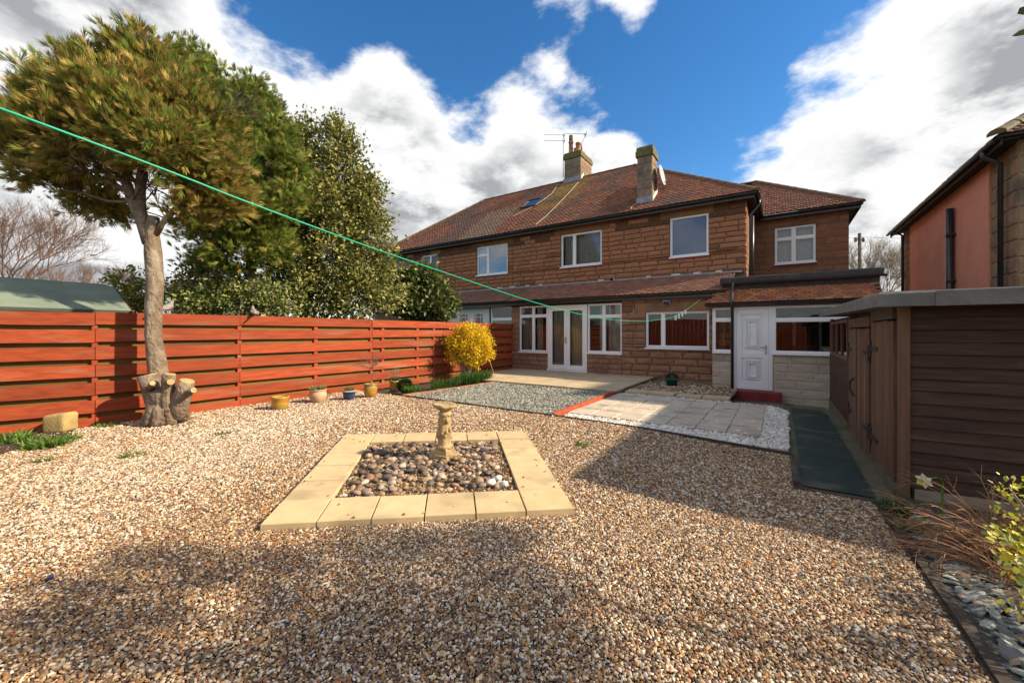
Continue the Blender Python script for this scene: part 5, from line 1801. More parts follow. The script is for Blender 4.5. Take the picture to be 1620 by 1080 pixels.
tile_slope('roof_tiles', nrf, [(XEL, EAVE_Y - .03, EAVE_Z), (XPARTY, EAVE_Y - .03, EAVE_Z), (XPARTY, RIDGE_Y, RIDGE_Z), (LRX, RIDGE_Y, RIDGE_Z)], palette=RED + ORANGE[1:2], stain=grey_patch)
ridge_run(nrf, (LRX, RIDGE_Y, RIDGE_Z), (XPARTY, RIDGE_Y, RIDGE_Z))
ridge_run(nrf, (XEL, EAVE_Y, EAVE_Z + .02), (LRX, RIDGE_Y, RIDGE_Z + .02), .11)
part('fascia', MB().box(XEL + .05, XPARTY - .002, EAVE_Y + .04, EAVE_Y + .065, EAVE_Z - .17, EAVE_Z - .03), 'black_paint', nb)
gutter(nb, (XEL, EAVE_Y - .03, EAVE_Z - .045), (XPARTY - .002, EAVE_Y - .03, EAVE_Z - .045), (0, -1, 0))
part('downpipe', MB().tube([(XLEFT - .25, EAVE_Y, EAVE_Z - .1), (XLEFT - .25, YM + .33, EAVE_Z - .45), (XLEFT - .25, YM + .33, 0)], .036, 8), 'black_paint', nb, True)
# its lean-to
NX0 = XLEFT - .5
g_win = px_rect(776, 486, 811, 512, YF)
g_door = px_rect(721, 487, 773, 512, YF)
g_l = px_rect(700, 489, 720, 512, YF)
zt_ = max(g_win[3], g_door[3])
nl = wall(nb, 'lean_to_wall', NX0, XL0 - .004, -.3, LE_Z + .1, YF, [(g_l[0], g_win[1], .6, zt_), (g_door[0], g_door[1], -.1, zt_)])
lay(nl, g_win[1], XL0 - .01, .1, zt_, YF, [], .19, .4, SANDM, .03, .014, tint_low)
window(nb, g_win[0], g_win[1], .65, zt_ - .005, YF, [(0, 1, 0, .72), (0, 1, .72, 1)], .045)
window(nb, g_l[0], g_l[1], .65, zt_ - .005, YF, [(0, 1, 0, .72), (0, 1, .72, 1)], .045)
gd = part('garden_door', MB().box(g_door[0], g_door[1], YF + .02, YF + .08, 0, zt_ - .005), 'cream_door', nb)
dw = (g_door[1] - g_door[0])
for fa in (.24, .70):
    xa = g_door[0] + dw * fa - dw * .115
    xb = g_door[0] + dw * fa + dw * .115
    z1_ = zt_ - .24
    part('pane', MB().box(xa, xb, YF + .008, YF + .019, 1.0, z1_), 'solar', gd)
    part('stained_pane', MB().box(xa + .09, xb - .09, YF + .003, YF + .0075, 1.0, z1_ - .14), 'red_glass', gd)
    part('stained_pane', MB().box(xa + .09, xb - .09, YF + .003, YF + .0075, z1_ - .09, z1_ - .01), 'red_glass', gd)
    part('glazing_bar', MB().box(xa + .065, xa + .085, YF - .002, YF + .0078, 1.0, z1_).box(xb - .085, xb - .065, YF - .002, YF + .0078, 1.0, z1_).box(xa, xa + .064, YF - .002, YF + .0078, z1_ - .13, z1_ - .11).box(xa + .086, xb - .086, YF - .002, YF + .0078, z1_ - .13, z1_ - .11).box(xb - .064, xb, YF - .002, YF + .0078, z1_ - .13, z1_ - .11), 'upvc', gd)
room(nb, g_l[0] - .3, g_win[1] + .2, YF + .26, YF + 2.6, 0, 2.35)
nlr = part('lean_to_roof', MB().face([(NX0, LE_Y, LE_Z - .02), (XL0 - .104, LE_Y, LE_Z - .02), (XL0 - .104, YM, LT_Z - .02), (NX0, YM, LT_Z - .02)]), 'underlay', nb)
tile_slope('roof_tiles', nlr, [(NX0, LE_Y - .02, LE_Z), (XL0 - .1, LE_Y - .02, LE_Z), (XL0 - .1, YM - .03, LT_Z), (NX0, YM - .03, LT_Z)], palette=BRN, tg=.10)
part('fascia', MB().box(NX0, XL0 - .104, LE_Y + .03, LE_Y + .055, LE_Z - .2, LE_Z - .03), 'black_paint', nb)
part('soffit', MB().box(NX0, XL0 - .104, LE_Y + .056, YF - .002, LE_Z - .15, LE_Z - .135), 'dark_wood', nb)
gutter(nb, (NX0, LE_Y - .03, LE_Z - .03), (XL0 - .104, LE_Y - .03, LE_Z - .03), (0, -1, 0), .055)
part('flashing', MB().obox(((NX0 + XL0) / 2, YM - .06, LT_Z + .03), (1, 0, 0), (0, .85, .5), (0, -.5, .85), XL0 - NX0 - .1, .16, .012), 'lead', nb)

# ------------------------------------------------------------------ house on the right
X5 = 3.82
n0, n1 = onx(1430, 400, X5).y, onx(1611, 300, X5).y
EZ = onx(1500, 292, X5 - .3).z
rh = thing('pink_house', 'neighbouring house with salmon rendered side wall and black pipes on the right', 'house', (X5 + 3, n1 + 2, -.4))
s0_, s1_ = onx(1442.5, 400, X5).y, onx(1569, 300, X5).y
part('wall', MB().box(X5, X5 + .3, n1, n0, -.5, EZ).box(X5 + .3, X5 + 8, n1, n1 + .3, -.5, EZ).box(X5 + .3, X5 + 8, n0 - .3, n0, -.5, EZ), 'grey_stone', rh)
part('rendered_panel', MB().box(X5 - .045, X5 - .002, s1_, s0_, -.4, EZ - .02), 'render_salmon', rh)
lay(rh, n1, s1_, .3, EZ - .02, X5 - .002, [], .31, .52, GREYM, .03, .01, lambda a, b: (random.uniform(.95, 1.2), random.uniform(.82, .95), random.uniform(.62, .8)), axis='y')
lay(rh, s0_, n0, .3, EZ - .02, X5 - .002, [], .25, .5, GREYM, .03, .01, lambda a, b: (random.uniform(.95, 1.2), random.uniform(.82, .95), random.uniform(.62, .8)), axis='y')
lay(rh, X5, X5 + 2.4, 1.2, EZ - .02, n1 - .002, [], .31, .52, GREYM, .03, .01, lambda a, b: (1.15, 1.0, .75))
rr_ = part('roof', MB().face([(X5 - .35, n0 + .3, EZ + .04), (X5 - .35, n1 - .35, EZ + .04), (X5 + 4, n1 + 4, EZ + 3.2), (X5 + 4, n0 - 4, EZ + 3.2)])
           .face([(X5 - .35, n1 - .35, EZ + .04), (X5 + 8.35, n1 - .35, EZ + .04), (X5 + 4, n1 + 4, EZ + 3.2)])
           .face([(X5 + 8.35, n1 - .35, EZ + .04), (X5 + 8.35, n0 + .35, EZ + .04), (X5 + 4, n0 - 4, EZ + 3.2), (X5 + 4, n1 + 4, EZ + 3.2)])
           .face([(X5 - .35, n1 - .35, EZ + .0), (X5 - .35, n0 + .35, EZ + .0), (X5 + 8.3, n0 + .35, EZ + .0), (X5 + 8.3, n1 - .35, EZ + .0)]), 'underlay', rh)
tile_slope('roof_tiles', rr_, [(X5 - .38, n0 + .3, EZ + .05), (X5 - .38, n1 - .37, EZ + .05), (X5 + 4, n1 + 4, EZ + 3.22), (X5 + 4, n0 - 4, EZ + 3.22)], palette=BRN + RED[:2], tw=.2, tg=.12)
tile_slope('roof_tiles', rr_, [(X5 - .37, n1 - .38, EZ + .05), (X5 + 8.3, n1 - .38, EZ + .05), (X5 + 4, n1 + 4, EZ + 3.22)], palette=BRN + RED[:2], tw=.2, tg=.12)
ridge_run(rr_, (X5 - .4, n1 - .4, EZ + .08), (X5 + 4, n1 + 4, EZ + 3.26), .14)
part('fascia', MB().box(X5 - .32, X5 - .29, n1 - .3, n0 + .3, EZ - .13, EZ - .002), 'dark_wood', rh)
part('soffit', MB().box(X5 - .289, X5 - .05, n1 - .3, n0 + .3, EZ - .05, EZ - .03), 'dark_wood', rh)
gutter(rh, (X5 - .385, n0 + .35, EZ + .0), (X5 - .385, n1 - .35, EZ + .0), (-1, 0, 0), .055)
y_ = onx(1585, 300, X5 - .1).y
yb_ = onx(1556, 250, X5 - .38).y
part('downpipe', MB().tube([(X5 - .385, yb_, EZ - .02), (X5 - .385, yb_, EZ - .16), (X5 - .12, y_, EZ - .30), (X5 - .12, y_, -.3)], .042, 10), 'black_paint', rh, True)
y_ = onx(1429, 400, X5 - .1).y
part('downpipe', MB().tube([(X5 - .385, y_, EZ - .02), (X5 - .12, y_, EZ - .22), (X5 - .12, y_, -.3)], .042, 10), 'black_paint', rh, True)
y_ = onx(1504.5, 400, X5 - .12).y
zt = onx(1504.5, 330, X5 - .12).z
sp = part('soil_pipe', MB().tube([(X5 - .14, y_, zt), (X5 - .14, y_, -.3)], .075, 12), 'black_paint', rh, True)
for z_ in (zt - .7, zt - 1.9):
    part('bracket', MB().box(X5 - .23, X5 - .05, y_ - .09, y_ + .09, z_, z_ + .05), 'black_paint', sp)

# ------------------------------------------------------------------ garden shed on the right
SX, SY0, SY1 = 0.87, 4.80, 10.35
SH = 1.62
sd_ = thing('garden_shed', 'dark brown boarded shed with grey felt roof and ajar doors', 'shed', (SX + 1.2, SY0 + 1.5, -.12))
part('core', MB().box(SX + .05, 3.6, SY0 + .06, SY1 - .02, -.05, SH - .02), 'dark_wood', sd_)
FR = Vector((0.995, 0.06, 0)).normalized()           # the front runs slightly back
FN = Vector((FR.y, -FR.x, 0))
nb_ = 15
z0_, z1_ = 0.02, SH - .03
ph_ = (z1_ - z0_) / nb_
for k_ in range(nb_):
    za = z0_ + k_ * ph_
    mb = MB()
    n_s = 6
    pr = []
    L_ = 2.75
    for s_ in range(n_s + 1):
        q = Vector((SX + .07, SY0 - .005, 0)) + FR * (L_ * s_ / n_s)
        w1_, w2_ = random.uniform(-.003, .003), random.uniform(-.004, .004)
        i = len(mb.v)
        mb.v += [tuple(q + FN * (.034 + w1_) + Vector((0, 0, za + w2_))), tuple(q + FN * (.004) + Vector((0, 0, za + ph_ + .02 + w2_))), tuple(q - FN * .015 + Vector((0, 0, za + ph_ + .02))), tuple(q - FN * .015 + Vector((0, 0, za + .012)))]
        pr.append(i)
    for a, b in zip(pr, pr[1:]):
        for j in range(4):
            mb.f.append((a + j, b + j, b + (j + 1) % 4, a + (j + 1) % 4))
    mb.f += [tuple(pr[0] + j for j in range(4)), tuple(pr[-1] + j for j in (3, 2, 1, 0))]
    mb.c = [None] * len(mb.f)
    org = Vector((SX + .07, SY0, za))
    inst('board', mb.mesh('board', 'shed_wood', org), sd_, org)
part('corner_post', MB().box(SX + .0, SX + .068, SY0 - .06, SY0 + .03, -.10, SH + .01), 'shed_wood_v', sd_)
part('plinth', MB().box(SX + .1, 3.6, SY0 - .03, SY0 + .05, -.14, .015), 'pale_twig', sd_)
part('bearer', MB().box(SX - .02, SX + .05, SY0 + .05, SY1, -.34, .0), 'mossy_concrete', sd_)
# side facing the path: boarded part with a window, double doors, single door ajar
yw0, yw1 = 7.62, SY1
wy0, wy1 = onx(1345, 530, SX).y + .12, onx(1317, 530, SX).y - .1
wz0, wz1 = .98, 1.50
nb2 = 13
ph2 = SH / nb2
for k_ in range(nb2):
    za = -.02 + k_ * ph2
    segs = [(yw0, yw1)]
    if za + ph2 > wz0 and za < wz1:
        segs = [(yw0, wy0 - .05), (wy1 + .05, yw1)]
    for a, b in segs:
        if b - a > .04:
            org = Vector((SX, (a + b) / 2, za))
            mb = MB()
            mb.v = [(SX - .012, a, za), (SX - .012, b, za), (SX + .0, b, za + ph2 + .01), (SX + .0, a, za + ph2 + .01), (SX + .03, a, za), (SX + .03, b, za), (SX + .03, b, za + ph2), (SX + .03, a, za + ph2)]
            mb.f = [(0, 3, 2, 1), (4, 5, 6, 7), (0, 1, 5, 4), (3, 7, 6, 2), (0, 4, 7, 3), (1, 2, 6, 5)]
            mb.c = [None] * 6
            inst('board', mb.mesh('board', 'shed_wood', org), sd_, org)
sw = part('window', MB().box(SX - .03, SX + .03, wy0 - .05, wy0, wz0, wz1).box(SX - .03, SX + .03, wy1, wy1 + .05, wz0, wz1).box(SX - .03, SX + .03, wy0 - .05, wy1 + .05, wz0 - .05, wz0 - .001).box(SX - .03, SX + .03, wy0 - .05, wy1 + .05, wz1 + .001, wz1 + .05)
          .box(SX - .025, SX + .02, wy0 + (wy1 - wy0) / 3 - .02, wy0 + (wy1 - wy0) / 3 + .02, wz0, wz1).box(SX - .025, SX + .02, wy0 + 2 * (wy1 - wy0) / 3 - .02, wy0 + 2 * (wy1 - wy0) / 3 + .02, wz0, wz1), 'shed_wood_v', sd_)
for k_ in range(3):
    a = wy0 + (wy1 - wy0) * k_ / 3 + (.02 if k_ else 0)
    b = wy0 + (wy1 - wy0) * (k_ + 1) / 3 - (.02 if k_ < 2 else 0)
    part('pane', MB().face([(SX - .005, a, wz0), (SX - .005, a, wz1), (SX - .005, b, wz1), (SX - .005, b, wz0)]), 'glass_mirror', sw)
part('frame_post', MB().box(SX - .02, SX + .05, 7.50, 7.61, -.03, SH - .02), 'shed_wood_v', sd_)


def door(y0, y1, z0, z1, swing, name, hinge_far=True, nb=4):
    """vertical-board door leaf standing against the wall; swing in radians about its far edge"""
    dr = part(name, MB().box(0, .001, 0, .001, 0, .001), 'shed_wood_v', sd_)
    w = y1 - y0
    hy = y1 if hinge_far else y0
    sgn = -1 if hinge_far else 1
    ca, sa = math.cos(swing), math.sin(swing)
    ay = Vector((-sa, sgn * ca, 0))
    ax_ = Vector((-ca, -sgn * sa, 0))
    mb = MB()
    for zc in (z0 + .22, (z0 + z1) / 2, z1 - .2):
        mb.obox(Vector((SX - .0, hy, zc)) + ay * (w / 2) - ax_ * .03, ay, ax_, (0, 0, 1), w * .9, .025, .10)
    me = mb.mesh(name, 'shed_wood_v', ORG[dr])
    old_ = dr.data
    dr.data = me
    bpy.data.meshes.remove(old_)
    for k_ in range(nb):
        c = Vector((SX - .012, hy, (z0 + z1) / 2 + random.uniform(-.008, .008))) + ay * (w * (k_ + .5) / nb)
        part('board', MB().obox(c, ay, ax_, (0, 0, 1), w / nb - .006, .022, z1 - z0), 'shed_wood_v', dr)
    for zc in (z0 + .28, z1 - .28):
        c = Vector((SX, hy, zc)) + ax_ * .008 + Vector((-.02, 0, 0)) + ay * .16
        part('hinge', MB().obox(c, ay, ax_, (0, 0, 1), .30, .008, .045).obox(c - ay * .17, ay, ax_, (0, 0, 1), .05, .02, .18), 'iron', dr)
    return dr, ay, ax_, hy


d1, ay, ax_, hy = door(6.72, 7.49, -.02, 1.40, 0.03, 'door')
part('handle', MB().tube([Vector((SX - .03, hy, .52)) + ay * .62, Vector((SX - .07, hy, .60)) + ay * .62, Vector((SX - .07, hy, .70)) + ay * .62, Vector((SX - .03, hy, .76)) + ay * .62], .012, 6), 'iron', d1)
door(5.98, 6.70, -.04, 1.40, 0.02, 'door', False)
part('door_head', MB().box(SX - .03, SX + .04, 5.95, 7.5, 1.42, 1.54), 'shed_wood_v', sd_)
part('frame_post', MB().box(SX - .01, SX + .05, 5.86, 5.95, -.03, SH - .02), 'shed_wood_v', sd_)
door(4.93, 5.84, -.06, 1.46, -0.02, 'door')
part('door_head', MB().box(SX - .02, SX + .04, 4.9, 5.85, 1.48, SH - .03), 'pole_wood', sd_)
# roof
rx0 = SX - .17
rt = MB()
zf, zb = 1.70, 1.80
v = [(rx0, SY0 - .26, zf - .125), (3.8, SY0 - .20, zf - .125), (3.8, SY1 + .15, zb - .125), (rx0, SY1 + .15, zb - .125)]
rt.v = v + [(x_, y_, z_ + .105) for x_, y_, z_ in v] + [((x_ + (.02 if x_ < 2 else -.02)), (y_ + (.02 if y_ < 7 else -.02)), z_ + .125) for x_, y_, z_ in v]
rt.f = [(3, 2, 1, 0), (8, 9, 10, 11)] + [(k_, (k_ + 1) % 4, 4 + (k_ + 1) % 4, 4 + k_) for k_ in range(4)] + [(4 + k_, 4 + (k_ + 1) % 4, 8 + (k_ + 1) % 4, 8 + k_) for k_ in range(4)]
rt.c = [None] * len(rt.f)
part('roof', rt, 'felt', sd_)
part('felt_strip', MB().obox((rx0 + .62, SY0 - .258, zf - .07), (1, .02, 0), (-.02, 1, 0), (0, 0, 1), .55, .012, .118), 'felt', sd_)

# ------------------------------------------------------------------ plants: helpers
def seg_tree(start, direction, length, radius, depth, spread=.55, droop=0.0, kids=(2, 4), taper=.62, seed=1, up=.15, lenf=(.6, .85), jit=.12):
    rr = random.Random(seed)
    segs = []

    def grow(p, d, L, r_, lev):
        nseg = 3
        q = p
        for s_ in range(nseg):
            d = (d + Vector((rr.uniform(-1, 1), rr.uniform(-1, 1), rr.uniform(-1, 1))) * jit + Vector((0, 0, up * .2 - droop * .2))).normalized()
            q2 = q + d * (L / nseg)
            ra, rb_ = r_ * (1 - .3 * s_ / nseg), r_ * (1 - .3 * (s_ + 1) / nseg)
            segs.append((q, q2, ra, rb_))
            if lev > 0 and s_ > 0 and rr.random() < .7:
                nd = (d + Vector((rr.uniform(-1, 1), rr.uniform(-1, 1), rr.uniform(-.6, 1))) * spread * 1.3).normalized()
                grow(q2, nd, L * rr.uniform(*lenf) * .8, rb_ * taper, lev - 1)
            q = q2
        if lev > 0:
            for _ in range(rr.randint(*kids)):
                nd = (d + Vector((rr.uniform(-1, 1), rr.uniform(-1, 1), rr.uniform(-.7, 1))) * spread).normalized()
                grow(q, nd, L * rr.uniform(*lenf), r_ * taper, lev - 1)

    grow(Vector(start), Vector(direction).normalized(), length, radius, depth)
    return segs


def segs_mesh(name, segs, material, org, n=4):
    P0 = np.array([tuple(s[0]) for s in segs])
    P1 = np.array([tuple(s[1]) for s in segs])
    r0 = np.array([s[2] for s in segs])
    r1 = np.array([s[3] for s in segs])
    d = P1 - P0
    d /= np.linalg.norm(d, axis=1, keepdims=True) + 1e-9
    ref = np.where(np.abs(d[:, 2:3]) > .9, np.array([[1., 0, 0]]), np.array([[0, 0, 1.]]))
    a = np.cross(ref, d)
    a /= np.linalg.norm(a, axis=1, keepdims=True)
    b = np.cross(d, a)
    V = []
    for P, r_ in ((P0, r0), (P1, r1)):
        for j in range(n):
            an = 2 * math.pi * j / n
            V.append(P + (a * math.cos(an) + b * math.sin(an)) * r_[:, None])
    V = np.stack(V, 1)                               # (N,2n,3)
    f = np.array([(j, (j + 1) % n, n + (j + 1) % n, n + j) for j in range(n)])
    F = (f[None] + (np.arange(len(segs)) * 2 * n)[:, None, None]).reshape(-1, 4)
    return np_mesh(name, V.reshape(-1, 3) - np.array(org), F, None, material, True)


LEAF_V = [(0, 0, 0), (.35, .26, .05), (.75, .2, .03), (1, 0, -.06), (.75, -.2, .03), (.35, -.26, .05), (.5, 0, -.03)]
LEAF_F = [(0, 6, 1), (1, 6, 2), (2, 6, 3), (3, 6, 4), (4, 6, 5), (5, 6, 0)]
# a flat drooping cypress spray
FR_V, FR_F = [], []


def _fr(p, q, w):
    p, q = np.array(p), np.array(q)
    d = q - p
    s_ = np.array([-d[1], d[0], 0])
    s_ = s_ / (np.linalg.norm(s_) + 1e-9) * w
    i = len(FR_V)
    FR_V.extend([tuple(p), tuple(p + d * .55 + s_), tuple(q), tuple(p + d * .55 - s_)])
    FR_F.extend([(i, i + 1, i + 2), (i, i + 2, i + 3)])


for an_, L_, zz_ in ((0, 1.0, -.05), (.16, .88, .06), (-.17, .9, -.03), (.33, .68, -.10), (-.34, .7, .08), (.08, .8, .16), (-.10, .75, -.18)):
    _fr((0, 0, 0), (L_ * math.cos(an_), L_ * math.sin(an_), zz_), .036)


def clump_points(clumps, n, inner=.55, sub=None):
    """points inside a set of ellipsoidal clumps, denser to their outside; returns points and outward directions"""
    C = np.array([c[0] for c in clumps], float)
    Rr = np.array([c[1] if isinstance(c[1], (tuple, list)) else (c[1],) * 3 for c in clumps], float)
    wgt = (Rr[:, 0] * Rr[:, 2]) ** 1.0
    wgt /= wgt.sum()
    idx = rng.choice(len(C), n, p=wgt)
    d = rng.normal(size=(n, 3))
    d /= np.linalg.norm(d, axis=1, keepdims=True)
    rad = inner + (1 - inner) * rng.random(n) ** .7
    if sub:
        ns, sig = sub
        sd = rng.normal(size=(ns, 3))
        sd /= np.linalg.norm(sd, axis=1, keepdims=True)
        si = rng.choice(len(C), ns, p=wgt)
        sr = inner + (1.08 - inner) * rng.random(ns) ** .6
        SP = C[si] + sd * Rr[si] * sr[:, None]
        pick = rng.integers(0, ns, n)
        P = SP[pick] + rng.normal(size=(n, 3)) * sig
        return P, sd[pick]
    return C[idx] + d * Rr[idx] * rad[:, None], d


def foliage(name, parent, P, D, size, base, material, cols, rollsd=.6, width=1.0, dirjit=.5, droop=0.0):
    n = len(P)
    d = D + rng.normal(size=(n, 3)) * dirjit
    d[:, 2] -= droop
    M_ = frames(d, rng.normal(0, rollsd, n), size, width)
    V, F, C = spread(base[0], base[1], M_, P, cols)
    V = V - np.array(ORG[parent])
    return part(name, np_mesh(name, V, F, C, material), None, parent)


def mixcols(n, pal, w, lo=.8, hi=1.2):
    pal = np.array(pal)
    w = np.array(w) / np.sum(w)
    return pal[rng.choice(len(pal), n, p=w)] * rng.uniform(lo, hi, (n, 1))


# ------------------------------------------------------------------ the lopped cypress in the garden
TD = 6.02
tr = thing('cypress_tree', 'tall cypress with bare trunk, lopped stubs and browning golden crown', 'tree', tuple(ong(262, 664)))
tb = Vector(tr.location)
q = lambda u, v, d=TD: at(u, v, d)
tk = MB()
tk.tube([q(256, 668), q(254, 640), q(251, 600), q(247, 570), q(243, 530), q(243, 480), q(246, 445), q(241, 400), q(240, 368), q(243, 345)],
        [.16, .135, .118, .108, .106, .112, .104, .096, .088, .07], 16, wob=.35)
part('trunk', tk, 'bark', tr, True)
br = [
    ([q(238, 385), q(226, 352), q(210, 318), q(199, 285), q(204, 262), q(206, 230), q(203, 170), q(205, 100)], [.10, .085, .075, .065, .06, .05, .035, .015]),
    ([q(232, 370), q(222, 330), q(222, 290), q(228, 255), q(235, 200), q(250, 120)], [.09, .07, .065, .055, .04, .015]),
    ([q(205, 305), q(175, 288), q(140, 278), q(105, 265), q(60, 245)], [.045, .035, .028, .02, .01]),
    ([q(210, 320), q(170, 318), q(130, 305), q(90, 300)], [.02, .018, .014, .006]),
    ([q(247, 370), q(262, 345), q(285, 320), q(320, 290)], [.045, .035, .028, .015]),
    ([q(225, 300), q(180, 250), q(130, 200), q(90, 180)], [.035, .028, .02, .008]),
    ([q(228, 262), q(270, 220), q(310, 190)], [.035, .028, .012]),
]
for pts, rad in br:
    part('limb', MB().tube(pts, rad, 8, wob=.1), 'bark', tr, True)
segs = []
for k_ in range(30):
    a = random.choice(br)[0]
    p = random.choice(a[1:4])
    segs += seg_tree(p, (random.uniform(-1, 1), random.uniform(-1, 1), random.uniform(-.2, .8)), random.uniform(.25, .45), .011, 2, .6, seed=100 + k_)
part('twigs', segs_mesh('twigs', segs, 'dark_bark', tb, 4), None, tr)
# lopped stubs with pale cut faces
stubs = [([q(250, 666, 5.9), q(246, 640, 5.88), q(238, 612, 5.86), q(233, 594, 5.85)], [.13, .135, .145, .155], 'stub'), ([q(280, 664, 5.9), q(283, 640, 5.88), q(291, 618, 5.86), q(296, 603, 5.85)], [.14, .14, .135, .125], 'stub'),
         ([q(266, 660, 5.84), q(264, 630, 5.82), q(267, 600, 5.8), q(268, 592, 5.8)], [.13, .11, .10, .095], 'stub'), ([q(288, 626, 5.86), q(300, 620, 5.8), q(306, 617, 5.76)], [.07, .06, .055], 'stub'),
         ([q(238, 616, 5.80), q(240, 608, 5.70), q(241, 606, 5.66)], [.055, .05, .045], 'stub'), ([q(268, 606, 5.82), q(270, 604, 5.72)], [.07, .06], 'stub'), ([q(242, 352), q(243, 343)], [.10, .085], 'stub')]
stubs = [(a, [x_ * .8 for x_ in b], c) for a, b, c in stubs]
for pts, rad, nm in stubs:
    o = part(nm, MB().tube(pts, rad, 14, wob=.25, seed=rad[0] * 40), 'bark', tr, True)
    d = (pts[-1] - pts[-2]).normalized()
    mb = MB()
    mb.tube([pts[-1] - d * .004, pts[-1] + d * .010], [rad[-1] * .93, rad[-1] * .9], 14, wob=.1)
    part('cut_face', mb, 'cut_wood', o, label='pale sawn face')
root = MB()
c0_ = q(264, 664, 5.93)
root.tube([c0_ - Vector((0, 0, .05)), c0_ + Vector((0, 0, .10)), c0_ + Vector((0, 0, .26)), c0_ + Vector((0, 0, .42)), c0_ + Vector((0, 0, .50))], [.25, .22, .205, .21, .12], 18, wob=.45)
for k_ in range(9):
    a = k_ * .7 + random.uniform(-.2, .2)
    dv = Vector((math.cos(a), math.sin(a), 0))
    c = q(262, 662, 5.92)
    root.tube([c + dv * .08 + Vector((0, 0, .26)), c + dv * .17 + Vector((0, 0, .08)), c + dv * .25 + Vector((0, 0, -.06))], [.10, .09, .06], 8, wob=.3)
part('root_flare', root, 'bark', tr, True)


RSC = .80


def pc_(u, v, d, r_, sq=.8):
    r_ *= RSC
    return (tuple(at(u, v, d)), (r_, r_, r_ * sq))


CR = [pc_(206, 100, 6.3, .32, 1.2), pc_(180, 132, 6.2, .46), pc_(250, 135, 6.4, .50), pc_(130, 160, 6.1, .55), pc_(195, 165, 5.95, .72), pc_(280, 175, 6.3, .70), pc_(90, 185, 6.1, .5), pc_(60, 225, 6.0, .48), pc_(125, 225, 5.8, .7),
      pc_(200, 205, 5.8, .66), pc_(265, 220, 5.85, .75), pc_(325, 215, 6.35, .65), pc_(330, 265, 6.3, .6), pc_(300, 268, 6.1, .5), pc_(70, 275, 6.1, .40, .6), pc_(110, 300, 6.25, .45, .55), pc_(30, 222, 6.1, .30, .6), pc_(150, 320, 6.5, .40, .5), pc_(190, 335, 6.7, .25, .5),
      pc_(295, 330, 6.25, .38, .6), pc_(340, 300, 6.5, .55), pc_(28, 195, 6.1, .22, .5), pc_(150, 120, 6.2, .38), pc_(285, 118, 6.5, .34), pc_(15, 240, 6.15, .2, .5), pc_(75, 160, 6.2, .3), pc_(55, 120, 6.2, .16, 1.2), pc_(135, 105, 6.2, .2), pc_(224, 68, 6.3, .15, 1.3), pc_(190, 66, 6.3, .13), pc_(265, 82, 6.4, .16), pc_(320, 130, 6.5, .2), pc_(10, 180, 6.1, .2, .5), pc_(150, 108, 6.2, .3)]
P, D = clump_points(CR, 32000, .30, (900, .085))
gold = (np.sin(P[:, 0] * 2.3 + 1) + np.sin(P[:, 1] * 2.9 + P[:, 2] * 1.7) + rng.normal(0, .7, len(P)))
vrel = (P[:, 2] - 4.35)
xlat = CA * P[:, 0] + SA * P[:, 1]
bp = 1 / (1 + np.exp(-(gold * .8 - vrel * 1.0 - (xlat + 5.6) * .9 + .9)))
brown = rng.random(len(P)) < np.clip(bp, .06, .78)
cols = mixcols(len(P), [(.20, .25, .05), (.15, .21, .04), (.27, .27, .055)], (1, 1, .8))
cols[brown] = mixcols(brown.sum(), [(.43, .31, .08), (.36, .27, .068), (.50, .37, .12), (.33, .30, .06), (.40, .25, .08)], (1, 1, .8, 1.2, .4))
foliage('crown', tr, P, D, rng.uniform(.08, .23, len(P)), (FR_V, FR_F), 'leaf_conifer', cols, 1.5, 1.0, .40, -.5)

# the greener cypress behind the fence
SD = 8.9
t2 = thing('cypress_tree', 'dense green cypress rising behind the fence between garden tree and holly', 'tree', tuple(at(395, 530, SD)))
t2.location.z = -.05
ORG[t2] = Vector(t2.location)
b2 = Vector(t2.location)
part('trunk', MB().tube([b2, b2 + Vector((0, 0, 1.5)), b2 + Vector((.1, 0, 3.2)), b2 + Vector((.05, 0, 5.2))], [.16, .14, .10, .02], 10, wob=.15), 'dark_bark', t2, True)
RSC = .92
CR2 = [pc_(305, 95, 8.9, .42), pc_(345, 125, 8.9, .42), pc_(445, 205, 8.9, .3), pc_(462, 255, 8.9, .3), pc_(465, 310, 8.9, .3), pc_(390, 152, 9.00, .42, 1.1), pc_(350, 165, 9.20, .5), pc_(310, 150, 9.40, .6), pc_(400, 200, 8.90, .6), pc_(360, 210, 8.80, .7), pc_(420, 260, 8.80, .62), pc_(370, 275, 8.60, .75), pc_(435, 320, 8.80, .55), pc_(390, 340, 8.60, .75), pc_(345, 345, 8.70, .6),
       pc_(320, 385, 8.90, .45, .7), pc_(380, 400, 8.70, .6, .7), pc_(425, 385, 8.80, .5, .8), pc_(440, 230, 9.10, .4), pc_(330, 180, 9.20, .6), pc_(330, 420, 9.00, .35, .6), pc_(420, 180, 9.10, .35)]
P, D = clump_points(CR2, 20000, .35, (750, .11))
cols = mixcols(len(P), [(.20, .26, .05), (.15, .21, .04), (.28, .30, .06), (.38, .30, .08)], (1, .8, .8, .4))
foliage('crown', t2, P, D, rng.uniform(.13, .24, len(P)), (FR_V, FR_F), 'leaf_conifer', cols, 1.5, 1.0, .4, -.35)

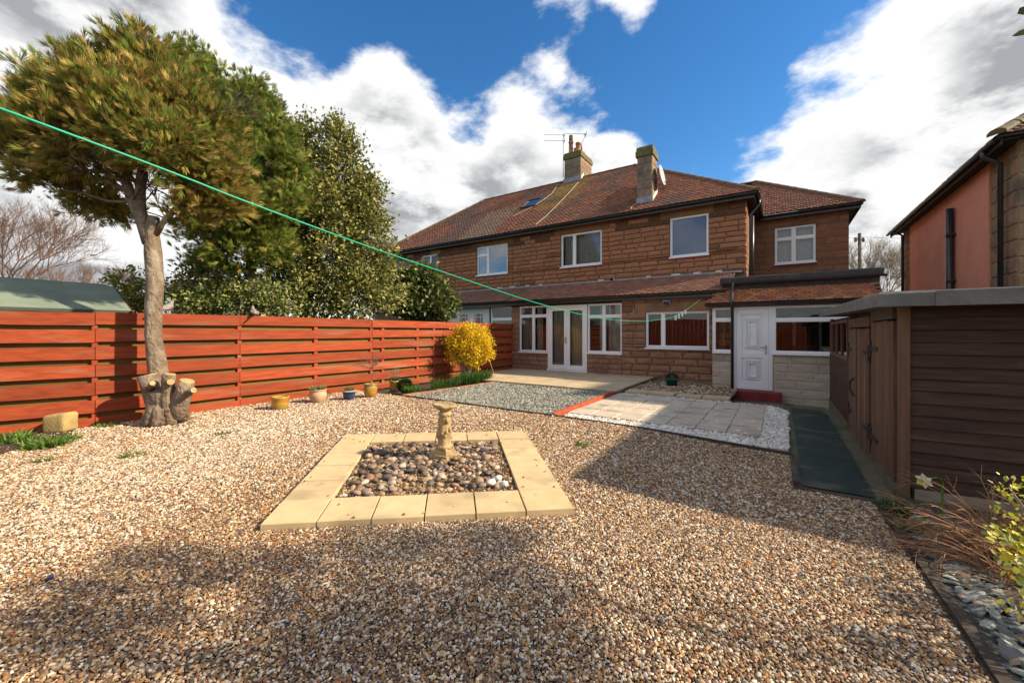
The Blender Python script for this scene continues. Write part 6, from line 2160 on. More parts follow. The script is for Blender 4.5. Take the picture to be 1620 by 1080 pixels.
# ------------------------------------------------------------------ broad-leaved trees and shrubs behind the fence
def leafy(name, label, base, clumps, n, sub, size, pal, w, cat='tree', trunk=None, material='leaf_gloss', tm='dark_bark', inner=.35, twigs=0, group=None, width=1.0):
    t = thing(name, label, cat, base, group)
    B = Vector(base)
    if trunk:
        for pts, rad in trunk:
            part('trunk', MB().tube(pts, rad, 8, wob=.15), tm, t, True)
    if twigs:
        sg = []
        for k_ in range(twigs):
            c = random.choice(clumps)
            e = Vector(c[0])
            s_ = B + (e - B) * .45 + Vector((0, 0, .2))
            rr = c[1] if not isinstance(c[1], (tuple, list)) else c[1][0]
            m_ = (s_ + e) / 2 + Vector((random.uniform(-.1, .1), random.uniform(-.1, .1), .1))
            sg += [(B + Vector((random.uniform(-.08, .08), random.uniform(-.08, .08), 0)), s_, .022, .018), (s_, m_, .018, .014), (m_, e, .014, .009)]
            sg += seg_tree(e, (random.uniform(-1, 1), random.uniform(-1, 1), random.uniform(-.2, 1)), rr * .5, .008, 2, .7, seed=k_ + len(name))
        part('branches', segs_mesh('branches', sg, tm, B, 4), None, t)
    P, D = clump_points(clumps, n, inner, sub)
    foliage('crown' if cat == 'tree' else 'foliage', t, P, D, rng.uniform(size[0], size[1], n), (LEAF_V, LEAF_F), material, mixcols(n, pal, w), 1.0, width, .8, 0)
    return t


HOLLY = [(.44, .39, .12), (.32, .31, .08), (.19, .21, .05), (.11, .135, .035), (.54, .48, .20), (.38, .31, .09)]
HW = (.7, 1.0, 1.4, 1.3, .25, .5)
HD = 10.3
RSC = 10.3 / 8.8 * .92
hb = at(478, 500, HD)
hb.z = -.05
HC = [pc_(521, 215, HD, .34, 1.2), pc_(531, 200, HD, .18, 1.4), pc_(476, 230, HD, .42), pc_(446, 235, HD + .1, .3), pc_(501, 270, HD - .1, .62), pc_(546, 265, HD, .5), pc_(571, 310, HD, .45), pc_(586, 300, HD, .22, .6), pc_(526, 330, HD - .2, .75), pc_(466, 310, HD, .65),
      pc_(576, 365, HD, .5), pc_(516, 400, HD - .3, .8), pc_(456, 390, HD - .1, .65), pc_(576, 425, HD - .1, .6), pc_(436, 450, HD - .2, .55), pc_(506, 465, HD - .4, .7), pc_(576, 475, HD - .3, .55), pc_(606, 420, HD + .1, .32), pc_(611, 465, HD, .35), pc_(556, 225, HD, .22), pc_(464, 205, HD, .2, 1.2), pc_(598, 296, HD, .10, .7), pc_(586, 268, HD, .12), pc_(566, 236, HD, .12), pc_(601, 345, HD, .16), pc_(616, 388, HD, .16), pc_(486, 188, HD, .10, 1.4), pc_(506, 200, HD, .1, 1.3), pc_(542, 184, HD, .07, 1.5), pc_(436, 205, HD, .1, 1.2)]
leafy('holly_tree', 'tall variegated holly with cream edged leaves behind the fence', tuple(hb), HC, 44000, (820, .135), (.06, .125), HOLLY, HW,
      trunk=[([hb, hb + Vector((.02, 0, 1.2)), at(495, 400, HD), at(520, 300, HD), at(538, 215, HD)], [.13, .11, .08, .05, .012]), ([hb + Vector((0, 0, 1.3)), at(455, 400, HD), at(465, 290, HD)], [.07, .05, .015])], twigs=22)
RSC = 1.0
bb = at(680, 505, 12.3)
bb.z = -.05
BC = [pc_(665, 450, 12.1, .55), pc_(692, 462, 12.2, .40), pc_(650, 480, 12.0, .5), pc_(685, 490, 12.0, .55), pc_(700, 488, 12.2, .32), pc_(668, 435, 12.1, .3), pc_(716, 478, 12.3, .14), pc_(640, 450, 12.0, .35)]
leafy('evergreen_shrub', 'dark green leafy shrub over the fence beside the attached house', tuple(bb), BC, 9000, (520, .10), (.10, .17), [(.09, .13, .03), (.15, .18, .045), (.26, .26, .08), (.06, .085, .02)], (1, .9, .5, .6), 'shrub', twigs=26, tm='pale_twig')
lb = at(335, 505, 8.5)
lb.z = -.05
LC = [pc_(300, 478, 8.6, .4, .7), pc_(345, 470, 8.6, .4), pc_(285, 462, 8.7, .3), pc_(390, 480, 8.5, .38, .8), pc_(420, 470, 8.5, .4), pc_(330, 490, 8.4, .4, .5), pc_(440, 490, 8.6, .35, .6), pc_(365, 445, 8.8, .4), pc_(300, 440, 9.0, .3)]
leafy('holly_bush', 'low variegated bush in dappled light along the fence top', tuple(lb), LC, 6500, (420, .09), (.06, .10), [(.16, .19, .045), (.29, .28, .08), (.09, .12, .03), (.40, .38, .16), (.20, .25, .04)], (1, .8, 1, .35, .5), 'shrub', twigs=18, tm='pale_twig')
yb = at(212, 500, 9.5)
yb.z = -.05
YC = [pc_(205, 448, 9.5, .38, .8), pc_(225, 460, 9.4, .38), pc_(195, 470, 9.5, .3), pc_(232, 480, 9.4, .3), pc_(215, 485, 9.4, .35, .6)]
leafy('yellow_shrub', 'sparse yellow green shrub beside the green roofed shed', tuple(yb), YC, 1700, (190, .07), (.07, .12), [(.34, .30, .04), (.24, .24, .05), (.18, .19, .04), (.38, .27, .05)], (1, 1, .8, .5), 'shrub', twigs=20, tm='twig', material='leaf_soft')

# bare trees
def bare(name, label, base, trunkdir, L, r_, depth, material, seed, spread=.5, up=.3, group=None, kids=(2, 3), n=3, jit=.12):
    t = thing(name, label, 'tree', tuple(base), group)
    sg = seg_tree(base, trunkdir, L, r_, depth, spread, 0, kids, .62, seed, up, (.62, .85), jit)
    main, rest = sg[:3], sg[3:]
    part('trunk', segs_mesh('trunk', main, material, base, 8), None, t)
    part('crown', segs_mesh('crown', rest, material, base, n), None, t)
    return t


bt = at(-25, 470, 14)
bt.z = -.3
bare('bare_tree', 'leafless reddish tree at the left edge behind the green roof', bt, (.05, 0, 1), 2.05, .09, 7, 'twig', 5, .66, .15)
bt = at(1395, 470, 30)
bt.z = -.5
bare('bare_tree', 'pale leafless tree between the two houses on the right', bt, (0, 0, 1), 2.6, .13, 7, 'pale_twig', 11, .62, .25)
bt = at(1352, 470, 34)
bt.z = -.5
bare('bare_tree', 'smaller leafless tree close to the wing of the stone house', bt, (0, 0, 1), 2.3, .10, 7, 'pale_twig', 21, .62, .2)
bt = at(612, 470, 34)
bt.z = -.5
bare('bare_tree', 'distant leafless tree peeping between holly and roof', bt, (0, 0, 1), 3.2, .15, 6, 'twig', 31, .42, .3)
hd = thing('bare_hedge', 'straggly leafless hedge above the green roofed shed', 'hedge', tuple(at(90, 470, 14)))
sg = []
for k_ in range(26):
    b_ = at(20 + k_ * 8, 480, 14 + random.uniform(-.4, .4))
    sg += seg_tree(b_, (random.uniform(-.4, .4), random.uniform(-.4, .4), 1), .62, .014, 2, .6, seed=700 + k_)
part('stems', segs_mesh('stems', sg, 'twig', ORG[hd], 3), None, hd)

# ------------------------------------------------------------------ beyond the fence: green roofed shed, far house
GX = -9.6
g0, g1, g2, g3 = at(-40, 487, 7.2), at(208, 488, 7.2), at(176, 448, 8.6), at(-60, 438, 8.6)
gs = thing('neighbour_shed', 'timber shed with green felt roof behind the red fence', 'shed', (g1.x - 2, g1.y - 1, -.05))
ev = onx(100, 488, fx(1) - .5)
ex = fx(1) - .5
ez = ev.z
y_r = onx(208, 488, ex).y
rxm = ex - 1.25
rz_ = onx(90, 444, rxm).z
y_r2 = onx(176, 448, rxm).y
part('wall', MB().box(ex - 2.35, ex - .10, y_r - 5.5, y_r - .15, -.05, ez + .02), 'shed_wood', gs)
part('roof', MB().face([(ex, y_r - 6, ez), (ex, y_r, ez), (rxm, y_r, rz_), (rxm, y_r - 6, rz_)]).face([(rxm, y_r - 6, rz_), (rxm, y_r, rz_), (ex - 2.5, y_r, ez), (ex - 2.5, y_r - 6, ez)]).face([(ex, y_r - .1, ez), (ex - 2.5, y_r - .1, ez), (rxm, y_r - .1, rz_)]).face([(ex - .04, y_r - .06, ez - .05), (ex - .04, y_r - 6, ez - .05), (ex, y_r - 6, ez), (ex, y_r - .0, ez)]), 'felt_green', gs)
part('bargeboard', MB().obox(((ex + rxm) / 2, y_r + .012, (ez + rz_) / 2 - .05), Vector((rxm - ex, 0, rz_ - ez)).normalized(), (0, 1, 0), Vector((rz_ - ez, 0, ex - rxm)).normalized(), 1.57, .02, .09), 'shed_wood', gs)
fh = thing('far_house', 'far bungalow with tan tiled roof and solar panels seen past the trunk', 'house', tuple(at(300, 480, 26)))
fb = at(262, 478, 26)
fdir = Vector((CA, SA, 0))
fdep = Vector((-SA, CA, 0))
f0 = at(272, 441, 26)
fw = 4.6
e0 = at(262, 470, 24.5)
e1 = e0 + fdir * fw
r0_ = at(272, 441, 26.5)
r1_ = r0_ + fdir * fw
part('roof', MB().face([e0, e1, r1_, r0_]).face([r0_, r1_, r1_ + fdep * 2 - Vector((0, 0, 1.1)), r0_ + fdep * 2 - Vector((0, 0, 1.1))]), 'far_tile', fh)
part('wall', MB().obox((e0 + e1) / 2 + fdep * 2 + Vector((0, 0, -1.5)), fdir, fdep, (0, 0, 1), fw - .3, 3.6, 3.0).face([e0 + fdep * .1 - fdir * -.1, r0_ + fdir * .1, r0_ + fdep * 2 + fdir * .1 - Vector((0, 0, 1.1))]), 'cream_render', fh)
for i in range(3):
    for j in range(2):
        a = e0 + (r0_ - e0) * (.12 + .4 * j) + fdir * (1.15 + i * 1.0)
        up_ = (r0_ - e0)
        nn = fdir.cross(up_.normalized())
        part('solar_panel', MB().obox(a + up_ * .19 + fdir * .45 + nn * .05, fdir, up_.normalized(), nn, .94, up_.length * .37, .04), 'solar', fh)

# telegraph pole and wires
pb_ = at(1360, 480, 32)
pt_ = at(1359.5, 369, 32)
tp_ = thing('telegraph_pole', 'wooden telegraph pole with insulators between the houses', 'pole', (pb_.x, pb_.y, -.6))
part('post', MB().tube([(pb_.x, pb_.y, -.6), (pb_.x, pb_.y, pt_.z)], [.16, .12], 10), 'pole_wood', tp_, True)
part('cross_arm', MB().obox((pt_.x, pt_.y, pt_.z - .45), (CA, SA, 0), (-SA, CA, 0), (0, 0, 1), .8, .1, .1), 'pole_wood', tp_)
for s_ in (-.3, .32):
    c = Vector((pt_.x, pt_.y, pt_.z - .45)) + Vector((CA, SA, 0)) * s_
    part('insulator', MB().lathe(c - Vector((0, 0, .25)), [(.07, 0), (.1, .1), (.09, .3), (.05, .36)], 8), 'black_paint', tp_, True)
w0 = Vector((pt_.x, pt_.y, pt_.z - .3))
single('overhead_wire', MB().tube([w0, w0 + Vector((CA, SA, 0)) * 5 + Vector((0, 0, -.15)), w0 + Vector((CA, SA, 0)) * 12 + Vector((0, 0, .1))], .014, 4), 'black_paint', 'overhead wire from the pole towards the pink house', 'wire', tuple(w0))
single('overhead_wire', MB().tube([w0, w0 - Vector((CA, SA, 0)) * 3 + Vector((0, 0, -.35)), w0 - Vector((CA, SA, 0)) * 6 + Vector((0, 0, -.6))], .014, 4), 'black_paint', 'overhead wire from the pole towards the stone house', 'wire', tuple(w0))

# ------------------------------------------------------------------ forsythia, strip planting, pots
fp = ong(745, 600)
fs = thing('forsythia_bush', 'round forsythia bush in full yellow flower against the fence', 'bush', (-7.35, 8.7, 0))
FB = Vector((-7.35, 8.75, 0))
fd_ = -SA * FB.x + CA * FB.y
FC = [pc_(742, 548, fd_, .42, 1.0), pc_(725, 540, fd_, .33), pc_(760, 540, fd_, .32), pc_(745, 525, fd_, .28), pc_(765, 560, fd_, .27), pc_(722, 562, fd_, .26), pc_(745, 572, fd_, .26), pc_(712, 545, fd_ + .1, .2), pc_(730, 522, fd_, .2), pc_(762, 528, fd_, .2)]
sg = []
for k_ in range(46):
    c = random.choice(FC)
    e = Vector(c[0]) + Vector((random.uniform(-.15, .15), random.uniform(-.15, .15), random.uniform(-.1, .25)))
    b_ = FB + Vector((random.uniform(-.12, .12), random.uniform(-.12, .12), 0))
    m_ = b_ + (e - b_) * .5 + Vector((0, 0, .12))
    sg += [(b_, m_, .012, .009), (m_, e, .009, .005)]
part('stems', segs_mesh('stems', sg, 'pale_twig', FB, 4), None, fs)
P, D = clump_points(FC, 9500, .3, (700, .055))
foliage('blossom', fs, P, D, rng.uniform(.035, .065, len(P)), (LEAF_V, LEAF_F), 'leaf_soft', mixcols(len(P), [(.86, .60, .02), (.88, .68, .04), (.78, .47, .015), (.45, .36, .03)], (1, 1.2, .4, .1)), 1.2, 1.2, .9)
single('bamboo_cane', MB().tube([ony(781, 590, 9.6), ony(771, 561, 9.4)], .011, 6), 'terracotta', 'thin cane leaning beside the forsythia', 'cane', tuple(ony(781, 590, 9.6)))


def blades(name, label, cat, base, rad, n, L, pal, w, parent=None, lean=.6, width=.10, group=None, elong=(1, 1)):
    t = thing(name, label, cat, base, group) if parent is None else parent
    B = np.array(base)
    a = rng.uniform(0, 6.28, n)
    r_ = rad * np.sqrt(rng.random(n))
    P = np.stack([B[0] + r_ * np.cos(a) * elong[0], B[1] + r_ * np.sin(a) * elong[1], np.full(n, B[2])], 1)
    D = np.stack([np.cos(a) * lean * rng.random(n), np.sin(a) * lean * rng.random(n), np.ones(n)], 1)
    V_ = [(0, .5, 0), (0, -.5, 0), (.55, -.4, .06), (.55, .4, .06), (1, 0, -.12)]
    F_ = [(0, 1, 2), (0, 2, 3), (3, 2, 4)]
    d = D + rng.normal(size=(n, 3)) * .18
    M_ = frames(d, rng.uniform(0, 6.28, n), L * rng.uniform(.6, 1.15, n), width)
    V, F, C = spread(V_, F_, M_, P, mixcols(n, pal, w))
    part('leaves', np_mesh('leaves', V - np.array(ORG[t]), F, C, 'leaf_soft'), None, t)
    return t


GRN = [(.05, .13, .02), (.07, .17, .025), (.035, .09, .015), (.12, .19, .04)]
GW_ = (1, 1, .8, .4)
blades('bulb_leaves', 'dense clump of fresh green bulb leaves under the forsythia', 'plant', (-7.0, 8.55, .0), .42, 900, .30, GRN, GW_, lean=.7, width=.05, elong=(.75, 1.5))
blades('bulb_leaves', 'lower spread of green leaves along the brick edging', 'plant', (-6.95, 7.4, .0), .34, 420, .22, GRN, GW_, lean=.8, width=.055, elong=(.6, 1.5))
blades('weed_clump', 'bright green leafy clump at the end of the brick edging', 'plant', tuple(ong(652, 621)), .16, 180, .2, [(.10, .22, .03), (.07, .17, .025)], (1, 1), lean=.9, width=.09)


def pot(u, vb, r_, h_, material, label, prof=None, name='flower_pot'):
    p = ong(u, vb)
    p.z -= .005
    t = thing(name, label, 'pot', tuple(p), 'pots along the fence')
    pr = prof or [(.72, 0), (.86, .25), (.95, .6), (.98, .82), (1.06, .84), (1.08, .97), (1.02, 1.0), (.9, .98), (.86, .86)]
    part('body', MB().lathe(p, [(a * r_, b * h_) for a, b in pr], 22), material, t, True)
    part('soil', MB().lathe(p + Vector((0, 0, h_ * .84)), [(r_ * .88, 0), (r_ * .88, .004), (.01, .012)], 16), 'soil', t)
    return t, p


d_ = lambda u, v: (lambda p: -SA * p.x + CA * p.y)(ong(u, v))
pxs = lambda u, v, px_: px_ * d_(u, v) / FPX
BELLY = [(.62, 0), (.8, .15), (.97, .42), (1.0, .6), (.9, .84), (.86, .88), (.98, .92), (1.0, 1.0), (.88, 1.0), (.82, .9)]
pot(443, 647, pxs(443, 647, 13.0), pxs(443, 647, 21), 'pot_glaze', 'empty mustard glazed pot with pale rim nearest the tree', [(.8, 0), (.9, .1), (.93, .5), (.94, .8), (1.04, .86), (1.06, .96), (.98, 1.0), (.86, .98), (.84, .8)])
t, p = pot(503, 636, pxs(503, 636, 13.0), pxs(503, 636, 21), 'pot_pale', 'pale terracotta pot of low succulents by the fence', BELLY)
z_ = p.z + pxs(503, 636, 20)
blades('x', '', '', (p.x, p.y, z_), pxs(503, 636, 12), 150, .09, [(.28, .25, .10), (.18, .20, .07), (.22, .15, .07)], (1, 1, .6), t, .8, .22)
t, p = pot(552, 632, pxs(552, 632, 9.5), pxs(552, 632, 15), 'pot_blue', 'small dark blue pot with pale rim and little grey plant')
part('rim', MB().lathe(p + Vector((0, 0, pxs(552, 632, 13.4))), [(pxs(552, 632, 10.4), 0), (pxs(552, 632, 10.6), .012), (pxs(552, 632, 10), .02), (pxs(552, 632, 8.6), .02)], 20), 'pale_stone', t, True)
blades('x', '', '', (p.x, p.y, p.z + pxs(552, 632, 14)), pxs(552, 632, 7), 90, .10, [(.16, .16, .09), (.12, .13, .07), (.2, .17, .11)], (1, 1, .6), t, .7, .12)
t, p = pot(586, 628, pxs(586, 628, 10.5), pxs(586, 628, 22), 'pot_glaze', 'orange glazed pot holding a little bare standard tree', BELLY)
zt = p.z + pxs(586, 628, 20)
sg = seg_tree((p.x, p.y, zt), (.02, 0, 1), .34, .012, 0, seed=3)
for k_ in range(16):
    sg += seg_tree((p.x + .01, p.y, zt + .33), (random.uniform(-1, 1), random.uniform(-1, 1), random.uniform(.1, .9)), .15, .004, 2, .7, seed=40 + k_)
part('bare_stems', segs_mesh('bare_stems', sg, 'twig', ORG[t], 4), None, t)
t, p = pot(625, 618, pxs(625, 618, 8.8), pxs(625, 618, 17), 'pot_glaze', 'orange glazed pot with small green plant nearest the brick edging', [(.85, 0), (.92, .3), (.95, .8), (1.02, .86), (1.04, 1.0), (.9, .98), (.84, .8)])
blades('x', '', '', (p.x, p.y, p.z + pxs(625, 618, 16)), .07, 60, .13, GRN, GW_, t, .8, .14)
sg = []
for k_ in range(7):
    sg += seg_tree((p.x, p.y, p.z + .2), (random.uniform(-.5, .5), random.uniform(-.5, .5), 1), .22, .004, 1, .6, seed=80 + k_)
part('stems', segs_mesh('stems', sg, 'pale_twig', ORG[t], 4), None, t)
single('pot_saucer', MB().lathe(ong(622, 620), [(.10, 0), (.13, .025), (.12, .025), (.02, .012)], 16), 'pot_teal', 'teal saucer under the last pot of the row', 'saucer', tuple(ong(622, 620)))
bx = ong(641, 619)
bx_t = thing('dwarf_conifer', 'small round dark green dwarf conifer beside the last pot', 'shrub', tuple(bx))
P, D = clump_points([((bx.x, bx.y, bx.z + .13), (.14, .14, .15))], 1500, .6)
foliage('foliage', bx_t, P, D, rng.uniform(.04, .07, 1500), (FR_V, FR_F), 'leaf_conifer', mixcols(1500, [(.02, .075, .02), (.03, .10, .025)], (1, 1)), .7, 1, .3)
# teal pot in the pebble bed
p = onz(1063, 611, -.06)
t = thing('plant_pot', 'teal plastic pot with a dome of green in the pebble bed', 'pot', tuple(p))
r_ = 9.8 * (-SA * p.x + CA * p.y) / FPX
part('body', MB().lathe(p, [(r_ * .78, 0), (r_ * .95, r_ * 1.1), (r_ * 1.06, r_ * 1.12), (r_ * 1.06, r_ * 1.35), (r_ * .9, r_ * 1.35)], 20), 'pot_teal', t, True)
P, D = clump_points([((p.x, p.y, p.z + r_ * 1.3), (r_ * .85, r_ * .85, r_ * .8))], 1500, .8)
foliage('plant', t, P, D, rng.uniform(.02, .035, 1500), (LEAF_V, LEAF_F), 'leaf_soft', mixcols(1500, [(.025, .06, .02), (.04, .085, .025)], (1, 1)), 1, 1, .3)
single('flower_stalk', MB().tube([(p.x, p.y, p.z + r_ * 2), (p.x - .01, p.y, p.z + r_ * 2.6)], .008, 5), 'pale_twig', 'short pale stalk on top of the teal pot', 'stalk', (p.x, p.y, p.z + r_ * 2))

# block, soil patch and weeds at the left
p = ong(96, 683)
st_ = thing('stone_block', 'rounded yellow sandstone block leaning at the foot of the fence', 'block', tuple(p))
dd_ = -SA * p.x + CA * p.y
sw_, shh = 32 * dd_ / FPX, 30 * dd_ / FPX
sgp = lambda x_, e: math.copysign(abs(x_) ** e, x_)
V_, F_ = [], []
n1_, n2_ = 28, 16
for a in range(n2_ + 1):
    th = -math.pi / 2 + math.pi * a / n2_
    for b in range(n1_):
        ph = 2 * math.pi * b / n1_
        c = Vector((sgp(math.cos(th), .28) * sgp(math.cos(ph), .28) * .5, sgp(math.cos(th), .28) * sgp(math.sin(ph), .28) * .5, sgp(math.sin(th), .28) * .5))
        k2 = 1 + .05 * noise.noise(c * 3.1)
        w_ = Vector((c.x * sw_, c.y * .22, c.z * shh)) * k2
        w_.z += .07 * w_.x
        V_.append(tuple(Matrix.Rotation(YAW + .1, 3, 'Z') @ w_ + Vector((0, 0, shh * .5))))
for a in range(n2_):
    for b in range(n1_):
        F_.append((a * n1_ + b, a * n1_ + (b + 1) % n1_, (a + 1) * n1_ + (b + 1) % n1_, (a + 1) * n1_ + b))
me = bpy.data.meshes.new('block')
me.from_pydata(V_, [], F_)
me.materials.append(MATS['yellow_block'])
me.polygons.foreach_set('use_smooth', [True] * len(me.polygons))
part('block', me, None, st_)
struct('soil_patch', MB().face([tuple(onz(*q_, .012)) for q_ in ((-60, 690), (-60, 735), (20, 712), (70, 700), (110, 690), (120, 676), (75, 668), (30, 668))]), 'soil')
for (u, v, r_, n, L, lab) in ((8, 678, .22, 160, .15, 'broad leaved green weeds in the soil at the left edge'), (12, 700, .18, 80, .16, 'light green rosette at the left edge of the gravel'), (75, 706, .20, 150, .13, 'bright green weed patch on the soil near the stone block'),
                           (170, 674, .13, 90, .07, 'flat green weed in the gravel left of the stump'), (45, 698, .12, 60, .10, 'small green weed between soil and gravel'), (110, 696, .1, 50, .09, 'tiny weed on the dark soil below the block'),
                           (208, 722, .10, 50, .06, 'small dull green weed alone in the gravel'), (355, 687, .08, 40, .06, 'little weed in the gravel right of the stump'), (922, 706, .07, 50, .06, 'lone green weed in the gravel right of the slab square'),
                           (68, 730, .08, 40, .06, 'faint green weed low on the left gravel'), (100, 622, .01, 1, .01, '')):
    if lab:
        blades('weed', lab, 'weed', tuple(ong(u, v)), r_, n, L, [(.11, .20, .03), (.16, .25, .04), (.07, .14, .02)], (1, .7, .7), lean=1.1, width=.2, group='weeds in the gravel')
single('litter', MB().obox(ong(80, 918) + Vector((0, 0, .02)), (1, 0, 0), (0, 1, 0), (0, 0, 1), .04, .02, .012), 'litter_blue', 'scrap of dark blue plastic on the gravel', 'litter', tuple(ong(80, 918)))

# ------------------------------------------------------------------ border on the right
bc = Vector((0.92, 3.62, -.05))
dt = thing('dry_shrub', 'arching shrub of bare rust brown twigs before the shed', 'shrub', tuple(bc + Vector((.35, -.05, 0))))
sg = []
for k_ in range(210):
    b_ = bc + Vector((random.uniform(.1, .65), random.uniform(-.35, .35), 0))
    d = Vector((random.uniform(-1.3, .5), random.uniform(-.6, .9), random.uniform(.25, .95)))
    sg += seg_tree(b_, d, random.uniform(.16, .34), random.uniform(.003, .0065), 2, .42, 1.0, seed=900 + k_, lenf=(.5, .8), jit=.2, kids=(1, 3))
part('twigs', segs_mesh('twigs', sg, 'dry_twig', ORG[dt], 4), None, dt)
ec = at(1612, 860, 1.75)
et = thing('euonymus_shrub', 'yellow and green variegated euonymus at the right edge', 'shrub', (ec.x + .35, ec.y - .1, 0))
EC = [(tuple(at(1694, 850, 1.9)), (.09, .09, .11)), (tuple(at(1636, 880, 1.7)), (.08, .08, .10)), (tuple(at(1691, 930, 1.65)), (.10, .10, .13)), (tuple(at(1618, 868, 1.8)), (.06, .06, .05)), (tuple(at(1626, 935, 1.6)), (.05, .05, .05)), (tuple(at(1644, 795, 2.1)), (.08, .08, .06)), (tuple(at(1596, 770, 2.3)), (.05, .05, .06)),
      (tuple(at(1651, 975, 1.6)), (.08, .08, .06)), (tuple(at(1726, 880, 1.9)), (.3, .3, .25))]
sg = []
for c in EC * 3:
    e = Vector(c[0])
    b_ = Vector((ec.x + .3 + random.uniform(-.1, .1), ec.y - .05 + random.uniform(-.1, .1), 0))
    sg += [(b_, (b_ + e) / 2 + Vector((0, 0, .05)), .006, .005), ((b_ + e) / 2 + Vector((0, 0, .05)), e, .005, .003)]
part('stems', segs_mesh('stems', sg, 'pale_twig', ORG[et], 4), None, et)
P, D = clump_points(EC, 1900, .2, (240, .022))
D[:, 2] += .5
foliage('foliage', et, P, D, rng.uniform(.020, .038, 1900), (LEAF_V, LEAF_F), 'leaf_gloss', mixcols(1900, [(.74, .62, .06), (.62, .56, .08), (.30, .38, .06), (.14, .22, .04), (.78, .70, .32)], (1.2, .9, .5, .3, .4)), .8, 1.25, .6)
df = thing('daffodil', 'pale daffodil bending over the dry twigs by the shed', 'flower', tuple(ong(1490, 850)))
dpt = at(1462, 760, 2.75)
b_ = Vector(df.location)
part('stem', MB().tube([b_, b_ + (dpt - b_) * .6 + Vector((.06, .02, .16)), dpt + Vector((.07, .02, .03)), dpt + Vector((.02, 0, .015))], .006, 6, c=(.14, .22, .05)), 'leaf_soft', df)
for k_ in range(6):
    a = k_ * math.pi / 3
    out = Vector((-.6, -.75, -.1)).normalized()
    u_ = out.orthogonal().normalized()
    v_ = out.cross(u_)
    e = u_ * math.cos(a) + v_ * math.sin(a)
    s_ = out.cross(e)
    part('petal', MB().face([dpt, dpt + e * .03 + s_ * .016, dpt + e * .055 + out * .004, dpt + e * .03 - s_ * .016], (.85, .84, .60)), 'leaf_soft', df)
part('trumpet', MB().tube([dpt, dpt + out * .03, dpt + out * .036], [.012, .017, .021], 10, False, c=(.85, .72, .25)), 'leaf_soft', df)
blades('grass_tuft', 'thick dark green grass tuft at the shed corner', 'plant', tuple(ong(1419, 815)), .06, 170, .17, [(.035, .10, .015), (.05, .13, .02)], (1, 1), lean=.8, width=.035)
blades('weed', 'pale striped weed on the slate beside the edging', 'weed', tuple(ong(1445, 838)), .07, 40, .12, [(.24, .28, .08), (.4, .42, .2)], (1, .7), lean=1.1, width=.12)
blades('weed', 'yellow green weed under the dry twigs', 'weed', tuple(ong(1517, 862)), .04, 50, .12, [(.20, .28, .05), (.12, .2, .04)], (1, 1), lean=.6, width=.1)

# tree just outside the frame on the right: its shade falls across the gravel and one spray of leaves shows top right
sb_ = Vector((4.0, 2.9, -.05))
SC = []
for (u, v, hh, rr_) in ((450, 880, 2.9, .22), (600, 865, 3.0, .24), (740, 860, 3.0, .24), (830, 855, 3.1, .16), (520, 960, 2.7, .22), (680, 950, 2.8, .26), (800, 935, 2.9, .24), (870, 925, 3.0, .12), (420, 1050, 2.5, .2), (600, 1060, 2.6, .24), (760, 1050, 2.7, .24), (870, 1040, 2.8, .14),
                      (330, 900, 2.8, .18), (180, 940, 2.9, .18), (60, 950, 3.0, .16), (240, 880, 3.1, .14), (700, 1000, 2.7, .26), (520, 1010, 2.6, .22), (830, 995, 2.8, .18), (120, 1000, 2.9, .2), (250, 1010, 2.8, .2)):
    g_ = onz(u, v, 0.0) + SUN_H * (hh / math.tan(SUN_EL))
    SC.append(((g_.x, g_.y, hh), (rr_, rr_, rr_ * .6)))
SC += [((4.6, 3.2, 3.5), (.5, .5, .4)), (tuple(at(1690, 128, 2.2)), (.06, .06, .05)), (tuple(at(1648, 132, 2.15)), (.015, .015, .015))]
tp2 = at(1640, 130, 2.2)
leafy('garden_tree', 'leafy tree whose spray of dark leaves enters at the top right corner', tuple(sb_), SC, 5600, (620, .055), (.05, .085), [(.04, .075, .015), (.06, .10, .02)], (1, 1),
      trunk=[([sb_, sb_ + Vector((0, 0, 1.2)), Vector((3.9, 2.6, 2.4)), Vector((3.8, 2.6, 3.4))], [.10, .085, .06, .02]), ([Vector((3.9, 2.6, 2.3)), Vector((3.0, 3.0, 2.7)), Vector((2.2, 3.3, 2.75)), tp2], [.04, .03, .016, .004])], twigs=12)

# ------------------------------------------------------------------ clothes line, pegs
P0c, P1c = at(9, 175, .8), at(1111, 471, 10.75)
lpts = []
tz = [(-.16, 2.02), (0, P0c.z), (.0391, 1.742), (.075, 1.69), (.1107, 1.648), (.19, 1.56), (.28, 1.50), (.36, 1.487), (.457, 1.507), (.56, 1.57), (.651, 1.655), (.82, 1.93), (1, P1c.z)]
for t_, z_ in tz:
    p = P0c + (P1c - P0c) * t_
    lpts.append(Vector((p.x, p.y, z_)))
# smooth it
sm_pts = []
for i in range(len(lpts) - 1):
    a, b, c, d = lpts[max(i - 1, 0)], lpts[i], lpts[i + 1], lpts[min(i + 2, len(lpts) - 1)]
    for s_ in range(6):
        t_ = s_ / 6
        sm_pts.append(.5 * ((2 * b) + (c - a) * t_ + (2 * a - 5 * b + 4 * c - d) * t_ ** 2 + (3 * b - a - 3 * c + d) * t_ ** 3))
sm_pts.append(lpts[-1])
single('clothes_line', MB().tube(sm_pts, .0030, 8), 'line_green', 'green plastic clothes line stretched from upper left to the house wall', 'clothes line', tuple(sm_pts[-1]), smooth=True)
e0_ = lpts[0]
cpo = thing('line_post', 'steel post that carries the near end of the clothes line', 'post', (e0_.x, e0_.y, 0))
part('tube', MB().tube([(e0_.x, e0_.y, -.3), (e0_.x, e0_.y, 2.1)], .024, 10), 'alu', cpo, True)
part('cap', MB().lathe((e0_.x, e0_.y, 2.1), [(.028, 0), (.028, .03), (.01, .04)], 10), 'line_green', cpo, True)
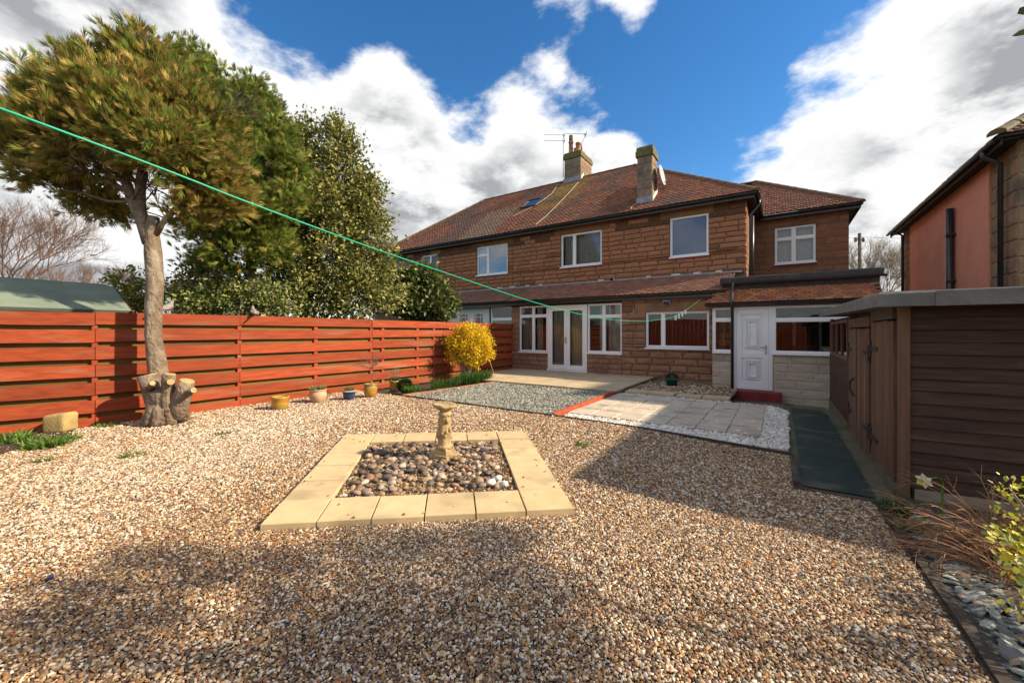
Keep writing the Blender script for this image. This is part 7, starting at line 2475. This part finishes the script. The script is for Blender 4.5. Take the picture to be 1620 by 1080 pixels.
for k_, u in enumerate((1070, 1074, 1078, 1083)):
    i = min(range(len(sm_pts)), key=lambda j: abs((CA * sm_pts[j].x + SA * sm_pts[j].y) / max(.1, -SA * sm_pts[j].x + CA * sm_pts[j].y) * FPX + 810 - u))
    p = sm_pts[i]
    nx_ = sm_pts[min(i + 1, len(sm_pts) - 1)]
    p = p + (nx_ - p) * (k_ * .22)
    pgt = thing('clothes_peg', 'white plastic peg hanging in a row on the line near the kitchen window', 'peg', (p.x, p.y, p.z - .07), 'pegs on the clothes line')
    for s_ in (-.008, .008):
        part('leg', MB().obox((p.x + s_, p.y, p.z - .035), Vector((1, 0, s_ * 8)).normalized(), (0, 1, 0), (0, 0, 1), .009, .012, .085), 'peg_white', pgt)

# ------------------------------------------------------------------ birds
def bird(loc, face, label, s=1.0, tail=1.0):
    """a perched dove: one body mesh, with beak, legs, eye"""
    t = thing('dove', label, 'bird', tuple(loc))
    f = Vector((math.cos(face), math.sin(face), 0))
    up = Vector((0, 0, 1))
    L_ = Vector(loc)
    c = lambda x_, z_: L_ + f * x_ * s + up * z_ * s
    mb = MB()
    mb.tube([c(-.20 * tail, .035), c(-.14, .055), c(-.08, .075), c(-.02, .09), c(.04, .105), c(.075, .13), c(.09, .16), c(.10, .185), c(.115, .195), c(.13, .19)], [.008 * s, .018 * s, .036 * s, .052 * s, .054 * s, .042 * s, .028 * s, .027 * s, .025 * s, .006 * s], 12)
    part('body', mb, 'feather', t, True)
    part('tail', MB().obox(c(-.20, .035), f, f.cross(up), up, .14 * s, .035 * s, .008 * s), 'feather', t)
    part('beak', MB().tube([c(.125, .188), c(.152, .182)], [.006 * s, .002 * s], 6), 'beak', t)
    for sg_ in (-1, 1):
        sd = f.cross(up) * sg_
        part('wing', MB().tube([c(.03, .105) + sd * .042 * s, c(-.06, .08) + sd * .045 * s, c(-.15, .05) + sd * .02 * s], [.018 * s, .026 * s, .006 * s], 8), 'feather', t, True)
        part('leg', MB().tube([c(.01, .05) + sd * .016 * s, c(.012, -.0) + sd * .016 * s], .004 * s, 5), 'beak', t)
        part('eye', MB().lathe(c(.112, .198) + sd * .023 * s, [(.002, -.003), (.004, 0), (.002, .003)], 6), 'beak', t)
    return t


y1_ = fence_y(264)
bird((fx(y1_) + .008, y1_, FTOP + .012), 2.3, 'grey brown dove perched on the fence right beside the trunk', 1.05)
y2_ = fence_y(401)
bird((fx(y2_) + .008, y2_, FTOP + .012), 2.9, 'grey brown dove on the fence under the holly, tail pointing right', .95)
gpos = at(147, 404, 40)
gl = thing('gull', 'small dark bird gliding in the sky above the green roof', 'bird', tuple(gpos))
rv = Vector((CA, SA, 0))
part('body', MB().tube([gpos - rv * .05 - Vector((SA * -.2, CA * .2, 0)), gpos, gpos + Vector((-SA * .2, CA * .2, .02))], [.02, .07, .02], 8), 'feather_dark', gl, True)
for sg_, k2 in ((-1, .55), (1, 1.0)):
    a, b = gpos + rv * sg_ * .25 * k2 + Vector((0, 0, .10)), gpos + rv * sg_ * .55 * k2 + Vector((0, 0, -.08))
    dv = Vector((-SA, CA, 0)) * .1
    part('wing', MB().face([gpos - dv, a - dv * .8, a + dv, gpos + dv]).face([a - dv * .8, b, a + dv]), 'feather_dark', gl)
